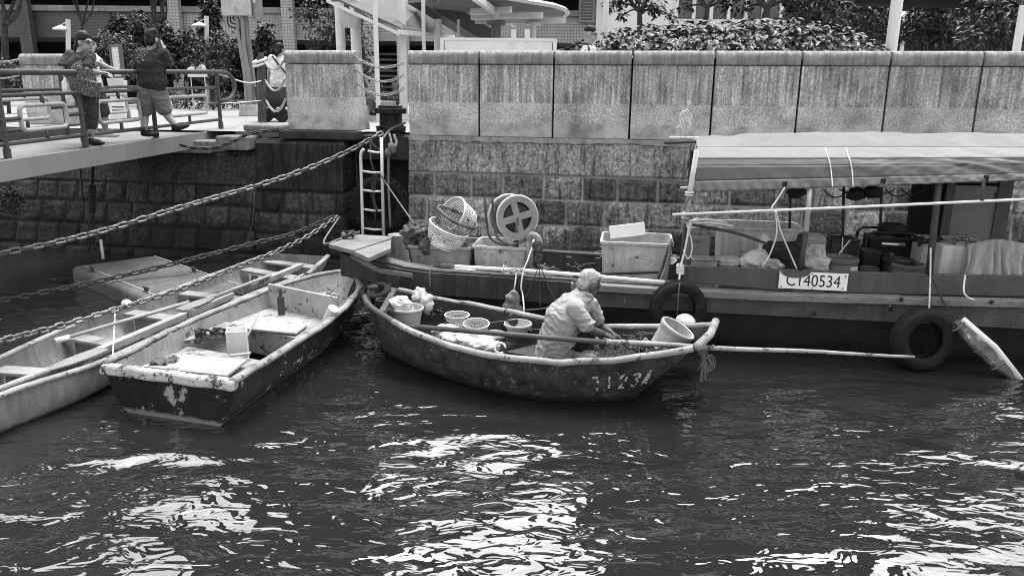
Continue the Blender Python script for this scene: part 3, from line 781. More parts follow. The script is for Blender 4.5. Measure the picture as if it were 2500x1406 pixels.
# ================================================================== background: buildings, towers
def tile_mat(name, a, line, sc):
    m, nt, b = newmat(name)
    tc = nd(nt, 'ShaderNodeTexCoord')
    mp = nd(nt, 'ShaderNodeMapping'); mp.inputs['Rotation'].default_value = (R(90), 0, 0)
    nt.links.new(tc.outputs['Object'], mp.inputs[0])
    br = nd(nt, 'ShaderNodeTexBrick', Scale=sc); br.offset = 0.0
    br.inputs['Color1'].default_value = (a,) * 3 + (1,); br.inputs['Color2'].default_value = (a * .86,) * 3 + (1,); br.inputs['Mortar'].default_value = (line,) * 3 + (1,)
    br.inputs['Mortar Size'].default_value = .045; br.inputs['Brick Width'].default_value = .5; br.inputs['Row Height'].default_value = .5
    nt.links.new(mp.outputs[0], br.inputs['Vector'])
    c = mixc(nt, 1., br.outputs['Color'], ramp(nt, noi(nt, tc.outputs['Object'], .35, 5, .6, 1, 1, .3), [(.3, .6), (.6, 1.05)]), 'MULTIPLY')
    nt.links.new(c, b.inputs['Base Color']); b.inputs['Roughness'].default_value = .5
    return m
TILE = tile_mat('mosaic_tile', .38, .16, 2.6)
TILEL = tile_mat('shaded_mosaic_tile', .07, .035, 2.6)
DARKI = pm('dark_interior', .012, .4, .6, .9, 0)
WHITE = pm('white_canopy_paint', .6, .06, 2, .45, .05, 20)
WHITEB = pm('weathered_white_paint', .6, .15, 2, .6, .1, 20, streak=.12)
GREYC = pm('grey_concrete', .22, .3, .8, .85, .2, 8, streak=.3)
BY = 52.
b1 = thing('car_park_building', 'tiled car park building with dark open decks across the back', 'building', (0, BY, ZQ))
def zy(y, Y, x=600): return PY(x, y, Y).z
zb0, zb1 = zy(97, BY), zy(33, BY)
XL, XR = -75., PY(1480, 90, BY).x
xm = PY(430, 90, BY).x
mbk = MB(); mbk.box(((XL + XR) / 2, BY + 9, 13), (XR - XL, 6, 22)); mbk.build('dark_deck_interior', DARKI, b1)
mb = MB(); mb2 = MB(); mb3 = MB()
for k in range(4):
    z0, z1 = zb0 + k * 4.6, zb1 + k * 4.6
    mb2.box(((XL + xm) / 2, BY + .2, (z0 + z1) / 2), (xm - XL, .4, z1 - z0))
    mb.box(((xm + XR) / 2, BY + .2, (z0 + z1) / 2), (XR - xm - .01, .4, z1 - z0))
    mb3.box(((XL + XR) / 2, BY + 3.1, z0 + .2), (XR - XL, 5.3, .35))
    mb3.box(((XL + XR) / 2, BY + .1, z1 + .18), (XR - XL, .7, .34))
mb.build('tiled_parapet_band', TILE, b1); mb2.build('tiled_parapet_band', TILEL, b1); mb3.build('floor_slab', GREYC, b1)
for x in (75, 436, 710, 905, 985):
    p = PY(x, 150, BY - .5)
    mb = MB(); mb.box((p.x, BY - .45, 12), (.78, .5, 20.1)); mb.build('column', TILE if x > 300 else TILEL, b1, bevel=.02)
mb = MB()
for i in range(9):
    z = ZQ + .25 + i * .36
    mb.box((PY(955, 180, BY).x, BY + 2, z), (3.4, .06, .14), rot=(.5, 0, 0))
mb.build('roller_grille', GREYC, b1)
# louvred plant opening, top centre
p0, p1 = PY(1415, 50, BY - .2), PY(1484, -40, BY - .2)
mb = MB(); 
for i in range(12): mb.box(((p0.x + p1.x) / 2, BY - .25, p0.z + (i + .5) * (p1.z - p0.z) / 12), (p1.x - p0.x, .12, .16), rot=(.6, 0, 0))
mb.build('louvre', GREYC, b1)
mb = MB()
for x in (p0.x, p1.x, (p0.x + p1.x) / 2): mb.box((x, BY - .2, (p0.z + p1.z) / 2), (.14, .3, p1.z - p0.z))
mb.box(((p0.x + p1.x) / 2, BY - .2, p0.z - .07), (p1.x - p0.x + .14, .3, .14)); mb.build('louvre_frame', GREYC, b1)

# white lobby building with a strip of glazing behind the hedge
LY = 34.
GLASS = pm('dim_glass', .06, .5, 1.2, .08, 0, spec=.6)
b2 = thing('lobby_building', 'white walled building with a strip of windows behind the hedge', 'building', (PY(1700, 100, LY).x, LY, ZQ))
xa, xw, xe = PY(1484, 60, LY).x, PY(1648, 60, LY).x, PY(1945, 60, LY).x
zs = zy(48, LY, 1750)
mb = MB(); mb.box(((xa + xw) / 2, LY + 2.5, ZQ + 6), (xw - xa, 5, 12)); mb.box(((xw + xe) / 2 + .002, LY + 2.5, (ZQ + zs) / 2), (xe - xw, 4.99, zs - ZQ))
mb.box(((xw + xe) / 2 + .002, LY + 2.5, zs + 6.3), (xe - xw, 4.99, 7)); mb.build('wall', WHITE, b2)
n = 7
for i in range(n):
    x = xw + (xe - xw) * (i + .5) / n
    mb = MB(); mb.box((x, LY + .1, zs + 1.4), ((xe - xw) / n - .14, .05, 2.8)); wdo = mb.build('window', GLASS, b2)
    mb = MB(); mb.box((x - (xe - xw) / n / 2 + .02, LY + .02, zs + 1.4), (.13, .22, 2.8)); mb.build('mullion', WHITE, wdo)
mb = MB(); mb.box(((xw + xe) / 2, LY + .5, zs + 1.4), (xe - xw, .6, 2.8)); mb.build('room_behind_glass', pm('dim_room', .06, .6, .7, .9, 0), b2)
# dark block closing the view on the right and left
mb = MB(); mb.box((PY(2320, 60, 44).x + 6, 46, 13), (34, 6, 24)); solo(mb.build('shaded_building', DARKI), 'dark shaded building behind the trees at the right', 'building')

# unseen towers and slab, added to break up the sky mirrored in the water
TOW = pm('tower_render', .045, .35, .12, .7, 0)
TWIN = pm('tower_glass', .015, .5, .3, .3, 0)
def tower(az0, az1, D, h, label):
    x0, x1 = D * math.tan(R(az0)), D * math.tan(R(az1))
    t = thing('unseen_tower', label, 'tower', ((x0 + x1) / 2, D, ZQ))
    mb = MB(); mb.box(((x0 + x1) / 2, D + 9, h / 2 + 1), (x1 - x0, 18, h)); mb.build('wall', TOW, t)
    mb = MB(); n = max(3, int((x1 - x0) / 4))
    k = 26.
    while k < h - 2:
        for i in range(n):
            mb.box((x0 + (x1 - x0) * (i + .5) / n, D - .02, k), ((x1 - x0) / n * .55, .2, 1.6))
        k += 3.2
    mb.build('windows', TWIN, t)
tower(-23.5, -10.5, 80, 108, 'slim apartment tower behind the car park, left of centre')
tower(8.5, 28.5, 86, 118, 'wide apartment tower behind the lobby building, right of centre')
tower(-40, 44, 135, 80, 'long housing slab closing the view far behind')
tower(-52, -36, 84, 90, 'apartment tower far to the left behind the car park')

# ================================================================== white poles, canopies
def pole(x, y, Y, wpx, label, ztop, base_z=ZQ, mat=None):
    p = PY(x, y, Y); r = wpx / 1850 * Y * .5
    mb = MB(); mb.tube([(p.x, Y, base_z), (p.x, Y, ztop)], r, 16)
    mb.tube([(p.x, Y, base_z - .003), (p.x, Y, base_z + .05)], r * 1.5, 16)
    return tag(solo(mb.build('white_pole', mat or WHITE, smooth='auto'), label, 'pole', None, (p.x, Y, base_z)), group='white poles on the promenade')
pole(830, 60, 19, 22, 'grey white pole left of the pole with the round plate', 7, mat=WHITEB)
pl_ = pole(868, 60, 18.6, 25, 'thick white pole carrying a blank round plate', 7)
p = PY(854, 47, 18.3)
mb = MB(); mb.lathe([(.20, -.01), (.20, .01)], 32, Matrix.Translation(p) @ Matrix.Rotation(PI / 2, 4, 'X')); 
for a in range(4): mb.lathe([(.014, .0), (.014, .03)], 8, Matrix.Translation(p + V((.15 * math.cos(a * PI / 2 + .6), -.03, .15 * math.sin(a * PI / 2 + .6)))) @ Matrix.Rotation(PI / 2, 4, 'X'))
solo(mb.build('round_plate', WHITEB, smooth='auto'), 'blank round white plate fixed to a thick white pole', 'plate')
pole(920, 150, 17.2, 11, 'thin white pole rising beside the bollard', 7)
pole(983, 150, 18.4, 19, 'white pole just left of the right hand parapet', 7)
pole(1034, 60, 19, 9, 'thin white pole under the glass canopy', 6.6)
pole(1069, 90, 21, 18, 'white pole meeting the sloping canopy beam', PY(1069, 48, 21).z)
pole(1119, 60, 21, 7, 'thin white pole right under the sloping canopy beam', PY(1119, 48, 21).z)
pole(1478, 60, 17, 13, 'white pole right of the man with the backpack', 7)
pole(1986, 30, 25, 13, 'white pole behind the leafy hedge', 9)
pole(2183, 60, 16.5, 26, 'thick white pole at the right end of the hedge', 7)
pole(2492, 60, 16, 18, 'white pole at the right edge of the photo', PY(2492, 14, 16).z, mat=WHITEB)

gc = thing('glass_canopy', 'sloping glazed walkway canopy with white ribs behind the poles', 'canopy', PY(960, 88, 20))
A = [PY(800, -8, 17.5), PY(975, 72, 17.5), PY(1108, 86, 25), PY(1050, -8, 25)]
FROST = pm('frosted_glass', .13, .18, 1.3, .35, 0, streak=.15)
def panel(mb, q, th):
    up = (q[1] - q[0]).cross(q[3] - q[0]).normalized() * th
    mb.geo([v for v in q] + [v + up for v in q], [(3, 2, 1, 0), (4, 5, 6, 7), (0, 1, 5, 4), (1, 2, 6, 5), (2, 3, 7, 6), (3, 0, 4, 7)])
mb = MB(); panel(mb, A, .04); mb.build('roof_glass', FROST, gc)
mb = MB()
for t in (0, .33, .66, 1): mb.beam(A[0].lerp(A[1], t) + V((0, 0, -.06)), A[3].lerp(A[2], t) + V((0, 0, -.06)), .08, .1)
for t in (0, .25, .5, .75, 1): mb.beam(A[0].lerp(A[3], t) + V((0, 0, -.1)), A[1].lerp(A[2], t) + V((0, 0, -.1)), .07, .07)
mb.build('roof_rib', WHITE, gc)
sb = thing('sloping_canopy', 'dark sided sloping stair canopy with a white top edge', 'canopy', PY(1185, 92, 22))
a, b_ = PY(1015, -12, 20.5), PY(1190, 96, 22.5)
mb = MB(); mb.beam(a, b_, .5, .42); mb.build('side_beam', pm('grey_steel', .1, .15, 2, .5, .05), sb)
mb = MB(); mb.beam(a + V((.1, -.3, .34)), b_ + V((.1, -.3, .34)), .1, .14); mb.beam(a + V((.3, .1, .42)), b_ + V((.3, .1, .42)), 1.2, .05); mb.build('edge_rail', WHITE, sb)

pg = thing('pergola_canopy', 'flat white canopy with curved edge and cantilever beams', 'canopy', PZ(1260, 60, 4.6))
zr = 4.62
poly = [PZ(x, y, zr) for x, y in ((1090, -40), (1180, -6), (1240, 4), (1300, 14), (1350, 22), (1378, 31), (1385, 40), (1378, 48), (1130, 58), (1060, 40))]
mb = MB(); mb.prism([(p.x, p.y) for p in poly], .05, None, zr + .06); mb.build('roof_slab', GREYC, pg)
mb = MB(); mb.tube([p + V((0, 0, .08)) for p in poly[:8]], .085, 4, flat=.7); mb.build('fascia', WHITE, pg)
mb = MB()
for (x0, y0, x1, y1, z) in ((1150, 30, 1248, 24, 4.5), (1150, 42, 1325, 38, 4.45), (1160, 52, 1380, 50, 4.42)):
    mb.beam(PZ(x0, y0, z), PZ(x1, y1, z), .1, .15)
mb.beam(PZ(1160, -5, 4.5), PZ(1256, 62, 4.5), .12, .14); mb.build('cantilever_beam', WHITE, pg, bevel=.01)
for x in (1211, 1303):
    p = PZ(x, 52, 4.4)
    mb = MB(); mb.tube([(p.x, p.y, ZQ), (p.x, p.y, 4.32)], .13 if x < 1250 else .06, 14); mb.tube([(p.x, p.y, 4.3), (p.x, p.y, 4.36)], .24 if x < 1250 else .2, 14)
    mb.build('column', GREYC if x < 1250 else WHITEB, pg, smooth='auto')

# white hoarding behind the parapet
HY = 15.
hp0, hp1 = PY(1079, 93, HY), PY(1355, 93, HY)
hd = thing('white_hoarding', 'blank scuffed white hoarding panel standing behind the parapet', 'hoarding', ((hp0.x + hp1.x) / 2, HY, ZQ))
zt = hp0.z
mb = MB(); mb.box(((hp0.x + hp1.x) / 2, HY, (ZQ + zt) / 2), (hp1.x - hp0.x - .1, .04, zt - ZQ - .04)); mb.build('board', pm('scuffed_white_board', .62, .14, 3, .5, .05, 20, chip=.25, chipv=.7, chips=6), hd)
mb = MB()
for x in (hp0.x, hp1.x): mb.box((x, HY, (ZQ + zt) / 2), (.07, .07, zt - ZQ))
mb.box(((hp0.x + hp1.x) / 2, HY, zt - .02), (hp1.x - hp0.x - .07, .06, .05)); mb.build('frame', WHITE, hd)
for x in (1254, 1287):      # two low white bollard posts behind the hoarding
    pole(x, 80, 17, 12, 'short white post behind the hoarding, ' + ('left one' if x < 1270 else 'right one'), PY(x, 73, 17).z)

# ================================================================== electrical box on its pole
EY = 20.
q = PY(610, 280, EY); q.z = ZQ
eb = thing('electrical_cabinet', 'pale electrical cabinet with a warning triangle high on a pole with conduits', 'electrical cabinet', q)
GALV = pm('pale_sheet_metal', .42, .14, 3, .45, .1, 12, streak=.2)
c0, c1, c2 = PY(541, 38, EY), PY(609, 38, EY), PY(645, 44, EY + .9)
zb = c0.z; hb = 1.0
mb = MB(); mb.box(((c0.x + c1.x) / 2, EY + .25, zb + hb / 2), (c1.x - c0.x, .5, hb)); mb.build('cabinet', GALV, eb, bevel=.015)
mb = MB(); mb.box(((c1.x + c2.x) / 2 + .01, EY + .52, zb + hb / 2 - .08), (c2.x - c1.x - .01, .62, hb)); mb.build('side_cabinet', pm('dull_sheet_metal', .2, .2, 3, .5, .1, 12, streak=.3), eb, bevel=.015)
tri = PY(576, 24, EY)
mb = MB(); r_ = .065
T = Matrix.Translation((tri.x, EY - .004, tri.z - .01)) @ Matrix.Rotation(PI / 2, 4, 'X')
mb.prism([(r_ * math.cos(PI / 2 + k * 2 * PI / 3), r_ * math.sin(PI / 2 + k * 2 * PI / 3)) for k in range(3)], .004, T); tr = mb.build('warning_sign', pm('sign_black', .02, .1, 3, .5, 0), eb)
mb = MB(); r_ = .046; T2 = Matrix.Translation((tri.x, EY - .0075, tri.z - .01)) @ Matrix.Rotation(PI / 2, 4, 'X')
mb.prism([(r_ * math.cos(PI / 2 + k * 2 * PI / 3), r_ * math.sin(PI / 2 + k * 2 * PI / 3)) for k in range(3)], .003, T2); mb.build('sign_face', WHITE, tr)
mb = MB(); mb.prism([(.006, .03), (-.012, .0), (0, .0), (-.004, -.022), (.013, .008), (.001, .008)], .003, Matrix.Translation((0, -.003, 0)) @ T2); mb.build('lightning_mark', MC['sign_black'], tr)
mb = MB(); mb.box((c1.x + .07, EY + .2, zb + .35), (.05, .03, .06)); mb.build('label_plate', WHITE, eb)
mb = MB(); mb.box((q.x, EY + .1, ZQ + .14), (.5, .5, .28), taper=.85); mb.build('plinth', pm('plinth_concrete', .35, .3, 4, .85, .3, 20), eb, bevel=.02)
mb = MB(); mb.tube([(q.x + .1, EY + .2, ZQ + .2), (q.x - .02, EY + .25, zb + .05)], .075, 12); mb.build('pole', GREYC, eb, smooth='auto')
CND = pm('conduit_grey', .2, .15, 3, .5, .1, 20)
for dx, tx in ((-.06, -.2), (.02, -.06)):
    mb = MB(); mb.tube(cat_pts([(q.x + dx, EY + .02, ZQ + .25), (q.x + dx, EY + .04, ZQ + 1.0), (q.x + dx - .08, EY + .1, ZQ + 1.7), (q.x + tx, EY + .15, zb + .02)], 6), .055, 10); mb.build('conduit', CND, eb, smooth='auto')
for k in range(3):
    mb = MB(); s = k * .07
    mb.tube(cat_pts([(c0.x + .08 + s, EY + .2, zb), (c0.x + .1 + s, EY + .15, zb - .22 + s), (c0.x + .28 + s, EY + .12, zb - .3 + s), (q.x - .14, EY + .1, zb - .3 - s), (q.x - .1, EY + .08, zb - .45 - s)], 6), .018, 8); mb.build('cable', BLK, eb, smooth=True)

# ================================================================== vegetation
def leaf_mat(name, lo, hi, rough=.45):
    m, nt, b = newmat(name)
    g = nd(nt, 'ShaderNodeNewGeometry')
    c = ramp(nt, g.outputs['Random Per Island'], [(0, lo), (.6, (lo + hi) / 2), (1, hi)])
    nt.links.new(c, b.inputs['Base Color']); b.inputs['Roughness'].default_value = rough; b.inputs['Specular IOR Level'].default_value = .35
    return m
LEAF = leaf_mat('leaf_grey', .012, .05); LEAFD = leaf_mat('dark_leaf', .006, .022); LEAFB = leaf_mat('broad_leaf', .012, .052)
FLOWER = leaf_mat('pale_flower', .3, .6)
BARK = pm('bark', .05, .5, 6, .9, .6, 25, streak=.4)
def leaves(name, ells, n, size, mat, parent, seed=1, droop=.3, shell=.55, asp=.5, up=.7):
    rnd = random.Random(seed); vs = []; fs = []
    tot = sum(e[1][0] * e[1][1] * e[1][2] for e in ells)
    for (c, r) in ells:
        k = int(n * r[0] * r[1] * r[2] / tot) + 20
        c = V(c)
        for i in range(k):
            d = V((rnd.gauss(0, 1), rnd.gauss(0, 1), rnd.gauss(0, 1))); d.normalize()
            rr = (shell + (1 - shell) * rnd.random()) * (1 + .22 * noise.noise(d * 2.3 + c))
            if rnd.random() < .12: rr *= 1.12
            p = c + V((d.x * r[0] * rr, d.y * r[1] * rr, d.z * r[2] * rr))
            s = size * rnd.uniform(.6, 1.25)
            nrm = (d * .6 + V((rnd.gauss(0, .5), rnd.gauss(0, .5), up + rnd.gauss(0, .4)))); nrm.normalize()
            t = V((rnd.gauss(0, 1), rnd.gauss(0, 1), -droop + rnd.gauss(0, .3))) + d * .8
            t -= nrm * t.dot(nrm)
            if t.length < 1e-3: continue
            t.normalize(); sd_ = nrm.cross(t)
            w_ = s * asp
            b0 = len(vs)
            vs += [p, p + t * s * .45 + sd_ * w_ * .5 + nrm * w_ * .16, p + t * s - nrm * s * .12, p + t * s * .45 - sd_ * w_ * .5 + nrm * w_ * .16, p + t * s * .45]
            fs += [(b0, b0 + 1, b0 + 4), (b0 + 1, b0 + 2, b0 + 4), (b0, b0 + 4, b0 + 3), (b0 + 3, b0 + 4, b0 + 2)]
    me = bpy.data.meshes.new(name)
    off = OFF.get(parent.name, V((0, 0, 0))) if parent else V((0, 0, 0))
    me.from_pydata([tuple(v - off) for v in vs], [], fs); me.materials.append(mat)
    o = bpy.data.objects.new(name, me); col.objects.link(o)
    if parent: o.parent = parent
    return o
def tree(name, label, base, trunk, ells, n, size, mat=LEAF, seed=1, tr=.1, limbs=(), group=None, cat='tree', **kw):
    t = thing(name, label, cat, base, 0, group)
    if trunk:
        mb = MB(); N = len(trunk)
        mb.tube(cat_pts(trunk, 5), [tr * (1 - .55 * i / (5 * (N - 1))) for i in range(5 * (N - 1) + 1)], 10)
        for l in limbs:
            L = cat_pts(l, 5); mb.tube(L, [tr * .55 * (1 - .7 * i / (len(L) - 1)) for i in range(len(L))], 8)
        for (c, r) in ells:   # limbs into each clump
            a = V(trunk[-1]); c = V(c); L = cat_pts([a, a.lerp(c, .5) + V((.05, 0, .08)), c], 4)
            mb.tube(L, [tr * .4 * (1 - .7 * i / (len(L) - 1)) for i in range(len(L))], 6)
        mb.build('trunk', BARK, t, smooth=True)
    leaves('crown' if cat == 'tree' else 'foliage', ells, n, size, mat, t, seed, **kw)
    return t
def pe(x, y, Y, rx, rz=None, ry=None):
    """ellipsoid from pixels: centre, half width, half height in photo px"""
    c = PY(x, y, Y); k = Y / 1850
    rz = rz or rx
    return (c, (rx * k, (ry or rx) * k, rz * k))
def gb(x, Y): p = PY(x, 260, Y); return V((p.x, Y, ZQ))

# big leafy hedge behind the parapet
def hedge_big():
    Y = 16.
    t = thing('leafy_hedge', 'large rounded hedge of broad drooping leaves behind the parapet', 'hedge', gb(1780, Y))
    prof = [(1385, 118), (1440, 96), (1500, 74), (1580, 66), (1660, 60), (1740, 55), (1830, 48), (1920, 47), (2000, 56), (2080, 66), (2140, 84), (2180, 118)]
    rnd = random.Random(3); vs = []; fs = []
    mb = MB(); xs = [PY(p[0], p[1], Y) for p in prof]
    # woody twigs inside
    for i in range(26):
        x = rnd.uniform(1430, 2140); p = PY(x, 150, Y)
        mb.tube(cat_pts([(p.x, Y + rnd.uniform(-.5, .6), ZQ), (p.x + rnd.uniform(-.2, .2), Y + rnd.uniform(-.4, .5), ZQ + .7), (p.x + rnd.uniform(-.4, .4), Y + rnd.uniform(-.4, .5), ZQ + 1.25)], 3), .02, 6)
    mb.build('stem', BARK, t, smooth=True)
    def top(x):
        for i in range(len(prof) - 1):
            if prof[i][0] <= x <= prof[i + 1][0]:
                f = (x - prof[i][0]) / (prof[i + 1][0] - prof[i][0]); return prof[i][1] * (1 - f) + prof[i + 1][1] * f
        return 122
    for k in range(3900):
        x = rnd.uniform(1378, 2182); yt = top(x); zt = PY(x, yt, Y).z
        a = rnd.uniform(-.35, PI * .75)            # angle over the mound: camera side low .. back
        h = (zt - ZQ) * 1.04
        rr = rnd.uniform(.8, 1.0) * (1 + .06 * noise.noise(V((x * .012, a * 2, 1))))
        d = V((rnd.gauss(0, .25), -math.cos(a), math.sin(a)))
        px_ = PY(x, yt, Y).x
        p = V((px_, Y + .55 - .95 * math.cos(a) * rr * min(1, h), ZQ + h * (.28 + .72 * rr * max(math.sin(a), -.3))))
        s = rnd.uniform(.14, .25)
        nrm = (d * 1.0 + V((rnd.gauss(0, .35), rnd.gauss(0, .3), .55 + rnd.gauss(0, .25)))).normalized()
        tdir = V((rnd.gauss(0, .8), -.55 + rnd.gauss(0, .4), -.55)); tdir -= nrm * tdir.dot(nrm)
        if tdir.length < .01: continue
        tdir.normalize(); sd_ = nrm.cross(tdir); w_ = s * .52; b0 = len(vs)
        vs += [p, p + tdir * s * .3 + sd_ * w_ * .5 + nrm * w_ * .14, p + tdir * s * .65 + sd_ * w_ * .38 + nrm * w_ * .1 - nrm * s * .04, p + tdir * s - nrm * s * .16,
               p + tdir * s * .65 - sd_ * w_ * .38 + nrm * w_ * .1 - nrm * s * .04, p + tdir * s * .3 - sd_ * w_ * .5 + nrm * w_ * .14, p + tdir * s * .3, p + tdir * s * .65 - nrm * s * .04]
        fs += [(b0, b0 + 1, b0 + 6), (b0 + 1, b0 + 2, b0 + 7, b0 + 6), (b0 + 2, b0 + 3, b0 + 7), (b0, b0 + 6, b0 + 5), (b0 + 6, b0 + 7, b0 + 4, b0 + 5), (b0 + 7, b0 + 3, b0 + 4)]
    off = OFF[t.name]
    me = bpy.data.meshes.new('foliage'); me.from_pydata([tuple(v - off) for v in vs], [], fs); me.materials.append(LEAFB)
    o = bpy.data.objects.new('foliage', me); col.objects.link(o); o.parent = t
    for (x, y) in ((1560, 98), (1572, 108), (1580, 116), (1545, 112), (1640, 100), (1655, 108), (1665, 96), (1734, 104), (1615, 82), (1785, 88), (1850, 85), (1865, 92)):
        leaves('blossom', [pe(x, y, Y - .45, 8, 6)], 40, .045, FLOWER, t, x, shell=.1)
hedge_big()
# small ornamental tree behind it
b0 = gb(1562, 19)
tree('young_tree', 'young tree with forked trunk and loose leaves above the hedge', b0, [b0, PY(1562, 60, 19), PY(1560, 28, 19)],
     [pe(1500, 12, 19, 30, 22), pe(1600, 18, 19, 34, 24), pe(1640, 40, 19.2, 18, 14), pe(1545, -8, 19, 40, 18), pe(1520, 38, 18.8, 16, 10)], 420, .13, LEAFD, 4, .09,
     limbs=[[PY(1560, 28, 19), PY(1540, 5, 19), PY(1515, -20, 19)], [PY(1560, 28, 19), PY(1580, 2, 19), PY(1600, -25, 19)]], shell=.1)
for x, w_, lab in ((1722, .1, 'slim bare trunk before the lobby windows'), (1868, .17, 'stout forked trunk before the lobby windows')):
    b0 = gb(x, 23); tree('lobby_tree', lab, b0, [b0, PY(x, 70, 23), PY(x + 4, 20, 23)], [pe(x - 60, -55, 23, 60, 40), pe(x + 60, -60, 23, 70, 44), pe(x + 60, 5, 23.4, 34, 26), pe(x - 45, 18, 23.2, 22, 16)], 900, .2, LEAFD, x, w_, limbs=[[PY(x + 4, 20, 23), PY(x - 25, -10, 23), PY(x - 50, -40, 23)], [PY(x + 4, 20, 23), PY(x + 26, -6, 23), PY(x + 44, -40, 23)]], shell=.2)
# right hand trees
for i, (x, y, Y, rx, rz, n, lab) in enumerate(((1990, 10, 24, 75, 70, 1500, 'dark tree with drooping leaves behind the right end of the hedge'), (2110, 30, 27, 85, 85, 1500, 'dark tree directly left of the thick white pole'),
                                      (2270, 40, 22, 70, 90, 1500, 'dense dark tree right of the thick white pole'), (2430, 55, 19.5, 85, 85, 1700, 'tree with paler leaves near the right edge of the photo'), (2560, 20, 21, 90, 110, 900, 'dark tree cut off by the right edge of the photo'))):
    b0 = gb(x, Y)
    tree('dark_tree', lab, b0, [b0, PY(x + 4, 110, Y), PY(x, 60, Y)], [pe(x, y, Y, rx, rz), pe(x - rx * .6, y + 30, Y - .4, rx * .5, rz * .5), pe(x + rx * .6, y + 25, Y + .3, rx * .55, rz * .55), pe(x + 10, y - rz * .7, Y, rx * .7, rz * .5)], n, .22 if i < 3 else .19, LEAFD if i in (1, 2, 4) else LEAF, 20 + i, .12, group='trees behind the right hand parapet', droop=.8, shell=.35, asp=.36)
mb = MB(); mb.beam(PY(2090, 2, 21), PY(2640, 12, 19), .6, .22); solo(mb.build('dark_roof_edge', DARKI), 'dark roof edge across the top right corner', 'roof edge')
# lantern post seen between the trees
p = PY(2204, 100, 26)
t = thing('garden_lantern', 'white garden lantern between the trees beside the thick pole', 'lantern', (p.x, 26, ZQ))
mb = MB(); mb.tube([(p.x, 26, ZQ), (p.x, 26, PY(2204, 60, 26).z)], .06, 10); mb.build('post', WHITE, t)
mb = MB(); mb.lathe([(.3, 0), (.26, .08), (.08, .3), (.02, .34)], 12, Matrix.Translation(PY(2204, 55, 26))); mb.build('lamp_cap', WHITE, t)

# left hand shrubs and trees
specs = [
 ('round_shrub', 'bushy shrub behind the notice board', 275, 26, [pe(262, 125, 26, 48, 44), pe(292, 112, 25.7, 38, 36), pe(240, 160, 25.6, 30, 34), pe(305, 160, 26, 34, 40)], 2600, .13, LEAF),
 ('round_shrub', 'bushy shrub left of the electrical pole', 520, 26, [pe(500, 130, 26, 50, 48), pe(545, 115, 25.8, 45, 40), pe(520, 175, 25.7, 55, 36), pe(475, 165, 26, 30, 34)], 2800, .13, LEAF),
 ('columnar_shrub', 'tall columnar shrub behind the man on the phone', 342, 29, [pe(342, 70, 29, 24, 40), pe(338, 115, 29, 27, 40), pe(345, 160, 29, 26, 36)], 1500, .2, LEAFD),
 ('columnar_shrub', 'columnar shrub just right of the man on the phone', 402, 29, [pe(402, 85, 29, 20, 34), pe(410, 130, 29, 26, 42), pe(404, 175, 29, 25, 30)], 1300, .2, LEAFD),
 ('columnar_shrub', 'tall columnar shrub left of the electrical cabinet', 514, 30, [pe(516, 30, 30, 22, 36), pe(510, 75, 30, 30, 36)], 1300, .2, LEAFD),
 ('columnar_shrub', 'columnar shrub right of the electrical pole', 645, 29, [pe(648, 85, 29, 20, 40), pe(640, 130, 29, 28, 45), pe(636, 185, 29, 26, 36)], 1500, .2, LEAFD),
 ('columnar_shrub', 'small columnar shrub above the notice board', 288, 30, [pe(288, 60, 30, 18, 24), pe(285, 90, 30, 22, 26)], 700, .2, LEAFD),
 ('columnar_shrub', 'dark slim shrub left of the bright column', 455, 29, [pe(455, 100, 29, 22, 30), pe(452, 150, 29, 26, 40)], 1000, .2, LEAFD),
 ('low_shrub', 'low shrub behind the far left parapet block', 20, 20, [pe(15, 175, 20, 40, 26), pe(50, 205, 20, 34, 20)], 900, .12, LEAF),
]
for i, (nm, lab, x, Y, el, n, sz, mt) in enumerate(specs):
    b0 = gb(x, Y)
    tree(nm, lab, b0, [b0, b0 + V((.03, 0, .5)), b0 + V((0, 0, .9))], el, n, sz, mt, 40 + i, .05, group={'columnar_shrub': 'columnar shrubs along the promenade', 'round_shrub': 'round shrubs along the promenade'}.get(nm), cat='shrub', shell=.3)
# street tree with fine leaves in front of the car park
b0 = gb(880, 27)
tree('street_tree', 'fine leaved street tree behind the white poles', b0, [b0, PY(880, 150, 27), PY(870, 80, 27)],
     [pe(760, 30, 27, 45, 40), pe(815, 80, 27, 62, 36), pe(875, 110, 27, 42, 60), pe(850, 25, 27, 60, 50), pe(780, 115, 27, 36, 20), pe(895, 165, 26.8, 26, 34)], 3000, .14, LEAFD, 60, .12, shell=.15)
for i, (x, Y, w_, ends, lab) in enumerate(((12, 30, 22, [(-8, -60), (60, -60)], 'dark tree trunk at the far left edge'), (376, 32, 17, [(355, -60), (400, -60)], 'grey tree trunk above the man on the phone'),
                                  (200, 31, 11, [(165, -30), (232, -30)], 'dark forked sapling above the woman'), (396, 33, 10, [(402, -60), (380, -60)], 'thin tree trunk beside the thicker grey trunk'))):
    b0 = gb(x, Y)
    tree('tree_trunk_tree', lab, b0, [b0, PY(x, 140, Y), PY(x, 62 if i != 1 else 20, Y)], [pe(ends[0][0], -60, Y, 70, 42), pe(ends[1][0], -66, Y + .3, 70, 46)], 1500, .22, LEAFD, 70 + i, w_ / 1850 * Y * .55,
         limbs=[[PY(x, 62, Y), PY((x + q_[0]) / 2 + 8, 30, Y), PY(q_[0], q_[1], Y)] for q_ in ends], shell=.2)
for o in bpy.data.objects:
    if o.name.startswith('tree_trunk_tree'): o.name = 'shade_tree'
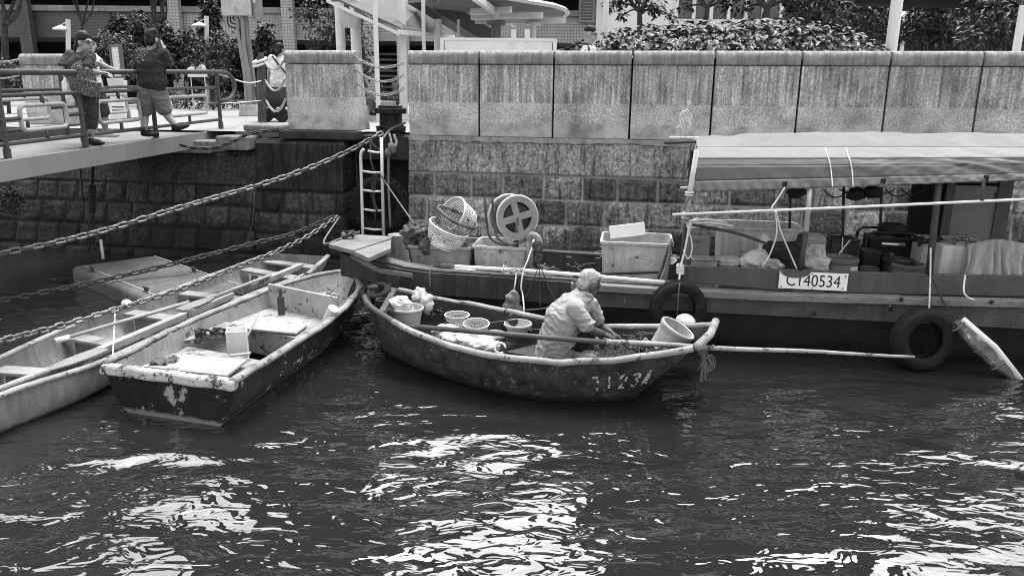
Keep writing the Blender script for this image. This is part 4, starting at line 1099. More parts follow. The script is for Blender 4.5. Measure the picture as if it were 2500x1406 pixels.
# clipped low hedges
def lowhedge(x0, x1, y0, y1, Y, label, seed):
    a, b_ = PY(x0, y1, Y), PY(x1, y0, Y)
    t = thing('clipped_hedge', label, 'hedge', ((a.x + b_.x) / 2, Y, ZQ))
    rnd = random.Random(seed); ells = []
    n = int((b_.x - a.x) / .45) + 1
    h = b_.z - ZQ
    for i in range(n): ells.append((V((a.x + (b_.x - a.x) * (i + .5) / n, Y + .4, ZQ + h * .5)), (.36, .5, h * .52)))
    leaves('foliage', ells, 230 * n, .1, LEAF, t, seed, shell=.6)
lowhedge(395, 590, 222, 262, 26.5, 'low clipped hedge along the paving behind the gangway', 5)
lowhedge(900, 985, 222, 240, 36, 'low hedge beside the two far people', 6)

# street furniture
GREYP = pm('pale_grey_paint', .5, .12, 3, .5, .05)
for (x, y0, Y, lab) in ((168, 48, 25, 'slim promenade lamp post behind the woman'), (506, 40, 26, 'slim promenade lamp post above the round shrub')):
    b0 = gb(x, Y); tp = PY(x - 2, y0, Y)
    t = thing('lamp_post', lab, 'lamp post', b0, 0, 'promenade lamp posts')
    mb = MB(); mb.tube([b0, tp], .07, 12); mb.build('pole', GREYP, t, smooth='auto')
    mb = MB(); s = PY(x - 3, y0 + 22, Y); mb.lathe([(.02, .1), (.24, .0), (.26, -.03), (.2, -.05)], 16, Matrix.Translation(s + V((-.2, 0, 0)))); mb.build('lamp_shade', GREYP, t)
    mb = MB(); mb.tube([tp + V((0, 0, -.05)), s + V((-.36, 0, .02))], .012, 6); mb.build('stay_rod', GREYP, t)
nb = gb(284, 19)
t = thing('notice_board', 'framed notice board with a pale panel on the promenade', 'notice board', nb)
BY_ = 19.; a, b_ = PY(270, 190, BY_), PY(302, 112, BY_)
FRM = pm('board_frame', .1, .2, 3, .5, .1)
T = Matrix.Translation(((a.x + b_.x) / 2, BY_, 0)) @ Matrix.Rotation(R(-38), 4, 'Z')
W_ = (b_.x - a.x) * 1.15; H_ = b_.z - a.z; zc = (a.z + b_.z) / 2
mb = MB()
for s in (-1, 1): mb.box((s * W_ / 2, 0, zc), (.06, .08, H_ + .06), T); mb.box((0, 0, zc + s * H_ / 2), (W_ - .06, .07, .06), T)
mb.build('frame', FRM, t)
mb = MB(); mb.box((0, 0, zc), (W_ - .05, .02, H_ - .05), T); pn = mb.build('panel', WHITE, t)
mb = MB(); rnd = random.Random(2)
for i in range(9):
    for c in (-1, 1): mb.box((c * .08, -.013, zc + H_ * .3 - i * H_ * .075), (.11 * rnd.uniform(.6, 1), .004, .016), T)
mb.build('printed_lines', pm('faded_print', .45, .1, 3, .8, 0), pn)
mb = MB(); mb.box((0, 0, (ZQ + a.z) / 2), (.1, .05, a.z - ZQ - .03), T); mb.build('post', FRM, t)
# small garden sign
p = PY(482, 182, 25); t = thing('garden_sign', 'small white garden sign on two thin legs before the shrub', 'sign', gb(482, 25))
mb = MB(); mb.box((p.x, 25, p.z), (.62, .03, .17)); mb.ell((p.x - .14, 25, p.z + .13), (.18, .03, .1)); mb.ell((p.x + .16, 25, p.z + .16), (.13, .03, .14)); mb.build('board', WHITE, t)
mb = MB()
for s in (-1, 1): mb.tube([(p.x + s * .22, 25, ZQ), (p.x + s * .22, 25, p.z)], .015, 6)
mb.build('leg', GREYP, t)
# folding caution board behind the railing
p = PY(283, 240, 17); b0 = V((p.x, 17, ZQ))
t = thing('caution_board', 'white folding caution board standing behind the gangway railing', 'sign', b0)
T = Matrix.Translation(b0) @ Matrix.Rotation(R(-14), 4, 'Z') @ Matrix.Rotation(R(-10), 4, 'X')
mb = MB(); mb.box((0, 0, .42), (.42, .02, .84), T); brd = mb.build('board', WHITE, t)
mb = MB(); mb.box((0, .16, .42), (.42, .02, .86), Matrix.Translation(b0) @ Matrix.Rotation(R(-14), 4, 'Z') @ Matrix.Rotation(R(8), 4, 'X')); mb.build('rear_board', GREYP, t)
mb = MB(); rnd = random.Random(8)
for r in range(3):
    for c in range(3): mb.box((-.11 + c * .11, -.014, .62 - r * .1), (.075, .004, .012), T); mb.box((-.11 + c * .11, -.014, .6 - r * .1), (.012, .004, .06), T)
for r in range(2): mb.box((0, -.014, .26 - r * .07), (.3, .004, .025), T)
mb.build('lettering', MC['sign_black'], brd)
# ================================================================== gangway
RAILP = pm('painted_rail_grey', .06, .25, 5, .45, .1, 30, chip=.3, chipv=.7, chips=14)
RAILL = pm('pale_painted_loop', .3, .15, 5, .45, .1, 30, chip=.1, chipv=.72, chips=14)
g0, g3 = PY(20, 390, 8.65), PY(540, 317, 13.2)
gd = (g3 - g0); gl = gd.length; gd.normalize()
gn = V((-gd.y, gd.x, 0)).normalized()          # towards the far rail
GW = 1.45
gw = thing('gangway', 'steel gangway with pale deck and pipe railings sloping to the quay', 'gangway', g0)
def G(t, n=0., h=0.): return g0 + gd * t + gn * n + V((0, 0, h))
DECK = pm('pale_worn_deck', .155, .25, 2.5, .75, .25, 14, wood=.0, chip=.22, chipv=.62, chips=3)
mb = MB(); a, b_ = -2.6, gl + .25
mb.geo([G(a, -.09, 0), G(b_, -.09, 0), G(b_, GW + .09, 0), G(a, GW + .09, 0), G(a, -.09, -.03), G(b_, -.09, -.03), G(b_, GW + .09, -.03), G(a, GW + .09, -.03)], [(0, 1, 2, 3), (7, 6, 5, 4), (0, 4, 5, 1), (1, 5, 6, 2), (2, 6, 7, 3), (3, 7, 4, 0)])
mb.build('deck', DECK, gw)
SB = pm('painted_side_beam', .2, .12, 1.5, .5, .05, 20, streak=.06)
for n in (-.1, GW + .1):
    mb = MB(); mb.beam(G(a, n, -.1), G(b_, n, -.1), .05, .235); mb.build('side_beam', SB, gw, bevel=.006)
posts_px = [(20, 390, 8.65), (235, 362, 9.88), (405, 340, 11.37), (540, 317, 13.2)]
ts = [(PY(*q) - g0).dot(gd) for q in posts_px]
ts = [ts[0] - (ts[1] - ts[0])] + ts
RH = .95
def railing(n, name_side):
    r = bpy.data.objects.new('railing', None); col.objects.link(r); r.parent = gw; OFF[r.name] = OFF[gw.name]
    for t in ts:
        mb = MB(); mb.tube([G(t, n, .0), G(t, n, RH)], .032, 10); mb.tube([G(t, n, .0), G(t, n, .12)], .042, 10); mb.tube([G(t, n, .0), G(t, n, .012)], .075, 10); mb.build('post', RAILP, r, smooth='auto')
    mb = MB(); pts = [G(ts[0], n, RH), G(ts[-1] + .1, n, RH)]
    if n == 0: pts = pts[:1] + [G(ts[-1] + .15, n, RH)] + [G(ts[-1] + .15 + .42 * math.sin(k * PI / 10) , n, RH - .24 + .24 * math.cos(k * PI / 10)) for k in range(1, 10)] + [G(ts[-1], n, RH - .48)]
    mb.tube(pts, .036, 10); mb.build('top_rail', RAILP, r, smooth=True)
    mb = MB()
    for i in range(len(ts) - 1):
        ml = MB()
        t0, t1 = ts[i], ts[i + 1]; w = t1 - t0; tm = (t0 + t1) / 2
        mb.tube([G(t0, n, .70), G(t1, n, .70)], .024, 8); mb.tube([G(t0, n, .17), G(t1, n, .17)], .024, 8)
        l0, l1 = tm - w * .29, tm + w * .29
        mb.tube([G(t0, n, .44), G(l0, n, .44)], .024, 8); mb.tube([G(l1, n, .44), G(t1, n, .44)], .024, 8)
        mb.tube([G(tm, n, .17), G(tm, n, .3)], .024, 8); mb.tube([G(tm, n, .58), G(tm, n, .70)], .024, 8)
        cr = .07; loop = []
        for (cx, cz, a0) in ((l1 - cr, .58 - cr, 0), (l0 + cr, .58 - cr, 90), (l0 + cr, .3 + cr, 180), (l1 - cr, .3 + cr, 270)):
            for k in range(6): aa = R(a0 + k * 18); loop.append(G(cx + cr * math.cos(aa), n, cz + cr * math.sin(aa)))
        ml.tube(loop, .026, 8, closed=True); ml.build('rectangular_loop', RAILL, r, smooth=True)
    mb.build('cross_rails', RAILP, r, smooth=True)
railing(0, 'near'); railing(GW, 'far')
# wire looped from the railing end to the chain post
def rope(pts, r, mat, name, label, cat='rope', n=6, smooth=True, parent=None, k=6):
    mb = MB(); mb.tube(cat_pts(pts, k) if len(pts) > 2 else pts, r, n)
    o = mb.build(name, mat, parent, smooth=smooth)
    if parent is None: solo(o, label, cat)
    return o
ROPEW = pm('white_rope', .55, .25, 30, .9, .6, 120); ROPED = pm('dark_rope', .04, .5, 30, .9, .6, 120); ROPEG = pm('grey_rope', .13, .4, 30, .9, .6, 120)
PX, PYp = 640, 16.0
pb = PY(640, 298, PYp)
rope([G(ts[-1], 0, RH - .02), PY(600, 202, 14.6), PY(640, 198, 16)], .012, ROPEW, 'tie_wire', 'pale wire sagging from the gangway rail end to the chain post')
rope([G(ts[-1], 0, RH - .52), PY(590, 250, 14.6), PY(640, 246, 16)], .01, ROPEW, 'tie_wire', 'lower pale wire from the gangway rail to the chain post')

# ================================================================== chains
STEEL = pm('galvanised_chain', .14, .35, 20, .42, .2, 60, metal=.5); RUST = pm('rusty_chain', .055, .5, 20, .6, .3, 60, metal=.3)
def chain_mesh(pts, L, wr, name, mat, label=None, parent=None, k=14, group=None, cat='chain', jit=0.0):
    P = cat_pts(pts, k) if len(pts) > 2 else [V(p) for p in pts]
    seg = []; pitch = L - 2 * wr * 1.05
    # resample by arc length
    acc = 0; out = [P[0]]
    for a, b in zip(P, P[1:]):
        d = (b - a).length; 
        while acc + d >= pitch:
            t = (pitch - acc) / d; a = a.lerp(b, t); out.append(a.copy()); d = (b - a).length; acc = 0
        acc += d
    mb = MB(); rnd = random.Random(len(out)); w2 = L * .3
    for i in range(len(out) - 1):
        a, b = out[i], out[i + 1]; c = (a + b) / 2; t = (b - a).normalized()
        s = t.cross(V((0, 0, 1))); s = s.normalized() if s.length > 1e-3 else V((1, 0, 0)); u = s.cross(t)
        ang = (i % 2) * PI / 2 + PI / 4 + rnd.uniform(-.25, .25)
        q = s * math.cos(ang) + u * math.sin(ang)
        h = L / 2 - w2
        loop = []
        for j in range(14):
            a2 = 2 * PI * j / 14; off = h if math.cos(a2) > 1e-6 else (-h if math.cos(a2) < -1e-6 else 0)
            loop.append(c + t * (off + (w2 - wr) * math.cos(a2)) + q * (w2 - wr) * math.sin(a2))
        mb.tube(loop, wr, 6, closed=True, up=tuple(q.cross(t)))
    o = mb.build(name, mat, parent, smooth=True, merge=False)
    if parent is None: solo(o, label, cat, group)
    return o
def ppts(l): return [PY(*q) for q in l]
chain_mesh(ppts([(-130, 642, 8.2), (0, 619, 8.6), (223, 571, 9.3), (450, 504, 10.1), (684, 436, 10.9), (828, 380, 11.5), (905, 340, 11.8), (938, 322, 12.0)]), .16, .018, 'mooring_chain', STEEL, 'thick pale mooring chain from the bollard across to the left edge, topmost of three', group='mooring chains')
chain_mesh(ppts([(-130, 752, 8.3), (0, 734, 8.7), (144, 706, 9.1), (299, 673, 9.5), (450, 637, 9.9), (612, 596, 10.4), (720, 569, 10.8), (828, 524, 11.1)]), .135, .0145, 'mooring_chain', RUST, 'dark rusty mooring chain passing over the floating pontoon', group='mooring chains')
chain_mesh(ppts([(-130, 862, 5.8), (0, 832, 6.2), (144, 796, 6.85), (281, 756, 7.4), (324, 743, 7.65), (450, 702, 8.3), (583, 650, 9.2), (684, 610, 9.9), (756, 574, 10.5), (828, 526, 11.1)]), .125, .0135, 'mooring_chain', STEEL, 'mooring chain lying along the far rail of the long white skiff', group='mooring chains')
chain_mesh(ppts([(440, 354, 11.6), (480, 362, 11.65), (528, 360, 11.7), (576, 342, 11.8), (608, 327, 11.9), (655, 319, 12.0), (700, 314, 12.1)]), .11, .015, 'mooring_chain', RUST, 'short dark chain from the gangway beam up to the plinth stone', group='mooring chains')
WCH = pm('pale_thin_chain', .3, .2, 20, .5, .1, 60)
for i, (a, b_, s) in enumerate((((866, 138), (990, 149), .13), ((869, 171), (990, 178), .15), ((871, 203), (990, 210), .16))):
    A_, B_ = PY(a[0], a[1], 12.05), PPL(b_[0] + 3, b_[1], A0, YAW, -.1)
    chain_mesh(sag(A_, B_, s, 16), .085, .0085, 'barrier_chain', WCH, ('upper', 'middle', 'lowest')[i] + ' thin pale chain across the gap above the bollard', k=2, group='barrier chains')
for i, (a, b_, s) in enumerate((((646, 150), (694, 146), .16), ((648, 196), (696, 192), .2), ((650, 245), (698, 240), .22))):
    A_, B_ = PY(a[0], a[1], 15.95), PY(b_[0], b_[1], 13.0)
    chain_mesh(sag(A_, B_, s, 16), .075, .009, 'barrier_chain', WCH, ('upper', 'middle', 'lowest')[i] + ' thin chain from the chain post to the free standing parapet block', k=2, group='barrier chains')
for i, y in enumerate((150, 190)):
    chain_mesh(sag(PY(-60, y - 8, 13.6), PY(50, y - 6, 13.4), .06, 12), .07, .008, 'barrier_chain', WCH, ('upper', 'lower')[i] + ' thin chain at the far left running into the left parapet block', k=2, group='barrier chains')
# chain post with two white rings
t = thing('chain_post', 'dark iron chain post with two white rings round its head', 'post', pb)
top_ = PY(637, 140, PYp)
mb = MB(); mb.tube([pb, top_], .085, 16); mb.tube([top_, top_ + V((0, 0, .09))], [.06, .055], 16); mb.build('post', pm('dark_iron', .06, .4, 8, .6, .3, 40), t, smooth='auto')
mb = MB()
for dz, rr in ((.0, .13), (-.07, .125)):
    c = PY(634, 148, PYp) + V((0, 0, dz)); mb.tube([c + V((rr * math.cos(a), rr * math.sin(a), .05 * math.sin(a + .8))) for a in [2 * PI * i / 20 for i in range(20)]], .026, 8, closed=True)
mb.build('rope_ring', WHITE, t, smooth=True)
# wheeled bin behind it
wb = PY(676, 285, 16.6); wb.z = ZQ
t = thing('wheeled_cart', 'dark rounded two wheeled cart between the chain post and the parapet block', 'cart', wb)
T = Matrix.Translation(wb + V((0.02, 0, .72))) @ Matrix.Rotation(PI / 2, 4, 'Z') @ Matrix.Rotation(PI / 2, 4, 'X')
mb = MB(); mb.prism([(.36 * math.cos(a), .42 * math.sin(a)) for a in [PI + PI * i / 14 for i in range(15)]], .7, T, -.35); mb.build('tub', pm('cart_grey', .06, .3, 4, .5, .1, 20), t, bevel=.01)
for s in (-.13, .2):
    mb = MB(); T = Matrix.Translation(wb + V((s, -.3, .15))) @ Matrix.Rotation(PI / 2, 4, 'X'); mb.lathe([(.05, -.04), (.13, -.05), (.15, -.03), (.15, .03), (.13, .05), (.05, .04)], 20, T); mb.build('wheel', BLK, t, smooth='auto')
# bollard in the gap
bb = PY(955, 318, 12.45)
bz = ZQ
t = thing('bollard', 'black iron mooring bollard with a broad square cap in the parapet gap', 'bollard', (bb.x, bb.y, bz))
IRON = pm('black_iron', .018, .5, 6, .55, .4, 25, streak=.4)
zt = PY(955, 268, 12.45).z
mb = MB(); mb.tube([(bb.x, bb.y, bz), (bb.x, bb.y, bz + .06), (bb.x, bb.y, zt - .04)], [.23, .185, .18], 20); mb.build('stem', IRON, t, smooth='auto')
mb = MB(); 
mb.prism([(.25 * sx, .25 * sy) for sx, sy in ((-1, -.8), (-.8, -1), (.8, -1), (1, -.8), (1, .8), (.8, 1), (-.8, 1), (-1, .8))], .085, Matrix.Translation((bb.x, bb.y, zt - .06)) @ Matrix.Rotation(.15, 4, 'Z')); mb.prism([(.2 * math.cos(PI * k / 4 + .4), .2 * math.sin(PI * k / 4 + .4)) for k in range(8)], .04, Matrix.Translation((bb.x, bb.y, zt + .025)))
mb.build('cap', IRON, t, bevel=.01)
# rope and chain tangle round its foot
mb = MB(); rnd = random.Random(5)
for i in range(9):
    a0 = rnd.uniform(0, 6); rr = rnd.uniform(.19, .235); z = ZQ + .02 + rnd.random() * .06
    mb.tube([(bb.x + rr * math.cos(a), bb.y + rr * math.sin(a), z + .03 * math.sin(a * 2 + a0)) for a in [2 * PI * k / 22 for k in range(22)]], .013, 6, closed=True)
solo(mb.build('rope_tangle', ROPED, smooth=True), 'dark mooring ropes wound round the foot of the bollard', 'rope')
rope(ppts([(930, 345, 11.75), (948, 322, 12.1), (962, 312, 12.2), (990, 300, 12.5)]), .02, ROPEG, 'mooring_rope', 'grey rope end slung over the bollard foot')
for i, (l, r, m_) in enumerate((([(950, 325, 12.1), (956, 352, 11.6), (950, 370, 11.5), (948, 440, 11.4), (953, 555, 11.3)], .018, ROPEG), ([(962, 330, 11.9), (968, 350, 11.7), (957, 366, 11.5), (950, 352, 11.6)], .022, ROPEG),
                       ([(905, 342, 11.7), (905, 390, 11.45), (912, 420, 11.4), (908, 470, 11.4), (918, 540, 11.4)], .013, ROPED), ([(898, 340, 11.7), (915, 358, 11.6), (930, 372, 11.5), (932, 425, 11.4)], .012, ROPED), ([(920, 420, 11.4), (912, 480, 11.4), (922, 520, 11.35)], .02, ROPED))):
    rope(ppts(l), r, m_, 'hanging_rope', ('thick frayed rope hanging right of the ladder', 'looped rope knot above the ladder top', 'dark rope hanging through the ladder rungs', 'thin dark rope from the chain to the ladder rail', 'short dark rope end between the ladder rails')[i])
mb = MB()
for i in range(5): mb.ell(PY(952 + rnd.uniform(-7, 7), 365 + rnd.uniform(-9, 9), 11.45), (.05, .05, .06), bump=.5, seed=i)
solo(mb.build('frayed_knot', ROPEG, smooth=True), 'frayed grey rope knot beside the ladder top', 'rope knot')
rope(ppts([(930, 428, 11.35), (945, 452, 11.2), (1012, 548, 9.3)]), .011, ROPEG, 'mooring_line', 'taut thin line from the ladder down to the work boat bow')
# ladder
lp = PY(915, 575, 11.35)
t = thing('ladder', 'pale aluminium ladder hanging on the sea wall below the bollard', 'ladder', lp)
ALU = pm('aluminium', .6, .12, 10, .4, .05, 40, metal=.25)
Yl = 11.4
mb = MB(); mb.tube(cat_pts(ppts([(888, 364, Yl), (881, 378, Yl), (882, 430, Yl), (886, 580, Yl - .05)]), 5), .028, 10, flat=.8); mb.build('side_rail', ALU, t, smooth=True)
mb = MB(); mb.tube(ppts([(931, 336, Yl), (933, 430, Yl), (937, 580, Yl - .05)]), .03, 10, flat=.8); mb.build('side_rail', ALU, t, smooth=True)
for i, (y, x0, x1) in enumerate(((371, 898, 932), (420, 884, 933), (466, 885, 934), (513, 886, 935), (559, 887, 936))):
    mb = MB(); mb.tube(ppts([(x0, y - 2, Yl), ((x0 + x1) / 2, y + 1.5, Yl), (x1, y + 1.5, Yl)]), .017, 8); mb.build('rung', ALU, t, smooth=True)
# tyres
TYRE = pm('tyre_rubber', .012, .5, 8, .8, .4, 40, chip=.05, chipv=.62, chips=8, spec=.12)
def tyre(c, r, wd, fwd, label, ropey=None, lug=False):
    t = thing('tyre', label, 'tyre', c, 0, 'tyre fenders')
    M = Matrix.Translation(V(c)) @ frame(fwd).to_4x4() @ Matrix.Rotation(-PI / 2, 4, 'X')
    ri = r * .6; h = wd / 2
    prof = [(ri, -h * .55), (ri * 1.02, -h * .8), (ri * 1.12, -h * .92), (r * .86, -h * 1.0), (r * .95, -h * .86), (r, -h * .62), (r * 1.005, 0), (r, h * .62), (r * .95, h * .86), (r * .86, h), (ri * 1.12, h * .92), (ri * 1.02, h * .8), (ri, h * .55), (ri * 1.1, h * .45), (r * .9, h * .5), (r * .94, 0), (r * .9, -h * .5), (ri * 1.1, -h * .45), (ri, -h * .55)]
    mb = MB(); mb.lathe(prof, 56, M, False, False); mb.build('carcass', TYRE, t, smooth='auto', ang=35)
    if not lug:
        mb = MB()
        for zz in (-.5, -.2, .2, .5): mb.tube([M @ V((r * 1.004 * math.cos(a), r * 1.004 * math.sin(a), h * zz)) for a in [2 * PI * k / 56 for k in range(56)]], .006, 5, closed=True)
        mb.build('tread_ring', TYRE, t, smooth=True); return t
    mb = MB(); n = 30
    for i in range(n):
        for s in (-1, 1):
            a = 2 * PI * (i + .25 * s) / n
            Mt = M @ Matrix.Rotation(a, 4, 'Z') @ Matrix.Translation((r * 1.0, 0, s * h * .42))
            mb.box((0, 0, 0), (.03 * r / .3, r * 2 * PI / n * .5, h * .62), Mt, rot=(s * .35, 0, 0))
    mb.build('tread_blocks', TYRE, t)
    return t
tc_ = PY(926, 500, 11.75)
tyre(tc_, 68 / 1850 * 11.9, .26, (0, -1, .03), 'big black tractor tyre hung on the wall behind the ladder', lug=True)
# things hanging on the dark wall left
rope(ppts([(226, 405, 11.6), (225, 470, 11.5), (228, 545, 11.4), (232, 612, 11.3)]), .022, BLK, 'hanging_pole', 'dark pole hanging from the gangway into the water', 'pole')
mb = MB()
for i in range(16): z0 = PY(225, 455 + i * 4.2, 11.42); mb.tube([z0 + V((.045 * math.cos(a), .045 * math.sin(a), .01 * math.sin(a))) for a in [2 * PI * k / 10 for k in range(10)]], .012, 5, closed=True)
for i in range(9): x = 222 + rnd.uniform(-14, 12); mb.tube(cat_pts(ppts([(226, 515 + i * 3, 11.42), ((226 + x) / 2, 545, 11.38), (x, 580 + rnd.uniform(0, 40), 11.3)]), 4), .012, 5)
solo(mb.build('rope_lashing', ROPED, smooth=True), 'dark rope lashing and loose strands on the pole under the gangway', 'rope')
rope(ppts([(246, 585, 11.35), (252, 632, 11.3)]), .022, WHITEB, 'white_pipe', 'short white pipe standing at the waterline under the gangway', 'pipe')
rope(ppts([(196, 410, 11.6), (203, 490, 11.5)]), .012, ROPED, 'hanging_rope', 'thin dark rope under the gangway')
rope(ppts([(622, 470, 11.5), (616, 540, 11.3), (598, 612, 11.1)]), .006, ROPED, 'hanging_rope', 'thin dark line against the wall in the middle of the left wall')
mb = MB()
for i in range(26): c = PY(20 + rnd.uniform(-22, 24), 490 + rnd.uniform(-22, 26), 12.15); mb.tube([c + V((rnd.uniform(-.13, .13), rnd.uniform(-.05, .05), rnd.uniform(-.13, .13))) for k in range(4)], .018, 5)
solo(mb.build('rope_tangle', ROPED, smooth=True), 'black tangle of old rope on the wall at the far left', 'rope')
# ================================================================== boats
BA = V((2.4, 7.65, 0)); BYAW = R(-8.9)
BX = V((math.cos(BYAW), math.sin(BYAW), 0)); BN = V((-math.sin(BYAW), math.cos(BYAW), 0))   # inward
def B(px, py, ins=0.0): return PPL(px, py, BA, BYAW, -ins)
def BL(u, ins, z): return BA + BX * u + BN * ins + V((0, 0, z))
def bu(px, py, ins=0.): return (B(px, py, ins) - BA).dot(BX)

def hull_rails(mb_out, stations, th=.03, nb=9, inner=True):
    """stations: (near rail, far rail, keel z, bottom width fraction, shift of the keel along the boat)"""
    O = []; I = []
    for (N, Fp, zb, wf, sh) in stations:
        N, Fp = V(N), V(Fp); c = (N + Fp) / 2; h = (Fp - N) / 2; sh = V(sh)
        def sec(t_, zo):
            ring = []
            for k in range(-nb, nb + 1):
                s = abs(k) / nb; q = 1 - s
                # bezier from keel (s=0) to the rail (s=1)
                w = (3 * s * s * q * .98 + s ** 3 + 3 * s * q * q * wf)
                zt = N.z if k < 0 else Fp.z
                zz = q ** 3 * zo + 3 * s * q * q * zo + 3 * s * s * q * (zo + (zt - zo) * .45) + s ** 3 * zt
                f = 1 - (zz - zo) / max(zt - zo, 1e-3)
                hw = h * max(1 - t_ / max(h.length, 1e-3), .02)
                p = c + hw * w * (1 if k >= 0 else -1) + sh * f
                ring.append(V((p.x, p.y, zz)))
            return ring
        O.append(sec(0, zb)); I.append(sec(th, zb + th))
    for e_, nx in ((0, 1), (-1, -2)):
        dv = (I[nx][nb] - I[e_][nb]); dv.z = 0; dv = dv.normalized() * th
        I[e_] = [p + dv * (1 if 0 < k < 2 * nb else .6) for k, p in enumerate(I[e_])]
    n = 2 * nb + 1; vs = []; fs = []
    for ring in O: vs += ring
    for ring in I: vs += ring
    m = len(stations); o2 = m * n
    for i in range(m - 1):
        for k in range(n - 1):
            fs.append((i * n + k, (i + 1) * n + k, (i + 1) * n + k + 1, i * n + k + 1))
            fs.append((o2 + i * n + k, o2 + i * n + k + 1, o2 + (i + 1) * n + k + 1, o2 + (i + 1) * n + k))
        for k in (0, n - 1): fs.append((i * n + k, (i + 1) * n + k, o2 + (i + 1) * n + k, o2 + i * n + k))
    for i in (0, m - 1): fs.append(tuple(i * n + k for k in range(n))); fs.append(tuple(o2 + i * n + k for k in range(n - 1, -1, -1)))
    mb_out.geo(vs, fs)
    return O, I
def interp(sts, k=4):
    """smooth the station list"""
    N = cat_pts([s[0] for s in sts], k); Fp = cat_pts([s[1] for s in sts], k); out = []
    m = len(sts) - 1
    for i in range(len(N)):
        t = i / k; a = min(int(t), m - 1); f = t - a
        s0, s1 = sts[a], sts[a + 1]
        out.append((N[i], Fp[i], s0[2] * (1 - f) + s1[2] * f, s0[3] * (1 - f) + s1[3] * f, V(s0[4]).lerp(V(s1[4]), f)))
    return out
def wob(pts, amp, sc=3.):
    return [p + V((noise.noise(p * sc), noise.noise(p * sc + V((9, 0, 0))), noise.noise(p * sc + V((0, 9, 0))))) * amp for p in pts]
def two_tone(name, paint, chipcol, scale, thr, rough=.6, streak=.3, b2=None, bump=.4):
    return pm(name, paint, .35, 3, rough, bump, 22, streak=streak, chip=chipcol, chipv=thr, chips=scale)
def textmesh(s, size, T, name, mat, parent, depth=.001, spacing=1.0):
    cu = bpy.data.curves.new('t', 'FONT'); cu.body = s; cu.size = size; cu.extrude = depth; cu.align_x = 'CENTER'; cu.align_y = 'CENTER'; cu.space_character = spacing
    ob = bpy.data.objects.new('t', cu); col.objects.link(ob)
    dg = bpy.context.evaluated_depsgraph_get(); me = bpy.data.meshes.new_from_object(ob.evaluated_get(dg))
    bpy.data.objects.remove(ob); bpy.data.curves.remove(cu)
    me.transform(T); me.materials.clear(); me.materials.append(mat); me.name = name
    if parent is not None: me.transform(Matrix.Translation(-OFF.get(parent.name, V((0, 0, 0)))))
    o = bpy.data.objects.new(name, me); col.objects.link(o)
    if parent is not None: o.parent = parent
    return o

def hull_pt(S, i, s, z, inset=.05):
    """point inside the hull at station i, s from the near side (0) to the far side (1), height z"""
    i = max(0, min(i, len(S) - 1.001)); k = int(i); f = i - k
    N = S[k][0].lerp(S[k + 1][0], f); Fp = S[k][1].lerp(S[k + 1][1], f); zb = S[k][2] * (1 - f) + S[k + 1][2] * f; wf = S[k][3] * (1 - f) + S[k + 1][3] * f; sh = V(S[k][4]).lerp(V(S[k + 1][4]), f)
    lo, hi = 0., 1.; zt = (N.z + Fp.z) / 2
    for _ in range(24):
        t = (lo + hi) / 2; q = 1 - t
        zz = q ** 3 * zb + 3 * t * q * q * zb + 3 * t * t * q * (zb + (zt - zb) * .45) + t ** 3 * zt
        if zz < z: lo = t
        else: hi = t
    q = 1 - t; w = 3 * t * t * q * .98 + t ** 3 + 3 * t * q * q * wf
    c = (N + Fp) / 2; h = (Fp - N) / 2; w = max(w - inset / max(h.length, .01), .01)
    p = c + h * w * (2 * s - 1) + sh * (1 - (min(z, zt) - zb) / (zt - zb)); return V((p.x, p.y, z))

# ------------------------------------------------------------------ pontoon
A_, B_, C_ = PZ(172, 650, .2), PZ(380, 622, .2), PZ(375, 737, .2)
D_ = B_ + C_ - A_
mb = MB(); q4 = [A_, C_, D_, B_]
mb.geo(q4 + [V((p.x, p.y, -.12)) for p in q4], [(0, 1, 2, 3), (7, 6, 5, 4), (0, 4, 5, 1), (1, 5, 6, 2), (2, 6, 7, 3), (3, 7, 4, 0)])
pt = thing('floating_pontoon', 'flat grey floating pontoon beside the sea wall', 'pontoon', (A_ + D_) / 2 - V((0, 0, .2)))
PON = pm('pontoon_grey', .085, .4, 3.5, .65, .25, 16, streak=.1, grain=.3, chip=.2, chipv=.66, chips=9)
mb.build('float_body', PON, pt, bevel=.07, seg=4, smooth='auto', ang=60)
mb = MB(); e1 = (C_ - A_).normalized(); e2_ = (B_ - A_).normalized()
for t_ in (.12, .95): a = A_ + e2_ * (B_ - A_).length * t_ + V((0, 0, .004)); mb.beam(a + e1 * .1, a + (C_ - A_) * .96, .02, .008)
mb.build('painted_line', pm('faded_line', .24, .2, 6, .7, 0), pt)
mb = MB()
for t_ in (): mb.beam(A_.lerp(C_, .04) + e2_ * (B_ - A_).length * t_ + V((0, 0, .006)), A_.lerp(C_, .96) + e2_ * (B_ - A_).length * t_ + V((0, 0, .006)), .05, .03)
for t_ in (.33, .66): mb.beam(A_.lerp(C_, t_) + e2_ * .06 + V((0, 0, .002)), A_.lerp(C_, t_) + e2_ * ((B_ - A_).length - .06) + V((0, 0, .002)), .012, .006)
mb.build('deck_rib', PON, pt, bevel=.006)
for t_, w_ in ((.2, .08), (.55, .9), (.8, .12)):
    c = A_.lerp(C_, t_) + e2_ * (B_ - A_).length * w_; mb = MB(); mb.beam(c - e1 * .07 + V((0, 0, .05)), c + e1 * .07 + V((0, 0, .05)), .022, .022); mb.tube([c - e1 * .03, c - e1 * .03 + V((0, 0, .05))], .012, 6); mb.tube([c + e1 * .03, c + e1 * .03 + V((0, 0, .05))], .012, 6); mb.build('cleat', RUST, pt)

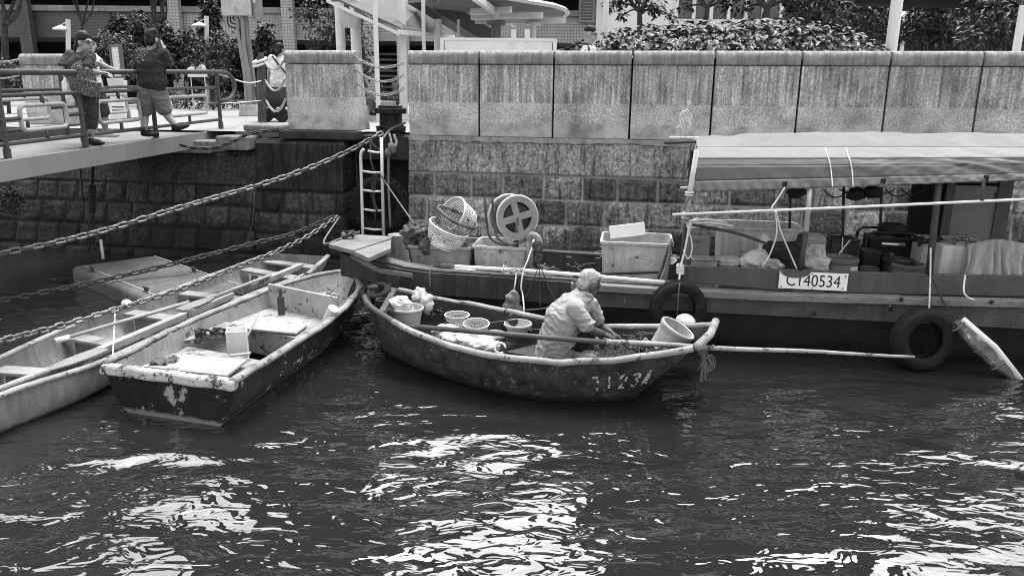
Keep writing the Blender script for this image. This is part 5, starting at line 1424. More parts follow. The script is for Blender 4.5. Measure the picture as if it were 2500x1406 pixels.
# ------------------------------------------------------------------ long white skiff
SKW = pm('worn_fibreglass', .19, .35, 2.2, .55, .15, 18, streak=.28, chip=.16, chipv=.62, chips=7, tide=(-.05, .03, .05, .02))
z_ = .32
def rr_(x, y, z): return PZ(x, y, z)
st = []
for (fx, fy, nx, ny, z, zb, wf) in ((-330, 1045, -130, 1030, .32, -.1, .75), (-200, 972, 0, 968, .32, -.1, .78), (-100, 925, 110, 930, .32, -.1, .8), (0, 876, 225, 893, .31, -.1, .8), (140, 812, 335, 845, .3, -.1, .8), (250, 766, 440, 800, .3, -.1, .8), (350, 735, 535, 756, .3, -.1, .8), (450, 698, 620, 717, .31, -.09, .78), (580, 650, 735, 676, .33, -.06, .75), (635, 630, 775, 650, .36, 0, .7), (680, 618, 800, 625, .42, .12, .6)):
    st.append((rr_(nx, ny, z), rr_(fx, fy, z), zb, wf, (0, 0, 0)))
sk = thing('skiff', 'long open white skiff with plank thwarts and oars lashed along it', 'boat', (st[5][0] + st[5][1]) / 2 - V((0, 0, .3)))
S_ = interp(st, 3); mb = MB(); hull_rails(mb, S_, .035); skh = mb.build('hull', SKW, sk, smooth='auto', ang=50)
RAILW = pm('chipped_white_rail', .2, .4, 5, .6, .4, 30, chip=.06, chipv=.56, chips=13)
for side in (0, 1):
    mb = MB(); mb.tube(wob([s[side] + V((0, 0, .005)) for s in S_], .008), .035, 8, flat=.7); mb.build('gunwale', RAILW, sk, smooth=True)
def skp(i, s, dz=0):   # point on the rail line between near and far at station index i (float)
    k = int(i); f = i - k; a, b = S_[k], S_[min(k + 1, len(S_) - 1)]
    N = a[0].lerp(b[0], f); Fp = a[1].lerp(b[1], f); return N.lerp(Fp, s) + V((0, 0, dz))
PLANK = pm('grey_plank', .22, .2, 3, .7, .2, 20, wood=.25, chip=.14, chipv=.68, chips=9)
for i in (4.2, 8.4, 12.4, 16.6, 20.6, 24.4, 27.6):
    mb = MB(); a, b = skp(i, .06, -.06), skp(i, .94, -.06); mb.beam(a, b, .17, .035); mb.build('thwart', PLANK, sk, bevel=.008)
    mb = MB()
    for s in (.1, .9):
        c = hull_pt(S_, i, s, .14, .04); mb.beam(c, c + (hull_pt(S_, i, .5, .14) - c) * .22, .03, .15)
    mb.beam(hull_pt(S_, i, .06, .12, .05), hull_pt(S_, i, .94, .12, .05), .02, .16)
    mb.build('frame', SKW, sk)
WOODP = pm('weathered_timber', .3, .25, 3, .75, .3, 20, wood=.45)
for i, (a, b) in enumerate((((-60, 985), (455, 768)), ((462, 765), (566, 720)), ((596, 706), (738, 648)))):
    mb = MB(); mb.beam(PZ(a[0], a[1], .305), PZ(b[0], b[1], .325), .075, .07); o = mb.build('timber', WOODP, bevel=.008)
    solo(o, ('long square timber lying along the middle of the white skiff', 'short square timber in the middle of the white skiff', 'square timber at the far end of the white skiff')[i], 'timber')
def oar(a, b, blade, label, r=.02, bw_=.09, bl=.55):
    a, b = V(a), V(b); d = (b - a).normalized(); t = thing('oar', label, 'oar', a)
    mb = MB(); mb.tube([a, b], [r, r * 1.2], 8); mb.build('shaft', WOODP, t, smooth=True)
    if blade:
        s = d.cross(V((0, 0, 1))).normalized(); mb = MB(); u = V((0, 0, .008)); pts = []
        for f, w in ((0, .025), (.25, bw_ * .8), (.6, bw_), (.95, bw_ * .85), (1, bw_ * .5)): c = b + d * bl * f; pts.append((c + s * w, c - s * w))
        vs = []; 
        for l, r2 in pts: vs += [l + u, r2 + u, r2 - u, l - u]
        fs = [(0, 3, 2, 1), (16, 17, 18, 19)]
        for i in range(4):
            for k in range(4): fs.append((i * 4 + k, i * 4 + (k + 1) % 4, i * 4 + 4 + (k + 1) % 4, i * 4 + 4 + k))
        mb.geo(vs, fs); mb.build('blade', pm('oar_blade', .2, .2, 4, .6, .2, 20, wood=.4), t, bevel=.004)
    return t
oar(PZ(-70, 975, .36), PZ(118, 903, .37), True, 'oar whose blade lies near the left end of the white skiff', .022, .085, .55)
oar(PZ(660, 672, .4), PZ(520, 726, .37), True, 'oar with its blade in the middle of the white skiff, lashed to the timber', .02, .085, .5)
t = oar(PZ(135, 832, .38), PZ(460, 738, .37), False, 'slim pole with a pale grip along the far side of the white skiff', .018)
mb = MB(); mb.tube([PZ(135, 832, .38), PZ(168, 824, .38)], .028, 8); mb.build('grip', WHITE, t, smooth=True)
for i, (x, y) in enumerate(((640, 690), (452, 770), (590, 706))):
    mb = MB(); c = PZ(x, y, .33)
    for k in range(4): mb.tube([c + V((.05 * math.cos(a) + k * .018 * .8, k * .02 + .02 * math.sin(a) , .05 * math.sin(a))) for a in [2 * PI * j / 12 for j in range(12)]], .008, 5, closed=True)
    mb.tube(cat_pts([c, c + V((.05, -.05, -.1)), c + V((.02, -.02, -.18))], 4), .007, 5)
    solo(mb.build('rope_lashing', ROPEG, smooth=True), ('rope lashing round the far timber of the skiff', 'rope lashing round the end of the long timber', 'rope lashing on the oar shaft in the skiff')[i], 'rope')
rope([PZ(281, 760, .36), PZ(279, 800, .33), PZ(275, 875, .38)], .007, ROPEW, 'tie_rope', 'thin white rope from the chain down to the corner of the weathered dinghy')
mb = MB(); mb.ell(PZ(309, 742, .42), (.055, .045, .05)); mb.tube([PZ(309, 742, .47), PZ(312, 752, .37)], .012, 6); solo(mb.build('float_buoy', WHITE, smooth=True), 'small white float tied where the chain crosses the skiff rail', 'float')

# ------------------------------------------------------------------ weathered dinghy
HULLD = pm('dark_flaking_paint', .012, .5, 3, .6, .5, 22, streak=.3, chip=.26, chipv=.6, chips=6, spec=.2, tide=(-.02, .05, .15, .012))
DINW = pm('flaking_white_paint', .25, .35, 3, .65, .5, 25, streak=.15, chip=.07, chipv=.575, chips=11)
DINW2 = pm('stained_white_paint', .22, .3, 3, .7, .35, 25, streak=.3, chip=.05, chipv=.555, chips=6)
st = []
for (nx, ny, fx, fy, z, zb, wf, sh) in ((570, 932, 258, 890, .4, -.12, .8, .0), (640, 888, 350, 845, .39, -.12, .8, 0), (700, 852, 430, 802, .385, -.12, .78, 0), (760, 815, 515, 766, .39, -.12, .75, 0), (818, 772, 605, 730, .41, -.11, .7, 0), (856, 735, 690, 697, .44, -.1, .6, -.08), (878, 706, 770, 675, .48, -.08, .45, -.22), (876, 684, 830, 663, .51, -.04, .3, -.42)):
    a, b = PZ(nx, ny, z), PZ(fx, fy, z)
    st.append((a, b, zb, wf, (sh * .2, sh, 0)))
dn = thing('dinghy', 'weathered white dinghy with flaking dark hull and broad square stern', 'boat', (st[3][0] + st[3][1]) / 2 - V((0, 0, .4)))
D_S = interp(st, 4); mb = MB(); hull_rails(mb, D_S, .05)
# dark outside, white inside: split by face position
o = mb.build('hull', HULLD, dn, smooth='auto', ang=50)
o.data.materials.append(DINW)
nst = len(D_S); 
def inside_faces(o, S, th):
    me = o.data; off = OFF[o.parent.name]
    for p in me.polygons:
        c = p.center + off
        best = min(range(len(S)), key=lambda i: ((S[i][0] + S[i][1]) / 2 - V((c.x, c.y, ((S[i][0] + S[i][1]) / 2).z))).length)
        m = (S[best][0] + S[best][1]) / 2; m = V((m.x, m.y, .3))
        if p.normal.dot(m - c) > 0 and p.normal.z > -.2 and len(p.vertices) == 4: p.material_index = 1
        if len(p.vertices) > 4: 
            ax = (S[-1][0] + S[-1][1] - S[0][0] - S[0][1]); 
            ctr = (S[len(S) // 2][0] + S[len(S) // 2][1]) / 2
            if p.normal.dot(ctr - c) > 0: p.material_index = 1
inside_faces(o, D_S, .05)
# heavy rail all round: near side, bow, far side
rail = [s[0] + V((0, 0, .01)) for s in D_S] + [(D_S[-1][0] + D_S[-1][1]) / 2 + V((.02, .06, .015))] + [s[1] + V((0, 0, .01)) for s in reversed(D_S)]
mb = MB(); mb.tube(wob(rail, .014, 4), .04, 8, flat=.7); mb.build('gunwale', RAILW, dn, smooth=True)
mb = MB(); a, b = D_S[0][0] + V((.02, 0, 0)), D_S[0][1] - V((.03, 0, 0)); n_ = 14
pts = wob([a.lerp(b, i / n_) for i in range(n_ + 1)], .012, 4)
mb.tube([p + V((0, 0, -.03)) for p in pts], .05, 4, flat=1.35, up=(.3, 1, .75))
mb.build('transom_cap', pm('chipped_transom', .28, .3, 5, .65, .4, 30, chip=.04, chipv=.54, chips=11), dn, bevel=.02)
mb = MB()
wlb = [(290, 978), (430, 1002), (571, 1010)]
def dp(i, s, z): return hull_pt(D_S, i, s, z, .03)
def deck(i0, i1, z, th, s0, s1, mat, name, nseg=8, jit=0.):
    mb = MB(); vs = []; fs = []
    for k in range(nseg + 1):
        i = i0 + (i1 - i0) * k / nseg
        for (s, zz) in ((s0, z), (s1, z), (s1, z - th), (s0, z - th)): vs.append(dp(i, s, zz))
    for k in range(nseg):
        for j in range(4): fs.append((k * 4 + j, k * 4 + (j + 1) % 4, k * 4 + 4 + (j + 1) % 4, k * 4 + 4 + j))
    fs += [(0, 1, 2, 3), (nseg * 4 + 3, nseg * 4 + 2, nseg * 4 + 1, nseg * 4)]
    mb.geo(vs, fs); return mb.build(name, mat, dn, bevel=.006)
M_ = len(D_S) - 1
deck(.8, M_ * .28, .24, .03, .08, .92, DINW2, 'stern_deck')
deck(M_ * .46, M_ * .64, .27, .26, .05, .95, DINW, 'thwart_box')
deck(M_ * .28, M_ * .46, .29, .03, .86, .96, DINW2, 'side_shelf'); deck(M_ * .28, M_ * .46, .29, .03, .04, .12, DINW2, 'side_shelf')
deck(M_ * .64, M_ * .97, .32, .03, .06, .94, DINW, 'fore_deck')
deck(.3, M_ * .64, .0, .02, .04, .96, pm('dirty_floor', .14, .5, 4, .8, .3, 20), 'floor')
mb = MB(); a, b = dp(M_ * .64, .04, .5), dp(M_ * .64, .96, .5)
mb.beam(a - V((0, 0, .1)), b - V((0, 0, .1)), .035, .27); mb.build('bulkhead_board', pm('worn_grey_board', .3, .3, 4, .7, .3, 20, chip=.05, chipv=.56, chips=9), dn, bevel=.01)
mb = MB(); c = dp(M_ * .635, .5, .5); c = PY(688, 770, c.y - .03); mb.box(c + V((0, 0, .03)), (.07, .03, .36)); mb.box(c + V((.0, 0, .24)), (.03, .025, .12)); mb.build('mast_post', pm('dark_wood', .05, .3, 5, .7, .2, 20), dn, bevel=.004)
# loose board on the stern deck
mb = MB(); q = [PZ(345, 893, .31), PZ(553, 916, .31), PZ(604, 877, .31), PZ(425, 862, .31)]
mb.geo(q + [p - V((0, 0, .025)) for p in q], [(0, 1, 2, 3), (7, 6, 5, 4), (0, 4, 5, 1), (1, 5, 6, 2), (2, 6, 7, 3), (3, 7, 4, 0)]); solo(mb.build('loose_board', pm('pale_bare_board', .27, .2, 4, .75, .2, 20, wood=.14), bevel=.004), 'pale plywood sheet lying over the stern of the weathered dinghy', 'board')
mb = MB(); q = [PZ(590, 800, .305), PZ(722, 813, .305), PZ(750, 793, .305), PZ(618, 781, .305)]
mb.geo(q + [p - V((0, 0, .02)) for p in q], [(0, 1, 2, 3), (7, 6, 5, 4), (0, 4, 5, 1), (1, 5, 6, 2), (2, 6, 7, 3), (3, 7, 4, 0)]); solo(mb.build('hatch_board', MC['pale_bare_board'], bevel=.004), 'thin hatch board on the middle bench of the dinghy', 'board')
mb = MB(); T = Matrix.Translation(PZ(583, 872, .13)) @ Matrix.Rotation(R(15), 4, 'Z')
for s in (-1, 1): mb.box((s * .085, 0, .13), (.012, .18, .3), T); mb.box((0, s * .085, .13), (.158, .012, .3), T)
mb.box((0, 0, .0), (.158, .158, .012), T); mb.box((0, 0, .2), (.15, .15, .02), T); solo(mb.build('white_box', WHITEB), 'small square white box with a stick in it inside the dinghy', 'box')
rope([PZ(598, 832, .3), PZ(630, 770, .45)], .012, WOODP, 'stick', 'thin stick standing in the white box in the dinghy', 'stick')
mb = MB(); T = Matrix.Translation(PZ(806, 770, .42)) @ Matrix.Rotation(.5, 4, 'Y') @ Matrix.Rotation(.3, 4, 'X'); mb.lathe([(.0, -.1), (.05, -.1), (.055, .1), (.0, .1)], 12, T, False, False); solo(mb.build('bait_can', GREYP, smooth='auto'), 'small grey can tied at the right side of the dinghy bulkhead', 'can')
mb = MB(); c = PY(424, 925, PZ(424, 925, .3).y - .06)
mb.tube([c + V((.05 * math.cos(a), -.01, .09 * math.sin(a))) for a in [PI * .5 - k * 2 * PI * .8 / 14 for k in range(15)]], .012, 6); mb.ell(c + V((0, 0, .1)), (.05, .03, .03), bump=.5); solo(mb.build('rope_loop', ROPEW, smooth=True), 'small white rope loop on the stern of the dinghy', 'rope')
rope([PY(300, 930, 5.9), PY(330, 915, 5.78), PY(362, 908, 5.75), (PY(350, 915, 5.75))], .012, ROPEG, 'stern_rope', 'grey rope knot at the left of the dinghy stern')
# remains of painted characters on the near side: raised flakes of white paint
def side_point(S, i, zf):
    k = min(int(i), len(S) - 2); f = i - k
    N = S[k][0].lerp(S[k + 1][0], f); Fp = S[k][1].lerp(S[k + 1][1], f); zb = S[k][2] * (1 - f) + S[k + 1][2] * f; wf = S[k][3]; sh = V(S[k][4]).lerp(V(S[k + 1][4]), f)
    c = (N + Fp) / 2; h = (N - Fp) / 2; s = zf; q_ = 1 - s
    w = (3 * s * s * q_ * .98 + s ** 3 + 3 * s * q_ * q_ * wf)
    zz = q_ ** 3 * zb + 3 * s * q_ * q_ * zb + 3 * s * s * q_ * (zb + (N.z - zb) * .45) + s ** 3 * N.z
    p = c + h * w + sh * (1 - (zz - zb) / (N.z - zb)) + h.normalized() * .004
    return V((p.x, p.y, zz))
FLK = pm('paint_flake', .36, .15, 9, .7, .1, 40)
def flake_strokes(S, strokes, parent, name, w=.012, seed=1, keep=.72):
    """strokes in (station index, height fraction); broken into small flakes"""
    mb = MB(); rnd = random.Random(seed)
    for st_ in strokes:
        L = cat_pts([V((a, b, 0)) for a, b in st_], 8) if len(st_) > 2 else [V((st_[0][0], st_[0][1], 0)).lerp(V((st_[1][0], st_[1][1], 0)), k / 14) for k in range(15)]
        for p in L:
            if rnd.random() > keep: continue
            c = side_point(S, p.x + rnd.uniform(-.015, .015), p.y); e = side_point(S, p.x + .05, p.y) - c; u = side_point(S, p.x, p.y + .01) - c
            e.normalize(); u = (u - e * u.dot(e)).normalized(); k = rnd.randint(5, 7); ww = w * rnd.uniform(.5, 1.3); n_ = e.cross(u)
            if n_.dot(V((0, -1, 0))) < 0: n_ = -n_
            ring = [c + n_ * .002 + (e * math.cos(2 * PI * j / k) * rnd.uniform(.6, 1.3) + u * math.sin(2 * PI * j / k) * rnd.uniform(.7, 1.5)) * ww for j in range(k)]
            mb.geo(ring, [tuple(range(k))])
    return mb.build(name, FLK, parent, merge=False)
def glyph(ch):
    return {'1': [[(.5, 0), (.5, 1)]], '3': [[(.1, .9), (.5, 1), (.9, .78), (.5, .55), (.9, .3), (.5, 0), (.1, .1)]], '2': [[(.1, .8), (.5, 1), (.9, .75), (.5, .35), (.1, 0)], [(.1, 0), (.9, 0)]], 'A': [[(0, 0), (.5, 1)], [(.5, 1), (1, 0)], [(.25, .4), (.75, .4)]],
            'C': [[(.9, .85), (.5, 1), (.1, .6), (.2, .15), (.6, 0), (.9, .15)]], '7': [[(0, 1), (1, 1)], [(1, 1), (.8, 0)]], '4': [[(.7, 0), (.7, 1)], [(.7, 1), (0, .35)], [(0, .35), (1, .35)]], '8': [[(.5, .55), (.1, .78), (.5, 1), (.9, .78), (.5, .55), (.05, .25), (.5, 0), (.95, .25), (.5, .55)]]}[ch]
stro = []
for i, ch in enumerate('1788C'):
    x0 = 6.6 + i * 2.6
    for g in glyph(ch): stro.append([(x0 + x * 1.5, .5 + y * .26) for x, y in g])
flake_strokes(D_S, stro, dn, 'paint_remains', .011, 3, .4)

# ------------------------------------------------------------------ fisherman's sampan
SAMP = pm('fouled_dark_hull', .032, .85, 6.5, .65, .7, 22, streak=.2, grain=.6, chip=.1, chipv=.585, chips=15, spec=.2, tide=(.0, .07, .018, .01))
SAMI = pm('dark_wet_inside', .035, .5, 4, .55, .3, 20, chip=.1, chipv=.66, chips=8)
st = []
ax = V((.909, -.416, 0))
for (nx, ny, fx, fy, z, zb, wf, sh) in ((888, 724, 900, 703, .6, .1, .3, .22), (898, 742, 925, 701, .57, .0, .4, .14), (930, 768, 972, 711, .52, -.06, .5, .05), (1000, 808, 1060, 728, .46, -.1, .6, 0), (1100, 843, 1170, 747, .43, -.12, .7, 0), (1200, 868, 1280, 770, .42, -.13, .72, 0), (1300, 881, 1385, 790, .42, -.13, .72, 0), (1400, 884, 1485, 799, .43, -.12, .68, 0), (1500, 879, 1580, 800, .46, -.1, .58, -.06), (1600, 868, 1668, 798, .51, -.08, .42, -.25), (1690, 852, 1745, 794, .6, -.05, .22, -.58)):
    a, b = PZ(nx, ny, z), PZ(fx, fy, z)
    st.append((a, b, zb, wf, ax * sh))
sp_ = thing('sampan', 'small dark fouled sampan with pale bamboo rails, a man crouching in it', 'boat', (st[5][0] + st[5][1]) / 2 - V((0, 0, .42)))
S_S = interp(st, 4); mb = MB(); hull_rails(mb, S_S, .035)
o = mb.build('hull', SAMP, sp_, smooth='auto', ang=50); o.data.materials.append(SAMI); inside_faces(o, S_S, .035)
BAMB = pm('pale_bamboo_rail', .24, .45, 4, .6, .5, 25, wood=.0, chip=.06, chipv=.575, chips=9)
DRAIL = pm('dark_worn_rail', .06, .4, 5, .6, .4, 25, chip=.3, chipv=.64, chips=12)
nS = len(S_S); c1 = int(nS * .27)
for sd_, e_ in ((0, c1 + 1), (1, c1 - 2)): mb = MB(); mb.tube(wob([s[sd_] for s in S_S[:e_]], .012), .028, 8); mb.build('worn_rail', DRAIL, sp_, smooth=True)
mb = MB(); mb.tube(wob([s[0] + V((0, 0, .006)) for s in S_S[c1 - 1:]], .016, 4), .029, 9); mb.build('bamboo_rail', BAMB, sp_, smooth=True)
mb = MB(); mb.tube(wob([s[1] + V((0, 0, .006)) for s in S_S[c1 - 3:int(nS * .62)]], .018, 4), .028, 9); mb.tube(wob([s[1] + V((0, 0, .008)) for s in S_S[int(nS * .6):]], .018, 4), .029, 9); mb.build('bamboo_rail', BAMB, sp_, smooth=True)
mb = MB(); mb.tube(wob([S_S[-1][0] + V((.04, 0, .02)), (S_S[-1][0] + S_S[-1][1]) / 2 + V((.05, 0, .03)), S_S[-1][1] + V((.02, .03, .03))], .01), .036, 10); mb.build('bow_bar', BAMB, sp_, smooth=True)
def spp(i, s, z=None):
    k = min(int(i), nS - 2); f = i - k; p = S_S[k][0].lerp(S_S[k + 1][0], f).lerp(S_S[k][1].lerp(S_S[k + 1][1], f), s)
    return V((p.x, p.y, p.z if z is None else z))
mb = MB(); mb.beam(spp(8.0, .04), spp(7.4, .97), .06, .06); mb.build('stern_beam', DRAIL, sp_, bevel=.01)
mb = MB(); mb.beam(hull_pt(S_S, 14, .03, .25), hull_pt(S_S, 14, .97, .25), .06, .2); mb.build('bulkhead', SAMI, sp_)
mb = MB()
vs = []; fs = []
for k in range(13):
    i = 3 + 33 * k / 12
    for s, z in ((.02, .15), (.98, .15)): vs.append(hull_pt(S_S, i, s, z, .035))
for k in range(12): fs.append((k * 2, k * 2 + 1, k * 2 + 3, k * 2 + 2))
mb.geo(vs, fs); mb.build('floor_boards', SAMI, sp_)
WETW = pm('wet_dark_plank', .05, .4, 4, .45, .3, 20, wood=.4)
q = [PZ(1235, 858, .23), PZ(1372, 880, .23), PZ(1440, 858, .23), PZ(1330, 834, .23)]
mb = MB(); mb.geo(q + [p - V((0, 0, .03)) for p in q], [(0, 1, 2, 3), (7, 6, 5, 4), (0, 4, 5, 1), (1, 5, 6, 2), (2, 6, 7, 3), (3, 7, 4, 0)]); mb.build('seat_plank', WETW, sp_, bevel=.006)
q = [PZ(1410, 868, .2), PZ(1440, 878, .2), PZ(1475, 862, .2), PZ(1445, 850, .2)]
mb = MB(); mb.geo(q + [p - V((0, 0, .03)) for p in q], [(0, 1, 2, 3), (7, 6, 5, 4), (0, 4, 5, 1), (1, 5, 6, 2), (2, 6, 7, 3), (3, 7, 4, 0)]); mb.build('seat_plank', WETW, sp_, bevel=.006)
stro = []
for i, ch in enumerate('7123A'):
    x0 = 29.6 + i * 1.62
    flake_strokes(S_S, [[(x0 + x * .95, .66 + y * .17) for x, y in g] for g in glyph(ch)], sp_, 'paint_remains', .012, 5 + i, (.25, .5, .38, .42, .75)[i])

# small tyre fender at the stern of the sampan
cA = PZ(915, 712, .52)
tyre(PZ(914, 712, .56) + V((0, .03, -.02)), .17, .1, (-.1, -.25, .95), 'small worn tyre lying over the pointed stern of the sampan')

# white items in the sampan
PLAS = cloth('crumpled_white_plastic', .45, .05, 5, .9, .35); PLW = pm('white_plastic_tub', .36, .08, 4, .4, .05, 20, streak=.12)
def round_tub(c, r, h, label, name='basin', mat=PLW, taper=.8, rim=.012, tilt=None, lattice=False, th=.006, liquid=None, cat='basin', n=36):
    t = thing(name, label, cat, c); T = Matrix.Translation(V(c)) @ (tilt if tilt else Matrix())
    rb = r * taper; mb = MB()
    if not lattice:
        mb.lathe([(0.001, 0), (rb, 0), (r, h), (r + rim, h), (r + rim, h - rim), (r, h - rim * .9)], n, T, False, False)
        mb.lathe([(0.001, th), (rb - th, th), (r - th, h)], n, T, False, False); mb.build('shell', mat, t, smooth='auto', ang=40)
        mb = MB(); mb.tube([T @ V(((r + .002) * math.cos(a), (r + .002) * math.sin(a), h)) for a in [2 * PI * k / n for k in range(n)]], rim * .8, 6, closed=True); mb.build('rim', mat, t, smooth=True)
    else:
        nv, nh = lattice
        for k in range(nh + 1):
            f = k / nh; rr = rb + (r - rb) * f; zz = h * f
            mb.tube([T @ V((rr * math.cos(a), rr * math.sin(a), zz)) for a in [2 * PI * j / n for j in range(n)]], (.0055 if k < nh else .012) * (r / .28) ** .5, 5, closed=True)
        for j in range(nv):
            a = 2 * PI * j / nv; mb.tube([T @ V((rb * math.cos(a), rb * math.sin(a), 0)), T @ V((r * math.cos(a), r * math.sin(a), h))], .0055 * (r / .28) ** .5, 4)
        for k in range(1, 4):
            mb.tube([T @ V((rb * k / 4 * math.cos(a), rb * k / 4 * math.sin(a), 0)) for a in [2 * PI * j / n for j in range(n)]], .006, 4, closed=True)
        for j in range(nv // 2):
            a = 4 * PI * j / nv; mb.tube([T @ V((.01 * math.cos(a), .01 * math.sin(a), 0)), T @ V((rb * math.cos(a), rb * math.sin(a), 0))], .005, 4)
        mb.lathe([(r * .985 + (rb - r) * .22, h * .78), (r, h), (r + .008, h)], n, T, False, False)
        mb.build('lattice', mat, t)
        mb = MB(); mb.lathe([(0.001, 0), (rb * .3, 0)], 20, T, False, False); mb.build('base', mat, t)
    if liquid: mb = MB(); mb.lathe([(0.001, h * .6), (rb + (r - rb) * .6 - th, h * .6)], n, T, False, False); mb.build('contents', liquid, t)
    return t
zf = .03
def sp_at(x, y, z): return PZ(x, y, z)
round_tub(PZ(995, 790, .3), .16, .17, 'round white basin holding plastic bags at the stern of the sampan', liquid=PLAS)
def bag(parts, label, mat=PLAS, name='plastic_bag', vox=.014, amp=.018, sc=14):
    mb = MB()
    for i, (c, r) in enumerate(parts): mb.ell(c, r, bump=.4, seed=i * 3.1)
    o = mb.build(name, mat, None, apply=True, mods=blendmods(vox, 2), merge=False); fold(o, amp, sc, 3); return solo(o, label, 'bag')
bag([(PZ(975, 745, .5), (.12, .1, .1)), (PZ(985, 760, .42), (.13, .1, .07))], 'white plastic bag bulging from the left of the basin in the sampan')
bag([(PZ(1025, 722, .52), (.08, .07, .09)), (PZ(1043, 740, .48), (.07, .06, .11)), (PZ(1030, 735, .45), (.1, .07, .07))], 'upright white plastic bag at the right of the basin in the sampan')
bag([(PZ(1120, 824, .33), (.2, .12, .07)), (PZ(1165, 837, .32), (.2, .12, .08)), (PZ(1190, 846, .3), (.12, .09, .07))], 'long limp white sack lying along the near side of the sampan')
bag([(PZ(1085, 806, .31), (.14, .08, .06)), (PZ(1110, 814, .3), (.1, .08, .05))], 'small crumpled white bag behind the long pole in the sampan')
COL = pm('white_colander', .4, .08, 6, .45, 0)
round_tub(PZ(1116, 796, .29), .125, .12, 'white round colander, left of the two colanders in the sampan', 'colander', COL, .72, .012, None, (40, 9), cat='colander')
round_tub(PZ(1163, 812, .27), .13, .1, 'white round colander right of the other colander in the sampan', 'colander', COL, .74, .012, Matrix.Rotation(.12, 4, 'X'), (40, 8), cat='colander')
round_tub(PZ(1207, 832, .26), .105, .07, 'shallow pale dish half hidden by the long pole in the sampan', 'dish', PLW, .8, cat='dish', liquid=pm('murky_liquid', .12, .3, 5, .2, 0))
round_tub(PZ(1264, 818, .27), .13, .12, 'white bowl fed by a thin hose in the sampan', 'bowl', PLW, .68, cat='bowl')
mb = MB(); rnd = random.Random(9); c = PZ(945, 752, .44)
for i in range(16): mb.tube([c + V(((.11 + rnd.uniform(-.02, .02)) * math.cos(a), .08 * math.sin(a), i * .006 + rnd.uniform(-.01, .01))) for a in [2 * PI * j / 14 for j in range(14)]], .008, 5, closed=True)
solo(mb.build('rope_coil', ROPED, smooth=True), 'dark rope coil beside the white basin at the sampan stern', 'rope coil')
# long bamboo pole across the sampan and out over the water
pol = thing('bamboo_pole', 'long bamboo pole laid across the sampan and reaching out over the water', 'pole', PZ(1480, 840, .5))
mb = MB(); a, b, c, d = PY(1010, 797, 6.75), PY(1480, 836, 6.22), PY(1722, 849, 6.36), PY(2232, 870, 6.62)
mb.tube([a, b.lerp(a, .5), b], .024, 10); mb.build('dark_half', pm('dark_pole_wood', .07, .3, 4, .5, .2, 25), pol, smooth=True)
mb = MB(); L = [b + (d - b) * k / 12 + V((0, 0, .004 * math.sin(k))) for k in range(13)]; L[0] = b
mb.tube(wob(L, .006, 3), [.026 - .014 * k / 12 for k in range(13)], 10)
for f in (.06, .19, .33): p = b.lerp(d, f); mb.tube([p - (d - b).normalized() * .01, p + (d - b).normalized() * .01], .03 - .012 * f, 10)
mb.build('pale_half', BAMB, pol, smooth=True)
# lashing and loose rope at the bow
mb = MB(); c = PY(1712, 850, 6.42)
for k in range(6): mb.tube([c + V((-.03 + k * .012, .05 * math.cos(a), .055 * math.sin(a))) for a in [2 * PI * j / 12 for j in range(12)]], .009, 5, closed=True)
for i in range(7):
    x = rnd.uniform(-.08, .12); p0 = c + V((rnd.uniform(-.03, .04), -.04, -.02)); mb.tube(cat_pts([p0, p0 + V((x * .6, -.03, -.09)), p0 + V((x, -.02, -rnd.uniform(.1, .3)))], 5), .007, 5)
for i in range(5):
    p0 = c + V((rnd.uniform(-.03, .08), -.05, -.12)); r0 = rnd.uniform(.03, .06); mb.tube([p0 + V((r0 * math.cos(a), .01 * math.sin(a * 2), r0 * 1.4 * math.sin(a))) for a in [2 * PI * j / 12 for j in range(12)]], .006, 5, closed=True)
solo(mb.build('rope_lashing', ROPEG, smooth=True), 'tangled rope lashing with loose ends at the bow of the sampan', 'rope')
rope([PY(1712, 905, 6.4), PY(1702, 940, 6.3), PY(1692, 985, 6.25)], .005, ROPED, 'hanging_line', 'thin dark line hanging from the bow lashing into the water')
# bucket, hat-like lid, net, basin at the bow
tl = Matrix.Rotation(R(28), 4, 'Y') @ Matrix.Rotation(R(8), 4, 'X')
bkp = PZ(1606, 872, .26)
bkt = round_tub(bkp, .155, .34, 'tilted white plastic bucket leaning in the bow of the sampan', 'bucket', PLW, .84, .014, tl, cat='bucket')
mb = MB(); Tb = Matrix.Translation(bkp) @ tl
for k in range(3): mb.tube([Tb @ V(((.152 + .005 * (k % 2)) * math.cos(a), (.152 + .005 * (k % 2)) * math.sin(a), .295 + k * .014)) for a in [2 * PI * j / 36 for j in range(36)]], .007, 5, closed=True)
mb.build('rib', PLW, bkt, smooth=True)
mb = MB(); vs = []; fs = []
for j in range(7):
    a = R(-115 + j * 9); 
    for z in (.06, .2): rr = .131 + (.155 - .131) * z / .34 + .003; vs.append(Tb @ V((rr * math.cos(a), rr * math.sin(a), z)))
for j in range(6): fs.append((j * 2, j * 2 + 2, j * 2 + 3, j * 2 + 1))
mb.geo(vs, fs); mb.build('paper_label', pm('printed_label', .3, .8, 20, .6, 0), bkt)
t = thing('straw_hat', 'pale worn hat lying behind the tilted bucket in the bow', 'hat', PZ(1668, 812, .5))
mb = MB(); c = PY(1668, 806, 6.95); T = Matrix.Translation(c) @ Matrix.Rotation(.25, 4, 'X') @ Matrix.Rotation(.1, 4, 'Y'); mb.lathe([(.001, .15), (.06, .15), (.09, .12), (.1, .04), (.2, -.02), (.22, -.05), (.2, -.04), (.09, .02)], 28, T, False, False); mb.build('woven_body', pm('worn_straw', .42, .3, 14, .9, .6, 60, chip=.12, chipv=.6, chips=20), t, smooth='auto', ang=50)
NET = pm('green_net_grey', .12, .5, 20, .9, .8, 60)
mb = MB(); c = PZ(1512, 868, .26)
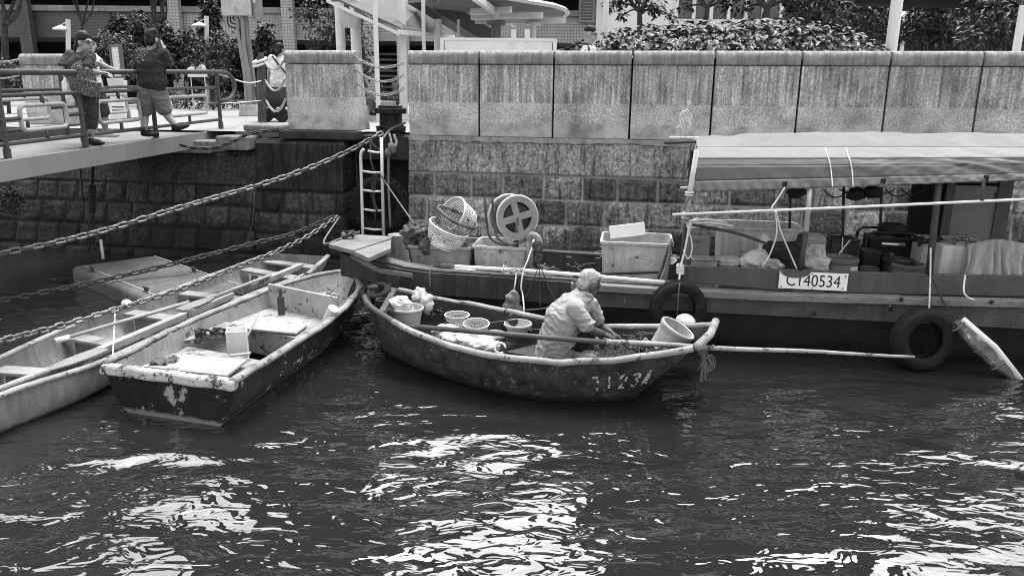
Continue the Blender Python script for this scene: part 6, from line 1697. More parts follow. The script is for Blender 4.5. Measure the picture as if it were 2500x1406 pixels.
for i in range(230):
    p = c + V((rnd.gauss(0, .1), rnd.gauss(0, .07), abs(rnd.gauss(0, .035)))); d_ = V((rnd.gauss(0, 1), rnd.gauss(0, 1), rnd.gauss(0, .5))).normalized() * rnd.uniform(.04, .1); mb.tube([p, p + d_ * .5 + V((0, 0, .02)), p + d_], .003, 4)
mb.ell(c - V((0, 0, .02)), (.21, .15, .05), bump=.3); solo(mb.build('net_heap', NET), 'grey heap of fishing net in front of the man in the sampan', 'net')
round_tub(PZ(1500, 842, .24), .13, .09, 'pale basin the crouching man is working over', 'basin', PLW, .75)
mb = MB(); mb.beam(PZ(1480, 880, .16), PZ(1498, 830, .3), .05, .012); solo(mb.build('white_strip', PLW), 'white strip standing beside the net heap in the sampan', 'strip')
mb = MB(); T = Matrix.Translation(PZ(1457, 838, .28)); mb.lathe([(.02, -.06), (.02, .05), (.012, .06)], 12, T); solo(mb.build('white_bottle', PLW, smooth='auto'), 'small white bottle by the hands of the crouching man', 'bottle')
mb = MB(); c = PZ(1221, 850, .33); mb.tube([c + V((.05 * math.cos(a), .03 * math.sin(a), .04 * math.sin(a))) for a in [PI * 1.7 * k / 12 for k in range(13)]], .012, 8); solo(mb.build('bent_hook', GREYP, smooth=True), 'pale curved hook handle beside the limp sack in the sampan', 'hook')
mb = MB()
for i in range(26): p = PZ(1210 + rnd.uniform(-14, 26), 842 + rnd.uniform(-14, 10), .27); mb.tube([p, p + V((rnd.gauss(0, .04), rnd.gauss(0, .03), .02)), p + V((rnd.gauss(0, .05), rnd.gauss(0, .04), 0))], .006, 5)
solo(mb.build('rope_scraps', ROPED, smooth=True), 'dark rope scraps beside the curved hook in the sampan', 'rope')
# ================================================================== covered work boat
HUL = pm('worn_boat_paint', .06, .3, 2.5, .5, .25, 20, streak=.25, chip=.2, chipv=.71, chips=10)
HULP = pm('scuffed_plank_paint', .07, .35, 3, .5, .3, 25, streak=.2, wood=.2, chip=.26, chipv=.655, chips=12)
HULL_ = pm('bare_timber_ledge', .17, .3, 4, .6, .3, 25, wood=.4, chip=.07, chipv=.62, chips=10)
HULB = pm('black_bottom_paint', .014, .5, 3, .5, .2, 20)
HULS = pm('stained_bow_paint', .045, .5, 3, .5, .3, 20, streak=.4, wood=.3, chip=.1, chipv=.68, chips=6)
wbt = thing('work_boat', 'long dark wooden work boat with tarpaulin canopy moored along the sea wall', 'boat', BL(-.5, .7, 0))
npx = [(832, 617), (870, 623), (900, 631), (985, 655), (1049, 663), (1164, 670), (1395, 686), (1640, 701), (1900, 713), (2200, 721), (2500, 728), (2760, 735)]
bm_ = [.85, 1.0, 1.08, 1.2, 1.28, 1.36, 1.42, 1.42, 1.42, 1.42, 1.42, 1.4]
NR = [B(*p) for p in npx]
st = []
for i, p in enumerate(NR):
    st.append((p, p + BN * bm_[i], -.3 if i > 2 else (.25, .1, -.1)[i], .85, BX * (.5, .35, .2, 0, 0, 0, 0, 0, 0, 0, 0, 0)[i]))
W_S = interp(st, 3); mb = MB(); hull_rails(mb, W_S, .05)
o = mb.build('hull', HULB, wbt, smooth='auto', ang=50); o.data.materials.append(HUL); inside_faces(o, W_S, .05)
def strip(pts, ztop, zbot, proud, th, name, mat, bevel=.008, nseg=6):
    """plank following the near side; pts world, tops and bottoms as z offsets from pts"""
    P = cat_pts(pts, nseg); mb = MB(); vs = []; fs = []
    for i, p in enumerate(P):
        t = i / (len(P) - 1) * (len(ztop) - 1); k = min(int(t), len(ztop) - 2); f = t - k
        a = ztop[k] * (1 - f) + ztop[k + 1] * f; b = zbot[k] * (1 - f) + zbot[k + 1] * f
        q = V((p.x, p.y, 0)) - BN * proud
        for (o_, z) in ((0, a), (0, b), (th, b), (th, a)): vs.append(q + BN * o_ + V((0, 0, z)))
    m = len(P)
    for i in range(m - 1):
        for j in range(4): fs.append((i * 4 + j, i * 4 + (j + 1) % 4, i * 4 + 4 + (j + 1) % 4, i * 4 + 4 + j))
    fs += [(0, 1, 2, 3), (m * 4 - 1, m * 4 - 2, m * 4 - 3, m * 4 - 4)]
    mb.geo(vs, fs); return mb.build(name, mat, wbt, bevel=bevel)
zl = [p.z for p in NR]
strip(NR[:7], [z - .004 for z in zl[:7]], [z - .26 for z in zl[:7]], .035, .05, 'bow_plank', HULS)
zl2 = zl[6:]
strip(NR[6:], [z - .075 for z in zl2], [.39 + .0 * z for z in zl2], .05, .06, 'side_plank', HULP)
strip(NR[6:], [z - .0 for z in zl2], [z - .072 for z in zl2], .11, .16, 'rubbing_ledge', HULL_)
strip(NR[1:8], [z + .028 for z in zl[1:8]], [z - .0 for z in zl[1:8]], .0, .2, 'covering_board', pm('worn_covering_board', .13, .4, 4, .6, .3, 20, wood=.4, chip=.3, chipv=.68, chips=8))
bulp = [B(1668, 690), B(1900, 712), B(2200, 721), B(2500, 728), B(2760, 735)]
strip(bulp, [.865, .87, .885, .91, .93], [p.z + .004 for p in bulp], -.03, .045, 'bulwark', pm('bulwark_paint', .075, .2, 3, .4, .2, 18, streak=.15, chip=.3, chipv=.73, chips=9))
strip([B(860, 622), B(930, 648), B(1010, 672)], [.86, .7, .66], [.8, .64, .605], .05, .04, 'bow_rubbing_strip', HULL_)
strip([p + BN * 1.36 for p in NR[3:]], [z + .03 for z in zl[3:]], [z - .01 for z in zl[3:]], 0, .1, 'far_rail', HUL)
for k in range(22):
    u = -3 + k * .36; p = BL(u, 1.3, .5); mb = MB(); mb.box(p, (.07, .06, .28), rot=(0, 0, BYAW)); mb.build('frame_rib', HUL, wbt)
mb = MB(); mb.geo([BL(-3.6, .1, .4), BL(3.6, .1, .4), BL(3.6, 1.35, .4), BL(-3.6, 1.35, .4)], [(0, 1, 2, 3)]); mb.build('deck', pm('dark_deck', .04, .5, 3, .6, .2, 15), wbt)
# bow platform: planks
zp = .93
pl_out = [((802, 595), (818, 588), (905, 621), (898, 628)), ((819, 587), (870, 573), (957, 577), (955, 590)), ((821, 589), (955, 591), (954, 605), (907, 621))]
BOWP = pm('worn_platform_plank', .17, .3, 3, .65, .3, 18, wood=.3, chip=.32, chipv=.66, chips=6)
q = [PZ(802, 595, zp), PZ(870, 572, zp), PZ(958, 577, zp), PZ(955, 581, zp), PZ(862, 611, zp)]
mb = MB(); mb.geo(q + [p - V((0, 0, .05)) for p in q], [(0, 1, 2, 3, 4), (9, 8, 7, 6, 5)] + [(i, i + 5, (i + 1) % 5 + 5, (i + 1) % 5) for i in range(5)]); mb.build('bow_platform', BOWP, wbt, bevel=.006)
q = [PZ(864, 613, zp), PZ(955, 584, zp), PZ(954, 606, zp), PZ(899, 629, zp)]
mb = MB(); mb.geo(q + [p - V((0, 0, .05)) for p in q], [(0, 1, 2, 3), (7, 6, 5, 4)] + [(i, i + 4, (i + 1) % 4 + 4, (i + 1) % 4) for i in range(4)]); mb.build('bow_platform', BOWP, wbt, bevel=.006)
mb = MB(); a, b = PZ(828, 610, .84), PZ(898, 632, .84); mb.beam(a + V((.03, .08, 0)), b + V((.0, .1, 0)), .06, .09); mb.build('platform_bearer', HULS, wbt, bevel=.006)
mb = MB()
for i in range(5): c = PZ(852 + rnd.uniform(-14, 8), 577 + rnd.uniform(-2, 2), zp + .02); mb.tube([c + V((rnd.uniform(-.1, .1), rnd.uniform(-.06, .06), rnd.uniform(0, .06))) for k in range(5)], .014, 5)
solo(mb.build('rope_heap', ROPEG, smooth=True), 'small grey rope heap on the bow platform of the work boat', 'rope')
rope([PY(828, 530, 11.1), PZ(790, 592, .9), PZ(835, 582, .95)], .012, ROPEG, 'mooring_line', 'slack grey line from the wall to the bow platform')
# bolts
mb = MB()
for (x, y) in ((1988, 765), (2200, 731), (2420, 737), (2175, 754)): mb.lathe([(.022, 0), (.022, .006), (.01, .01)], 12, Matrix.Translation(B(x, y, -.115 if y < 740 else -.052)) @ frame((0, -1, 0)).to_4x4() @ Matrix.Rotation(-PI / 2, 4, 'X'))
mb.build('bolt_heads', BLK, wbt)
# number plate
c0, c1 = B(1901, 663, .0), B(2069, 706, .0)
pc = B(1985, 686, -.004); w_, h_ = (bu(2069, 690) - bu(1901, 690)), (B(1985, 665).z - B(1985, 707).z)
Tp = Matrix.Translation(pc) @ Matrix.Rotation(BYAW, 4, 'Z') @ Matrix.Rotation(PI / 2, 4, 'X')
PLW2 = pm('enamel_plate', .72, .08, 5, .35, .05, 20, chip=.12, chipv=.74, chips=14)
mb = MB(); mb.box((0, 0, 0), (w_, h_, .008), Tp); np_ = mb.build('number_plate', PLW2, wbt, bevel=.002)
textmesh('C140534', h_ * .98, Tp @ Matrix.Translation((0, -.004, .0045)) @ Matrix.Diagonal((.82, 1, 1, 1)), 'plate_number', MC['sign_black'], np_, .001, 1.0)
mb = MB(); mb.prism([(-w_ * .27 + .15 * math.cos(a), h_ * .56 + .075 * math.sin(a)) for a in [PI + PI * k / 14 for k in range(15)]], .003, Tp @ Matrix.Translation((0, 0, .0065))); mb.build('paint_patch', MC['bulwark_paint'], np_)
mb = MB()
for (x, y) in ((-.46, .38), (-.02, .4), (.46, .36), (-.46, -.38), (.0, -.4), (.44, -.36)): mb.lathe([(.009, 0), (.009, .004), (.004, .007)], 10, Tp @ Matrix.Translation((x * w_, y * h_, .004)))
mb.build('rivets', GREYC, np_)

# ---------------- canopy
can = thing('boat_canopy', 'pale tarpaulin canopy with grey striped side stretched over the work boat', 'canopy', BL(1.5, .7, 1.6))
sec_l = [(B(1696, 470), 0), (B(1700, 405, .1), .1), (B(1702, 388, .14), .14), (B(1702, 361, .34), .34), (B(1692, 336, .85), .85)]
sec_r = [(B(2660, 434), 0), (B(2660, 402, .1), .1), (B(2660, 386, .14), .14), (B(2660, 362, .34), .34), (B(2660, 324, .85), .85)]
TAR = [pm('hem_cloth', .12, .12, 3, .7, .1, 20, streak=.1), pm('dark_band_tone', .085, .1, 2, .65, .1, 14, streak=.08), pm('mid_band_tone', .15, .1, 2, .65, .1, 14), pm('pale_band_tone', .19, .08, 2, .85, .1, 14), pm('pale_tarpaulin', .165, .14, 3, .9, .35, 8, streak=.0, spec=.1, bdist=.02)]  # cloth layers and the light through them put into the band colours
def can_pt(f, v):
    """f along 0..1; v over the section 0..5 (0 hem, 4 ridge, 5 back hem)"""
    k = min(int(v), 4); g = v - k
    def at(sec):
        if k < 4: return sec[k][0].lerp(sec[k + 1][0], g)
        r = sec[4][0]; return r + BN * .65 * g - V((0, 0, .42 * g * g))
    p = at(sec_l).lerp(at(sec_r), f)
    u = f * 4.2
    n1 = noise.noise(V((u * 1.3, v * .5, 1)))
    dz = 0
    if v > 3: dz += (.04 * n1 + .02 * noise.noise(V((u * 3 + v * .8, v * .5, 21))) + .014 * abs(noise.noise(V((u * 6 - v * 1.2, v * .6, 5))))) * min(1, v - 3)  + .03 * math.sin(PI * min(1, f * 1.6)) * min(1, v - 3)
    # diagonal pull folds towards the right and gathers along the hem
    fold_ = (.35 + .8 * f) * .02 * (.3 + 1.1 * f) * noise.noise(V((u * 4 + v * 2.2, v * .6, 4))) + .011 * f * noise.noise(V((u * 9 - v * 3.5, v * 1.1, 8))) + .02 * max(0, f - .3) * abs(noise.noise(V((u * 6 + v * 4, v * .5, 14)))) + .006 * max(0, f - .35) * math.sin(u * 13 + v * 6 + 4 * noise.noise(V((u, v, 7))))
    if v < .6: fold_ += .007 * math.sin(u * 46 + v * 7) * (1 - v / .6)
    w = min(1, v / .3) if v < 4 else 1
    return p - BN * fold_ + V((0, 0, dz + fold_ * .4))
nu = 190
segs = [(0, .55, 0, 5), (.55, 1, 1, 4), (1, 2, 2, 5), (2, 3, 3, 7), (3, 5, 4, 18)]
segs = [(0, .42, 0, 6), (.42, 1.0, 1, 6), (1.0, 2.0, 2, 4), (2, 3, 3, 7), (3, 5, 4, 18)]
nm_ = ['hem_band', 'dark_band', 'middle_band', 'pale_band', 'roof_sheet']
for (v0, v1, mi, nv) in segs:
    mb = MB(); mb.grid(lambda a, b: can_pt(a, v0 + (v1 - v0) * b), nu, nv)
    mb.build(nm_[mi], TAR[mi], can, smooth=True, mods=(('SOLIDIFY', dict(thickness=.006, offset=1)),))
# left end cloth gathered on the frame
mb = MB(); mb.grid(lambda a, b: can_pt(0, 5 * a) + BX * (-.012 + .03 * math.sin(a * 30) * b) - V((0, 0, .12 * b)) , 40, 3); mb.build('end_flap', TAR[3], can, smooth=True, mods=(('SOLIDIFY', dict(thickness=.005)),))
# frame under the canopy
FRP = pm('pale_bamboo_pole', .42, .3, 4, .6, .3, 25, chip=.1, chipv=.64, chips=10); DKP = pm('dark_timber_pole', .05, .4, 4, .6, .3, 25, wood=.3)
fr = thing('canopy_scaffold', 'bamboo and timber poles carrying the canopy of the work boat', 'frame', BL(1.5, .7, .4))
def fpole(pts, r, mat, name='post'):
    mb = MB(); mb.tube(pts, r, 9); return mb.build(name, mat, fr, smooth=True)
fpole([B(1701, 366, -.01), B(1684, 470, -.01), B(1676, 545, .0)], .026, FRP)
fpole([B(1680, 500, .02), B(1668, 600, .02), B(1660, 668, .02)], .024, DKP)
fpole([B(1978, 452, .05), B(1968, 565, .05)], .026, FRP); fpole([B(1968, 565, .05), B(1953, 668, .05)], .027, DKP)
fpole([B(2292, 448, .05), B(2280, 560, .05), B(2268, 672, .05)], .034, DKP)
fpole([B(1642, 524, -.07), B(2080, 506, -.07), B(2500, 487, -.07), B(2700, 478, -.07)], .0135, WHITE, 'long_rail')
fpole([B(1622, 349, .5), B(1700, 346, .5)], .018, DKP, 'ridge_pole'); fpole([B(1634, 337, .8), B(1705, 338, .8)], .02, FRP, 'ridge_pole')
fpole([B(1690, 352, .75), B(1682, 470, 1.0), B(1678, 620, 1.2)], .024, DKP)
fpole([B(1664, 459, .9), B(1690, 458, .3)], .016, FRP, 'cross_bar')
for x in (1900, 2150, 2400): fpole([can_pt((x - 1690) / 970, .3) + BN * .03, can_pt((x - 1690) / 970, 3) - V((0, 0, .03)), can_pt((x - 1690) / 970, 4.1) - V((0, 0, .05)), can_pt((x - 1690) / 970, 5) - BN * .04], .016, DKP, 'hoop')
fpole([can_pt(0, 4) - V((0, 0, .05)), can_pt(1, 4) - V((0, 0, .05))], .02, DKP, 'ridge_pole')
fpole([can_pt(0, .05) + BN * .02, can_pt(1, .05) + BN * .02], .014, DKP, 'eaves_pole')
for x, y in ((1930, 520), (2152, 500), (2060, 470)): fpole([B(x, 458, 1.1), B(x - 4, 640, 1.25)], .016, DKP)
# ties
for i, (pts, lab) in enumerate((([B(1916, 458, -.01), B(1896, 490, -.04), B(1885, 506, -.07), B(1890, 520, -.08)], 'white tie cords from the canopy hem to the long white rail, left'), ([B(1893, 515, -.085), B(1896, 570, -.05), B(1880, 620, -.02), B(1862, 650, 0)], 'thin white cord hanging over the net sack'),
                                 ([B(1895, 515, -.085), B(1905, 560, -.05), B(1925, 610, -.02), B(1945, 656, 0)], 'thin white cord hanging over the dark cloth'), ([B(2402, 438, -.01), B(2400, 462, -.05), B(2397, 490, -.08)], 'dark strap tie from the hem to the long white rail, right'))):
    rope(pts, .008 if i < 3 else .016, ROPEW if i < 3 else DKP, 'white_rope', lab)
mb = MB()
for x in (1916, 2155, 2404): p = can_pt((bu(x, 445) - bu(1696, 470)) / (bu(2660, 434) - bu(1696, 470)), .22) - BN * .02; mb.box(p, (.045, .012, .05), rot=(0, 0, BYAW))
mb.build('buckle', BLK, can)
for i, x in enumerate((2015, 2066)):
    f = (bu(x, 400) - bu(1696, 470)) / (bu(2660, 434) - bu(1696, 470)); rope([can_pt(f + .006 * k, 3 - k * .75) - BN * .02 for k in range(5)], .006, ROPEW, 'hanging_rope', ('left', 'right')[i] + ' one of two thin white cords hanging down the canopy side')
rope([B(1690, 475, -.03), B(1672, 500, -.03), B(1665, 520, -.05), B(1690, 530, -.05), B(1672, 540, -.03)], .01, ROPEG, 'rope_lashing', 'lashing where the long white rail meets the canopy post')
mb = MB()
for y in (470, 476, 520, 526, 532): mb.tube([B(1683 - (y - 470) * .15, y, -.01) + V((.04 * math.cos(a), .04 * math.sin(a), 0)) for a in [2 * PI * k / 10 for k in range(10)]], .007, 5, closed=True)
solo(mb.build('rope_lashing', ROPEW, smooth=True), 'white lashings round the left canopy post', 'rope')
rope([B(1684, 545, -.02), B(1672, 610, -.03), B(1662, 650, -.05), B(1658, 686, -.12)], .011, ROPEW, 'tyre_rope', 'white rope down the left canopy post to the left tyre fender')
rope([B(1676, 545, -.02), B(1690, 600, -.02), B(1680, 632, -.02), B(1668, 610, -.02)], .007, ROPEW, 'loose_rope', 'looped loose cord beside the left canopy post')
mb = MB()
for k in range(7): mb.tube([B(1661, 648 + k * 3, -.04) + V((.035 * math.cos(a), .035 * math.sin(a), .008 * math.sin(a))) for a in [2 * PI * j / 10 for j in range(10)]], .008, 5, closed=True)
solo(mb.build('rope_knot', ROPEW, smooth=True), 'white knotted rope at the bulwark end above the left tyre fender', 'rope')
rope([B(2272, 605, .0), B(2271, 680, -.06), B(2268, 760, -.16)], .008, ROPEW, 'tyre_rope', 'white rope holding the right tyre fender')
rope([B(2277, 680, -.04), B(2300, 730, -.12), B(2335, 785, -.22)], .008, ROPED, 'fender_line', 'dark line from the bulwark down to the foam float')
rope([B(2356, 672, -.03), B(2353, 710, -.13), B(2362, 725, -.14), B(2378, 732, -.14)], .009, ROPEW, 'loose_rope', 'short white cord end hanging on the bulwark at the right')
# tyre fenders on the side
tyre(B(1655, 752, -.22), 68 / 1850 * 7.7, .17, (0.02, -1, .06), 'black tyre fender hanging at the left end of the bulwark, with white rope')
rope([B(1660, 690, -.3), B(1656, 720, -.32), B(1652, 810, -.12)], .006, ROPEG, 'tyre_rope', 'thin cord hanging inside the left tyre fender')
tyre(B(2250, 827, -.3), 76 / 1850 * 7.3, .19, (.1, -1, .08), 'black tyre fender half in the water at the right')
# foam float
ft = thing('foam_float', 'slanting scuffed white foam float hanging against the hull at the right', 'float', B(2420, 870, -.3))
a, b = B(2334, 785, -.3), B(2487, 934, -.4)
d = (b - a).normalized(); s_ = d.cross(V((0, -1, .2))).normalized(); n_ = s_.cross(d)
mb = MB(); vs = []; fs = []; m = 16
for i in range(m + 1):
    t = i / m; p = a.lerp(b, t); w = .088 * (math.sin(PI * min(max(t, .02), .985)) ** .45) * (1 - .35 * t); h = .05
    for (x, y) in ((-1, -.6), (-.7, -1), (.7, -1), (1, -.6), (1, .6), (.7, 1), (-.7, 1), (-1, .6)): vs.append(p + s_ * w * x + n_ * h * y * min(1, w / .05))
for i in range(m):
    for k in range(8): fs.append((i * 8 + k, i * 8 + (k + 1) % 8, i * 8 + 8 + (k + 1) % 8, i * 8 + 8 + k))
fs += [tuple(range(8)), tuple(range(m * 8 + 7, m * 8 - 1, -1))]
mb.geo(vs, fs); mb.build('foam_body', pm('scuffed_foam', .11, .5, 6, .85, .6, 25, chip=.35, chipv=.56, chips=6), ft, smooth='auto')
mb = MB(); up_ = 1 if s_.z > 0 else -1; nc = n_ if n_.y < 0 else -n_
mb.tube([a.lerp(b, .02) + s_ * up_ * .05 + nc * .03, a.lerp(b, .5) + s_ * up_ * .07 + nc * .04, a.lerp(b, .98) + s_ * up_ * .025 + nc * .02], .03, 8); mb.build('white_edge', WHITE, ft, smooth=True)
for t in (.05, .4, .68):
    mb = MB(); p = a.lerp(b, t); mb.tube([p + s_ * (.085 if t < .5 else .105 - .03 * t) * math.cos(q_) + n_ * .058 * math.sin(q_) for q_ in [2 * PI * k / 16 for k in range(16)]], .008, 6, closed=True); mb.build('binding', ROPEG, ft, smooth=True)

# ---------------- load of the work boat
DZ = .405
def rtub(x0, x1, ytop, ins, dep, h, label, mat, taper=.86, name='tub', cat='tub', rim=.035, zb=DZ, yaw=0., r=.06, liquid=None):
    """open rectangular tub, front rim from px x0 to x1 at inset ins"""
    h = B((x0 + x1) / 2, ytop, ins).z - zb
    u0, u1 = bu(x0, ytop, ins), bu(x1, ytop, ins); w = u1 - u0; c = BL((u0 + u1) / 2, ins + dep / 2, zb)
    t = thing(name, label, cat, c); T = Matrix.Translation(c) @ Matrix.Rotation(BYAW + yaw, 4, 'Z')
    def rr(w, d, z, r): 
        out = []
        for (sx, sy, a0) in ((1, 1, 0), (-1, 1, 90), (-1, -1, 180), (1, -1, 270)):
            for k in range(5): a = R(a0 + k * 22.5); out.append(T @ V((sx * (w / 2 - r) + r * math.cos(a), sy * (d / 2 - r) + r * math.sin(a), z)))
        return out
    loops = [rr(w * taper, dep * taper, 0, r), rr(w, dep, h - rim, r), rr(w + rim, dep + rim, h - rim, r), rr(w + rim, dep + rim, h, r), rr(w - .015, dep - .015, h, r), rr(w * taper - .03, dep * taper - .03, .02, r)]
    vs = [p for l in loops for p in l]; fs = []
    for i in range(len(loops) - 1):
        for k in range(20): fs.append((i * 20 + k, i * 20 + (k + 1) % 20, i * 20 + 20 + (k + 1) % 20, i * 20 + 20 + k))
    fs += [tuple(range(19, -1, -1)), tuple(range(100, 120))]
    mb = MB(); mb.geo(vs, fs); mb.build('shell', mat, t, smooth='auto', bevel=.006, ang=45)
    if liquid: mb = MB(); q = rr(w * .93, dep * .93, h * .72, r); mb.geo(q, [tuple(range(20))]); mb.build('contents', liquid, t)
    return t
TUBG = pm('grimy_grey_tub', .26, .4, 4, .5, .1, 18, streak=.2, chip=.07, chipv=.6, chips=9)
TUBW = pm('dirty_white_tub', .38, .35, 4, .5, .1, 18, streak=.2, chip=.07, chipv=.6, chips=9)
round_tub(BL(bu(968, 600, .8), .85, .58), .14, .34, 'upturned pale grey bucket on the bow beside the brown sack', 'bucket', TUBG, .82, .01, Matrix.Translation((0, 0, .34)) @ Matrix.Rotation(PI, 4, 'X'), cat='bucket')
rtub(996, 1148, 602, .3, .62, .36, 'grey fish tub heaped with white baskets near the bow', TUBG, .84, zb=.42)
rtub(1153, 1288, 602, .32, .55, .36, 'pale tub under the cable reel', TUBW, .88, zb=.42)
mb = MB(); c = BL(bu(1205, 600, .5), .55, .7); mb.box(c, (.42, .22, .08), rot=(.1, .1, .2)); mb.box(c + V((.2, .05, .02)), (.14, .2, .14), rot=(.2, .3, .5)); solo(mb.build('foam_block', pm('white_foam', .72, .05, 8, .9, .2, 60), bevel=.008), 'white foam block lying in the tub under the reel', 'foam block')
rtub(1468, 1642, 592, .3, .62, .44, 'grimy white tub with fishing net, right of the open deck', TUBW, .9, zb=.42)
mb = MB(); c = BL(bu(1560, 600, .6), .62, .81)
for i in range(190):
    p = c + V((rnd.gauss(.06, .15), rnd.gauss(0, .12), rnd.uniform(0, .04))); mb.tube(cat_pts([p, p + V((rnd.gauss(0, .08), rnd.gauss(0, .06), .02)), p + V((rnd.gauss(0, .12), rnd.gauss(0, .08), -.01))], 3), .0025, 4)
mb.ell(c + V((.05, 0, -.03)), (.34, .22, .05), (0, 0, BYAW), bump=.4); solo(mb.build('net_heap', pm('pale_net', .5, .35, 30, .9, .6, 90)), 'pale fishing net piled in the grimy tub', 'net')
p0, p1 = B(1488, 583, .85), B(1574, 570, .85); h_ = B(1488, 556, .85).z - p0.z
mb = MB(); T = Matrix.Translation((p0 + p1) / 2 + V((0, 0, h_ / 2))) @ Matrix.Rotation(BYAW, 4, 'Z') @ Matrix.Rotation(R(-9), 4, 'Y') @ Matrix.Rotation(R(-12), 4, 'X'); mb.box((0, 0, 0), ((p1 - p0).length, .03, h_ * 1.15), T); solo(mb.build('foam_sheet', pm('clean_white_foam', .68, .03, 8, .8, .1, 60), bevel=.006), 'clean white foam lid leaning in the grimy tub', 'lid')
rope([B(1640, 590, .2), B(1622, 640, .22), B(1608, 680, .15)], .02, DKP, 'leaning_pole', 'dark pole with pale grip leaning beside the grimy tub', 'pole'); rope([B(1640, 582, .18), B(1628, 640, .16), B(1612, 686, .1)], .012, GREYC, 'leaning_pole', 'thin grey pole leaning beside the grimy tub', 'pole')
# baskets
BSK = pm('dirty_white_basket', .56, .2, 6, .6, .1, 30, chip=.05, chipv=.6, chips=12); BSKD = pm('muddy_basket', .16, .5, 8, .7, .3, 30, chip=.04, chipv=.55, chips=10)
def tilt_to(axis): return V(axis).to_track_quat('Z', 'Y').to_matrix().to_4x4()
round_tub(B(1080, 596, .42), .235, .22, 'white lattice basket lying tilted in front in the tub', 'basket', BSK, .8, .014, tilt_to((.38, -.1, .9)), (44, 7), cat='basket')
round_tub(B(1102, 558, .5), .25, .16, 'muddy dark lattice basket on top of the front white basket', 'basket', BSKD, .82, .014, tilt_to((.45, -.05, .88)), (44, 5), cat='basket')
round_tub(B(1135, 545, .75), .22, .24, 'white lattice basket standing on edge behind the others', 'basket', BSK, .82, .014, tilt_to((-.6, -.55, .5)), (44, 7), cat='basket')
bag([(B(1000, 565, .4), (.1, .09, .1)), (B(1030, 572, .38), (.12, .09, .1)), (B(1040, 595, .28), (.06, .05, .13)), (B(1003, 590, .4), (.08, .08, .1))], 'crumpled brown grey sack on the tub beside the baskets', cloth('dull_sack', .07, .5, 7, 1.4, .35), 'sack', .01, .04, 10)
# cable reel
cr = B(1262, 531, .42); axd = V((.36, -.92, .08)).normalized()
rl = thing('cable_reel', 'large cable reel with pale four spoked side standing on the work boat', 'reel', cr - V((0, 0, .4)))
M = Matrix.Translation(cr) @ tilt_to(axd)
REELG = pm('reel_grey', .22, .25, 5, .55, .2, 25, chip=.06, chipv=.64, chips=9)
rad = .245
def flange(z, name):
    mb = MB(); mb.lathe([(rad * .7, z), (rad * .97, z), (rad, z + .01), (rad, z + .022), (rad * .97, z + .03), (rad * .7, z + .022), (rad * .7, z)], 48, M, False, False)
    mb.lathe([(.001, z + .022), (.055, z + .022), (.055, z + .003), (.001, z + .003)], 24, M, False, False)
    for k in range(4): mb.box((rad * .43 , 0, z + .012), (rad * .6, .075, .016), M @ Matrix.Rotation(k * PI / 2 + .25, 4, 'Z'))
    mb.build(name, REELG, rl, smooth='auto', ang=40)
    mb = MB(); mb.tube([M @ V((rad * 1.0 * math.cos(a), rad * math.sin(a), z + .015)) for a in [2 * PI * k / 48 for k in range(48)]], .012, 6, closed=True); mb.build('flange_edge', GREYP, rl, smooth=True)
flange(0, 'front_flange'); flange(-.27, 'rear_flange')
mb = MB()
mb.lathe([(rad * .55, -.24), (rad * .66, -.2), (rad * .7, -.12), (rad * .66, -.04), (rad * .6, -.0)], 36, M, True, True); 
for k in range(12): mb.tube([M @ V(((rad * .69 + .008 * (k % 2)) * math.cos(a), (rad * .69 + .008 * (k % 2)) * math.sin(a), -.235 + k * .02)) for a in [2 * PI * j / 32 for j in range(32)]], .012, 5, closed=True)
mb.build('wound_rope', ROPED, rl, smooth=True)
DKI = MC['dark_iron']
mb = MB()
for dx in (0, 18): mb.tube(cat_pts([B(1184 + dx, 482, .25), B(1188 + dx, 545, .25), B(1198 + dx, 582, .22), B(1230 + dx, 598, .25), B(1262, 594, .3)], 5), .013, 7)
mb.tube([cr, cr - V((0, 0, .2)), B(1256, 660, .4)], .03, 8); mb.tube(cat_pts([B(1262, 596, .3), B(1290, 578, .35), B(1302, 560, .45)], 4), .014, 7); mb.build('stand', DKI, rl, smooth=True)
# winch post and tackle
wp = thing('winch_post', 'iron post with bent pipe and tackle beside the cable reel', 'post', B(1293, 660, .35))
mb = MB(); mb.tube([B(1293, 660, .35), B(1290, 588, .35)], .045, 10); mb.tube(cat_pts([B(1290, 590, .35), B(1297, 575, .34), B(1312, 580, .33), B(1318, 600, .32)], 5), .04, 10); mb.build('pipe', GREYC, wp, smooth=True)
mb = MB()
for (x, y, r_) in ((1312, 600, .05), (1316, 605, .04), (1312, 632, .03), (1316, 628, .03)): mb.tube([B(x, y, .2) + V((r_ * math.cos(a), 0, r_ * math.sin(a))) for a in [2 * PI * k / 14 for k in range(14)]], .011, 6, closed=True)
mb.build('shackle', DKI, wp, smooth=True)
rope([B(1300, 600, .3), B(1290, 630, .1), B(1278, 662, -.02), B(1272, 700, -.1), B(1276, 720, -.12), B(1279, 760, -.3), PZ(1274, 800, .15)], .008, ROPEW, 'hose', 'thin pale hose hanging from the work boat into the white bowl')
for i, (x, y) in enumerate(((1275, 745), (1319, 752), (1362, 745))): rope([B(1317, 645, -.02), B((1317 + x) / 2, 700, -.08), B(x, y, -.16)], .006, ROPED, 'tackle_rope', ('left', 'middle', 'right')[i] + ' cord of the three cords spreading from the tackle')
rope([B(1262, 758, -.15), B(1320, 754, -.15), B(1372, 744, -.15)], .008, ROPEG, 'tackle_stick', 'thin bar hung on the three tackle cords', 'bar')
bag([(B(1249, 755, -.12), (.11, .06, .1)), (B(1252, 732, -.12), (.09, .05, .08)), (B(1255, 718, -.12), (.05, .04, .05))], 'translucent grey plastic bag hung on the work boat side', cloth('grey_plastic', .17, .25, 7, .8, .35), amp=.012)
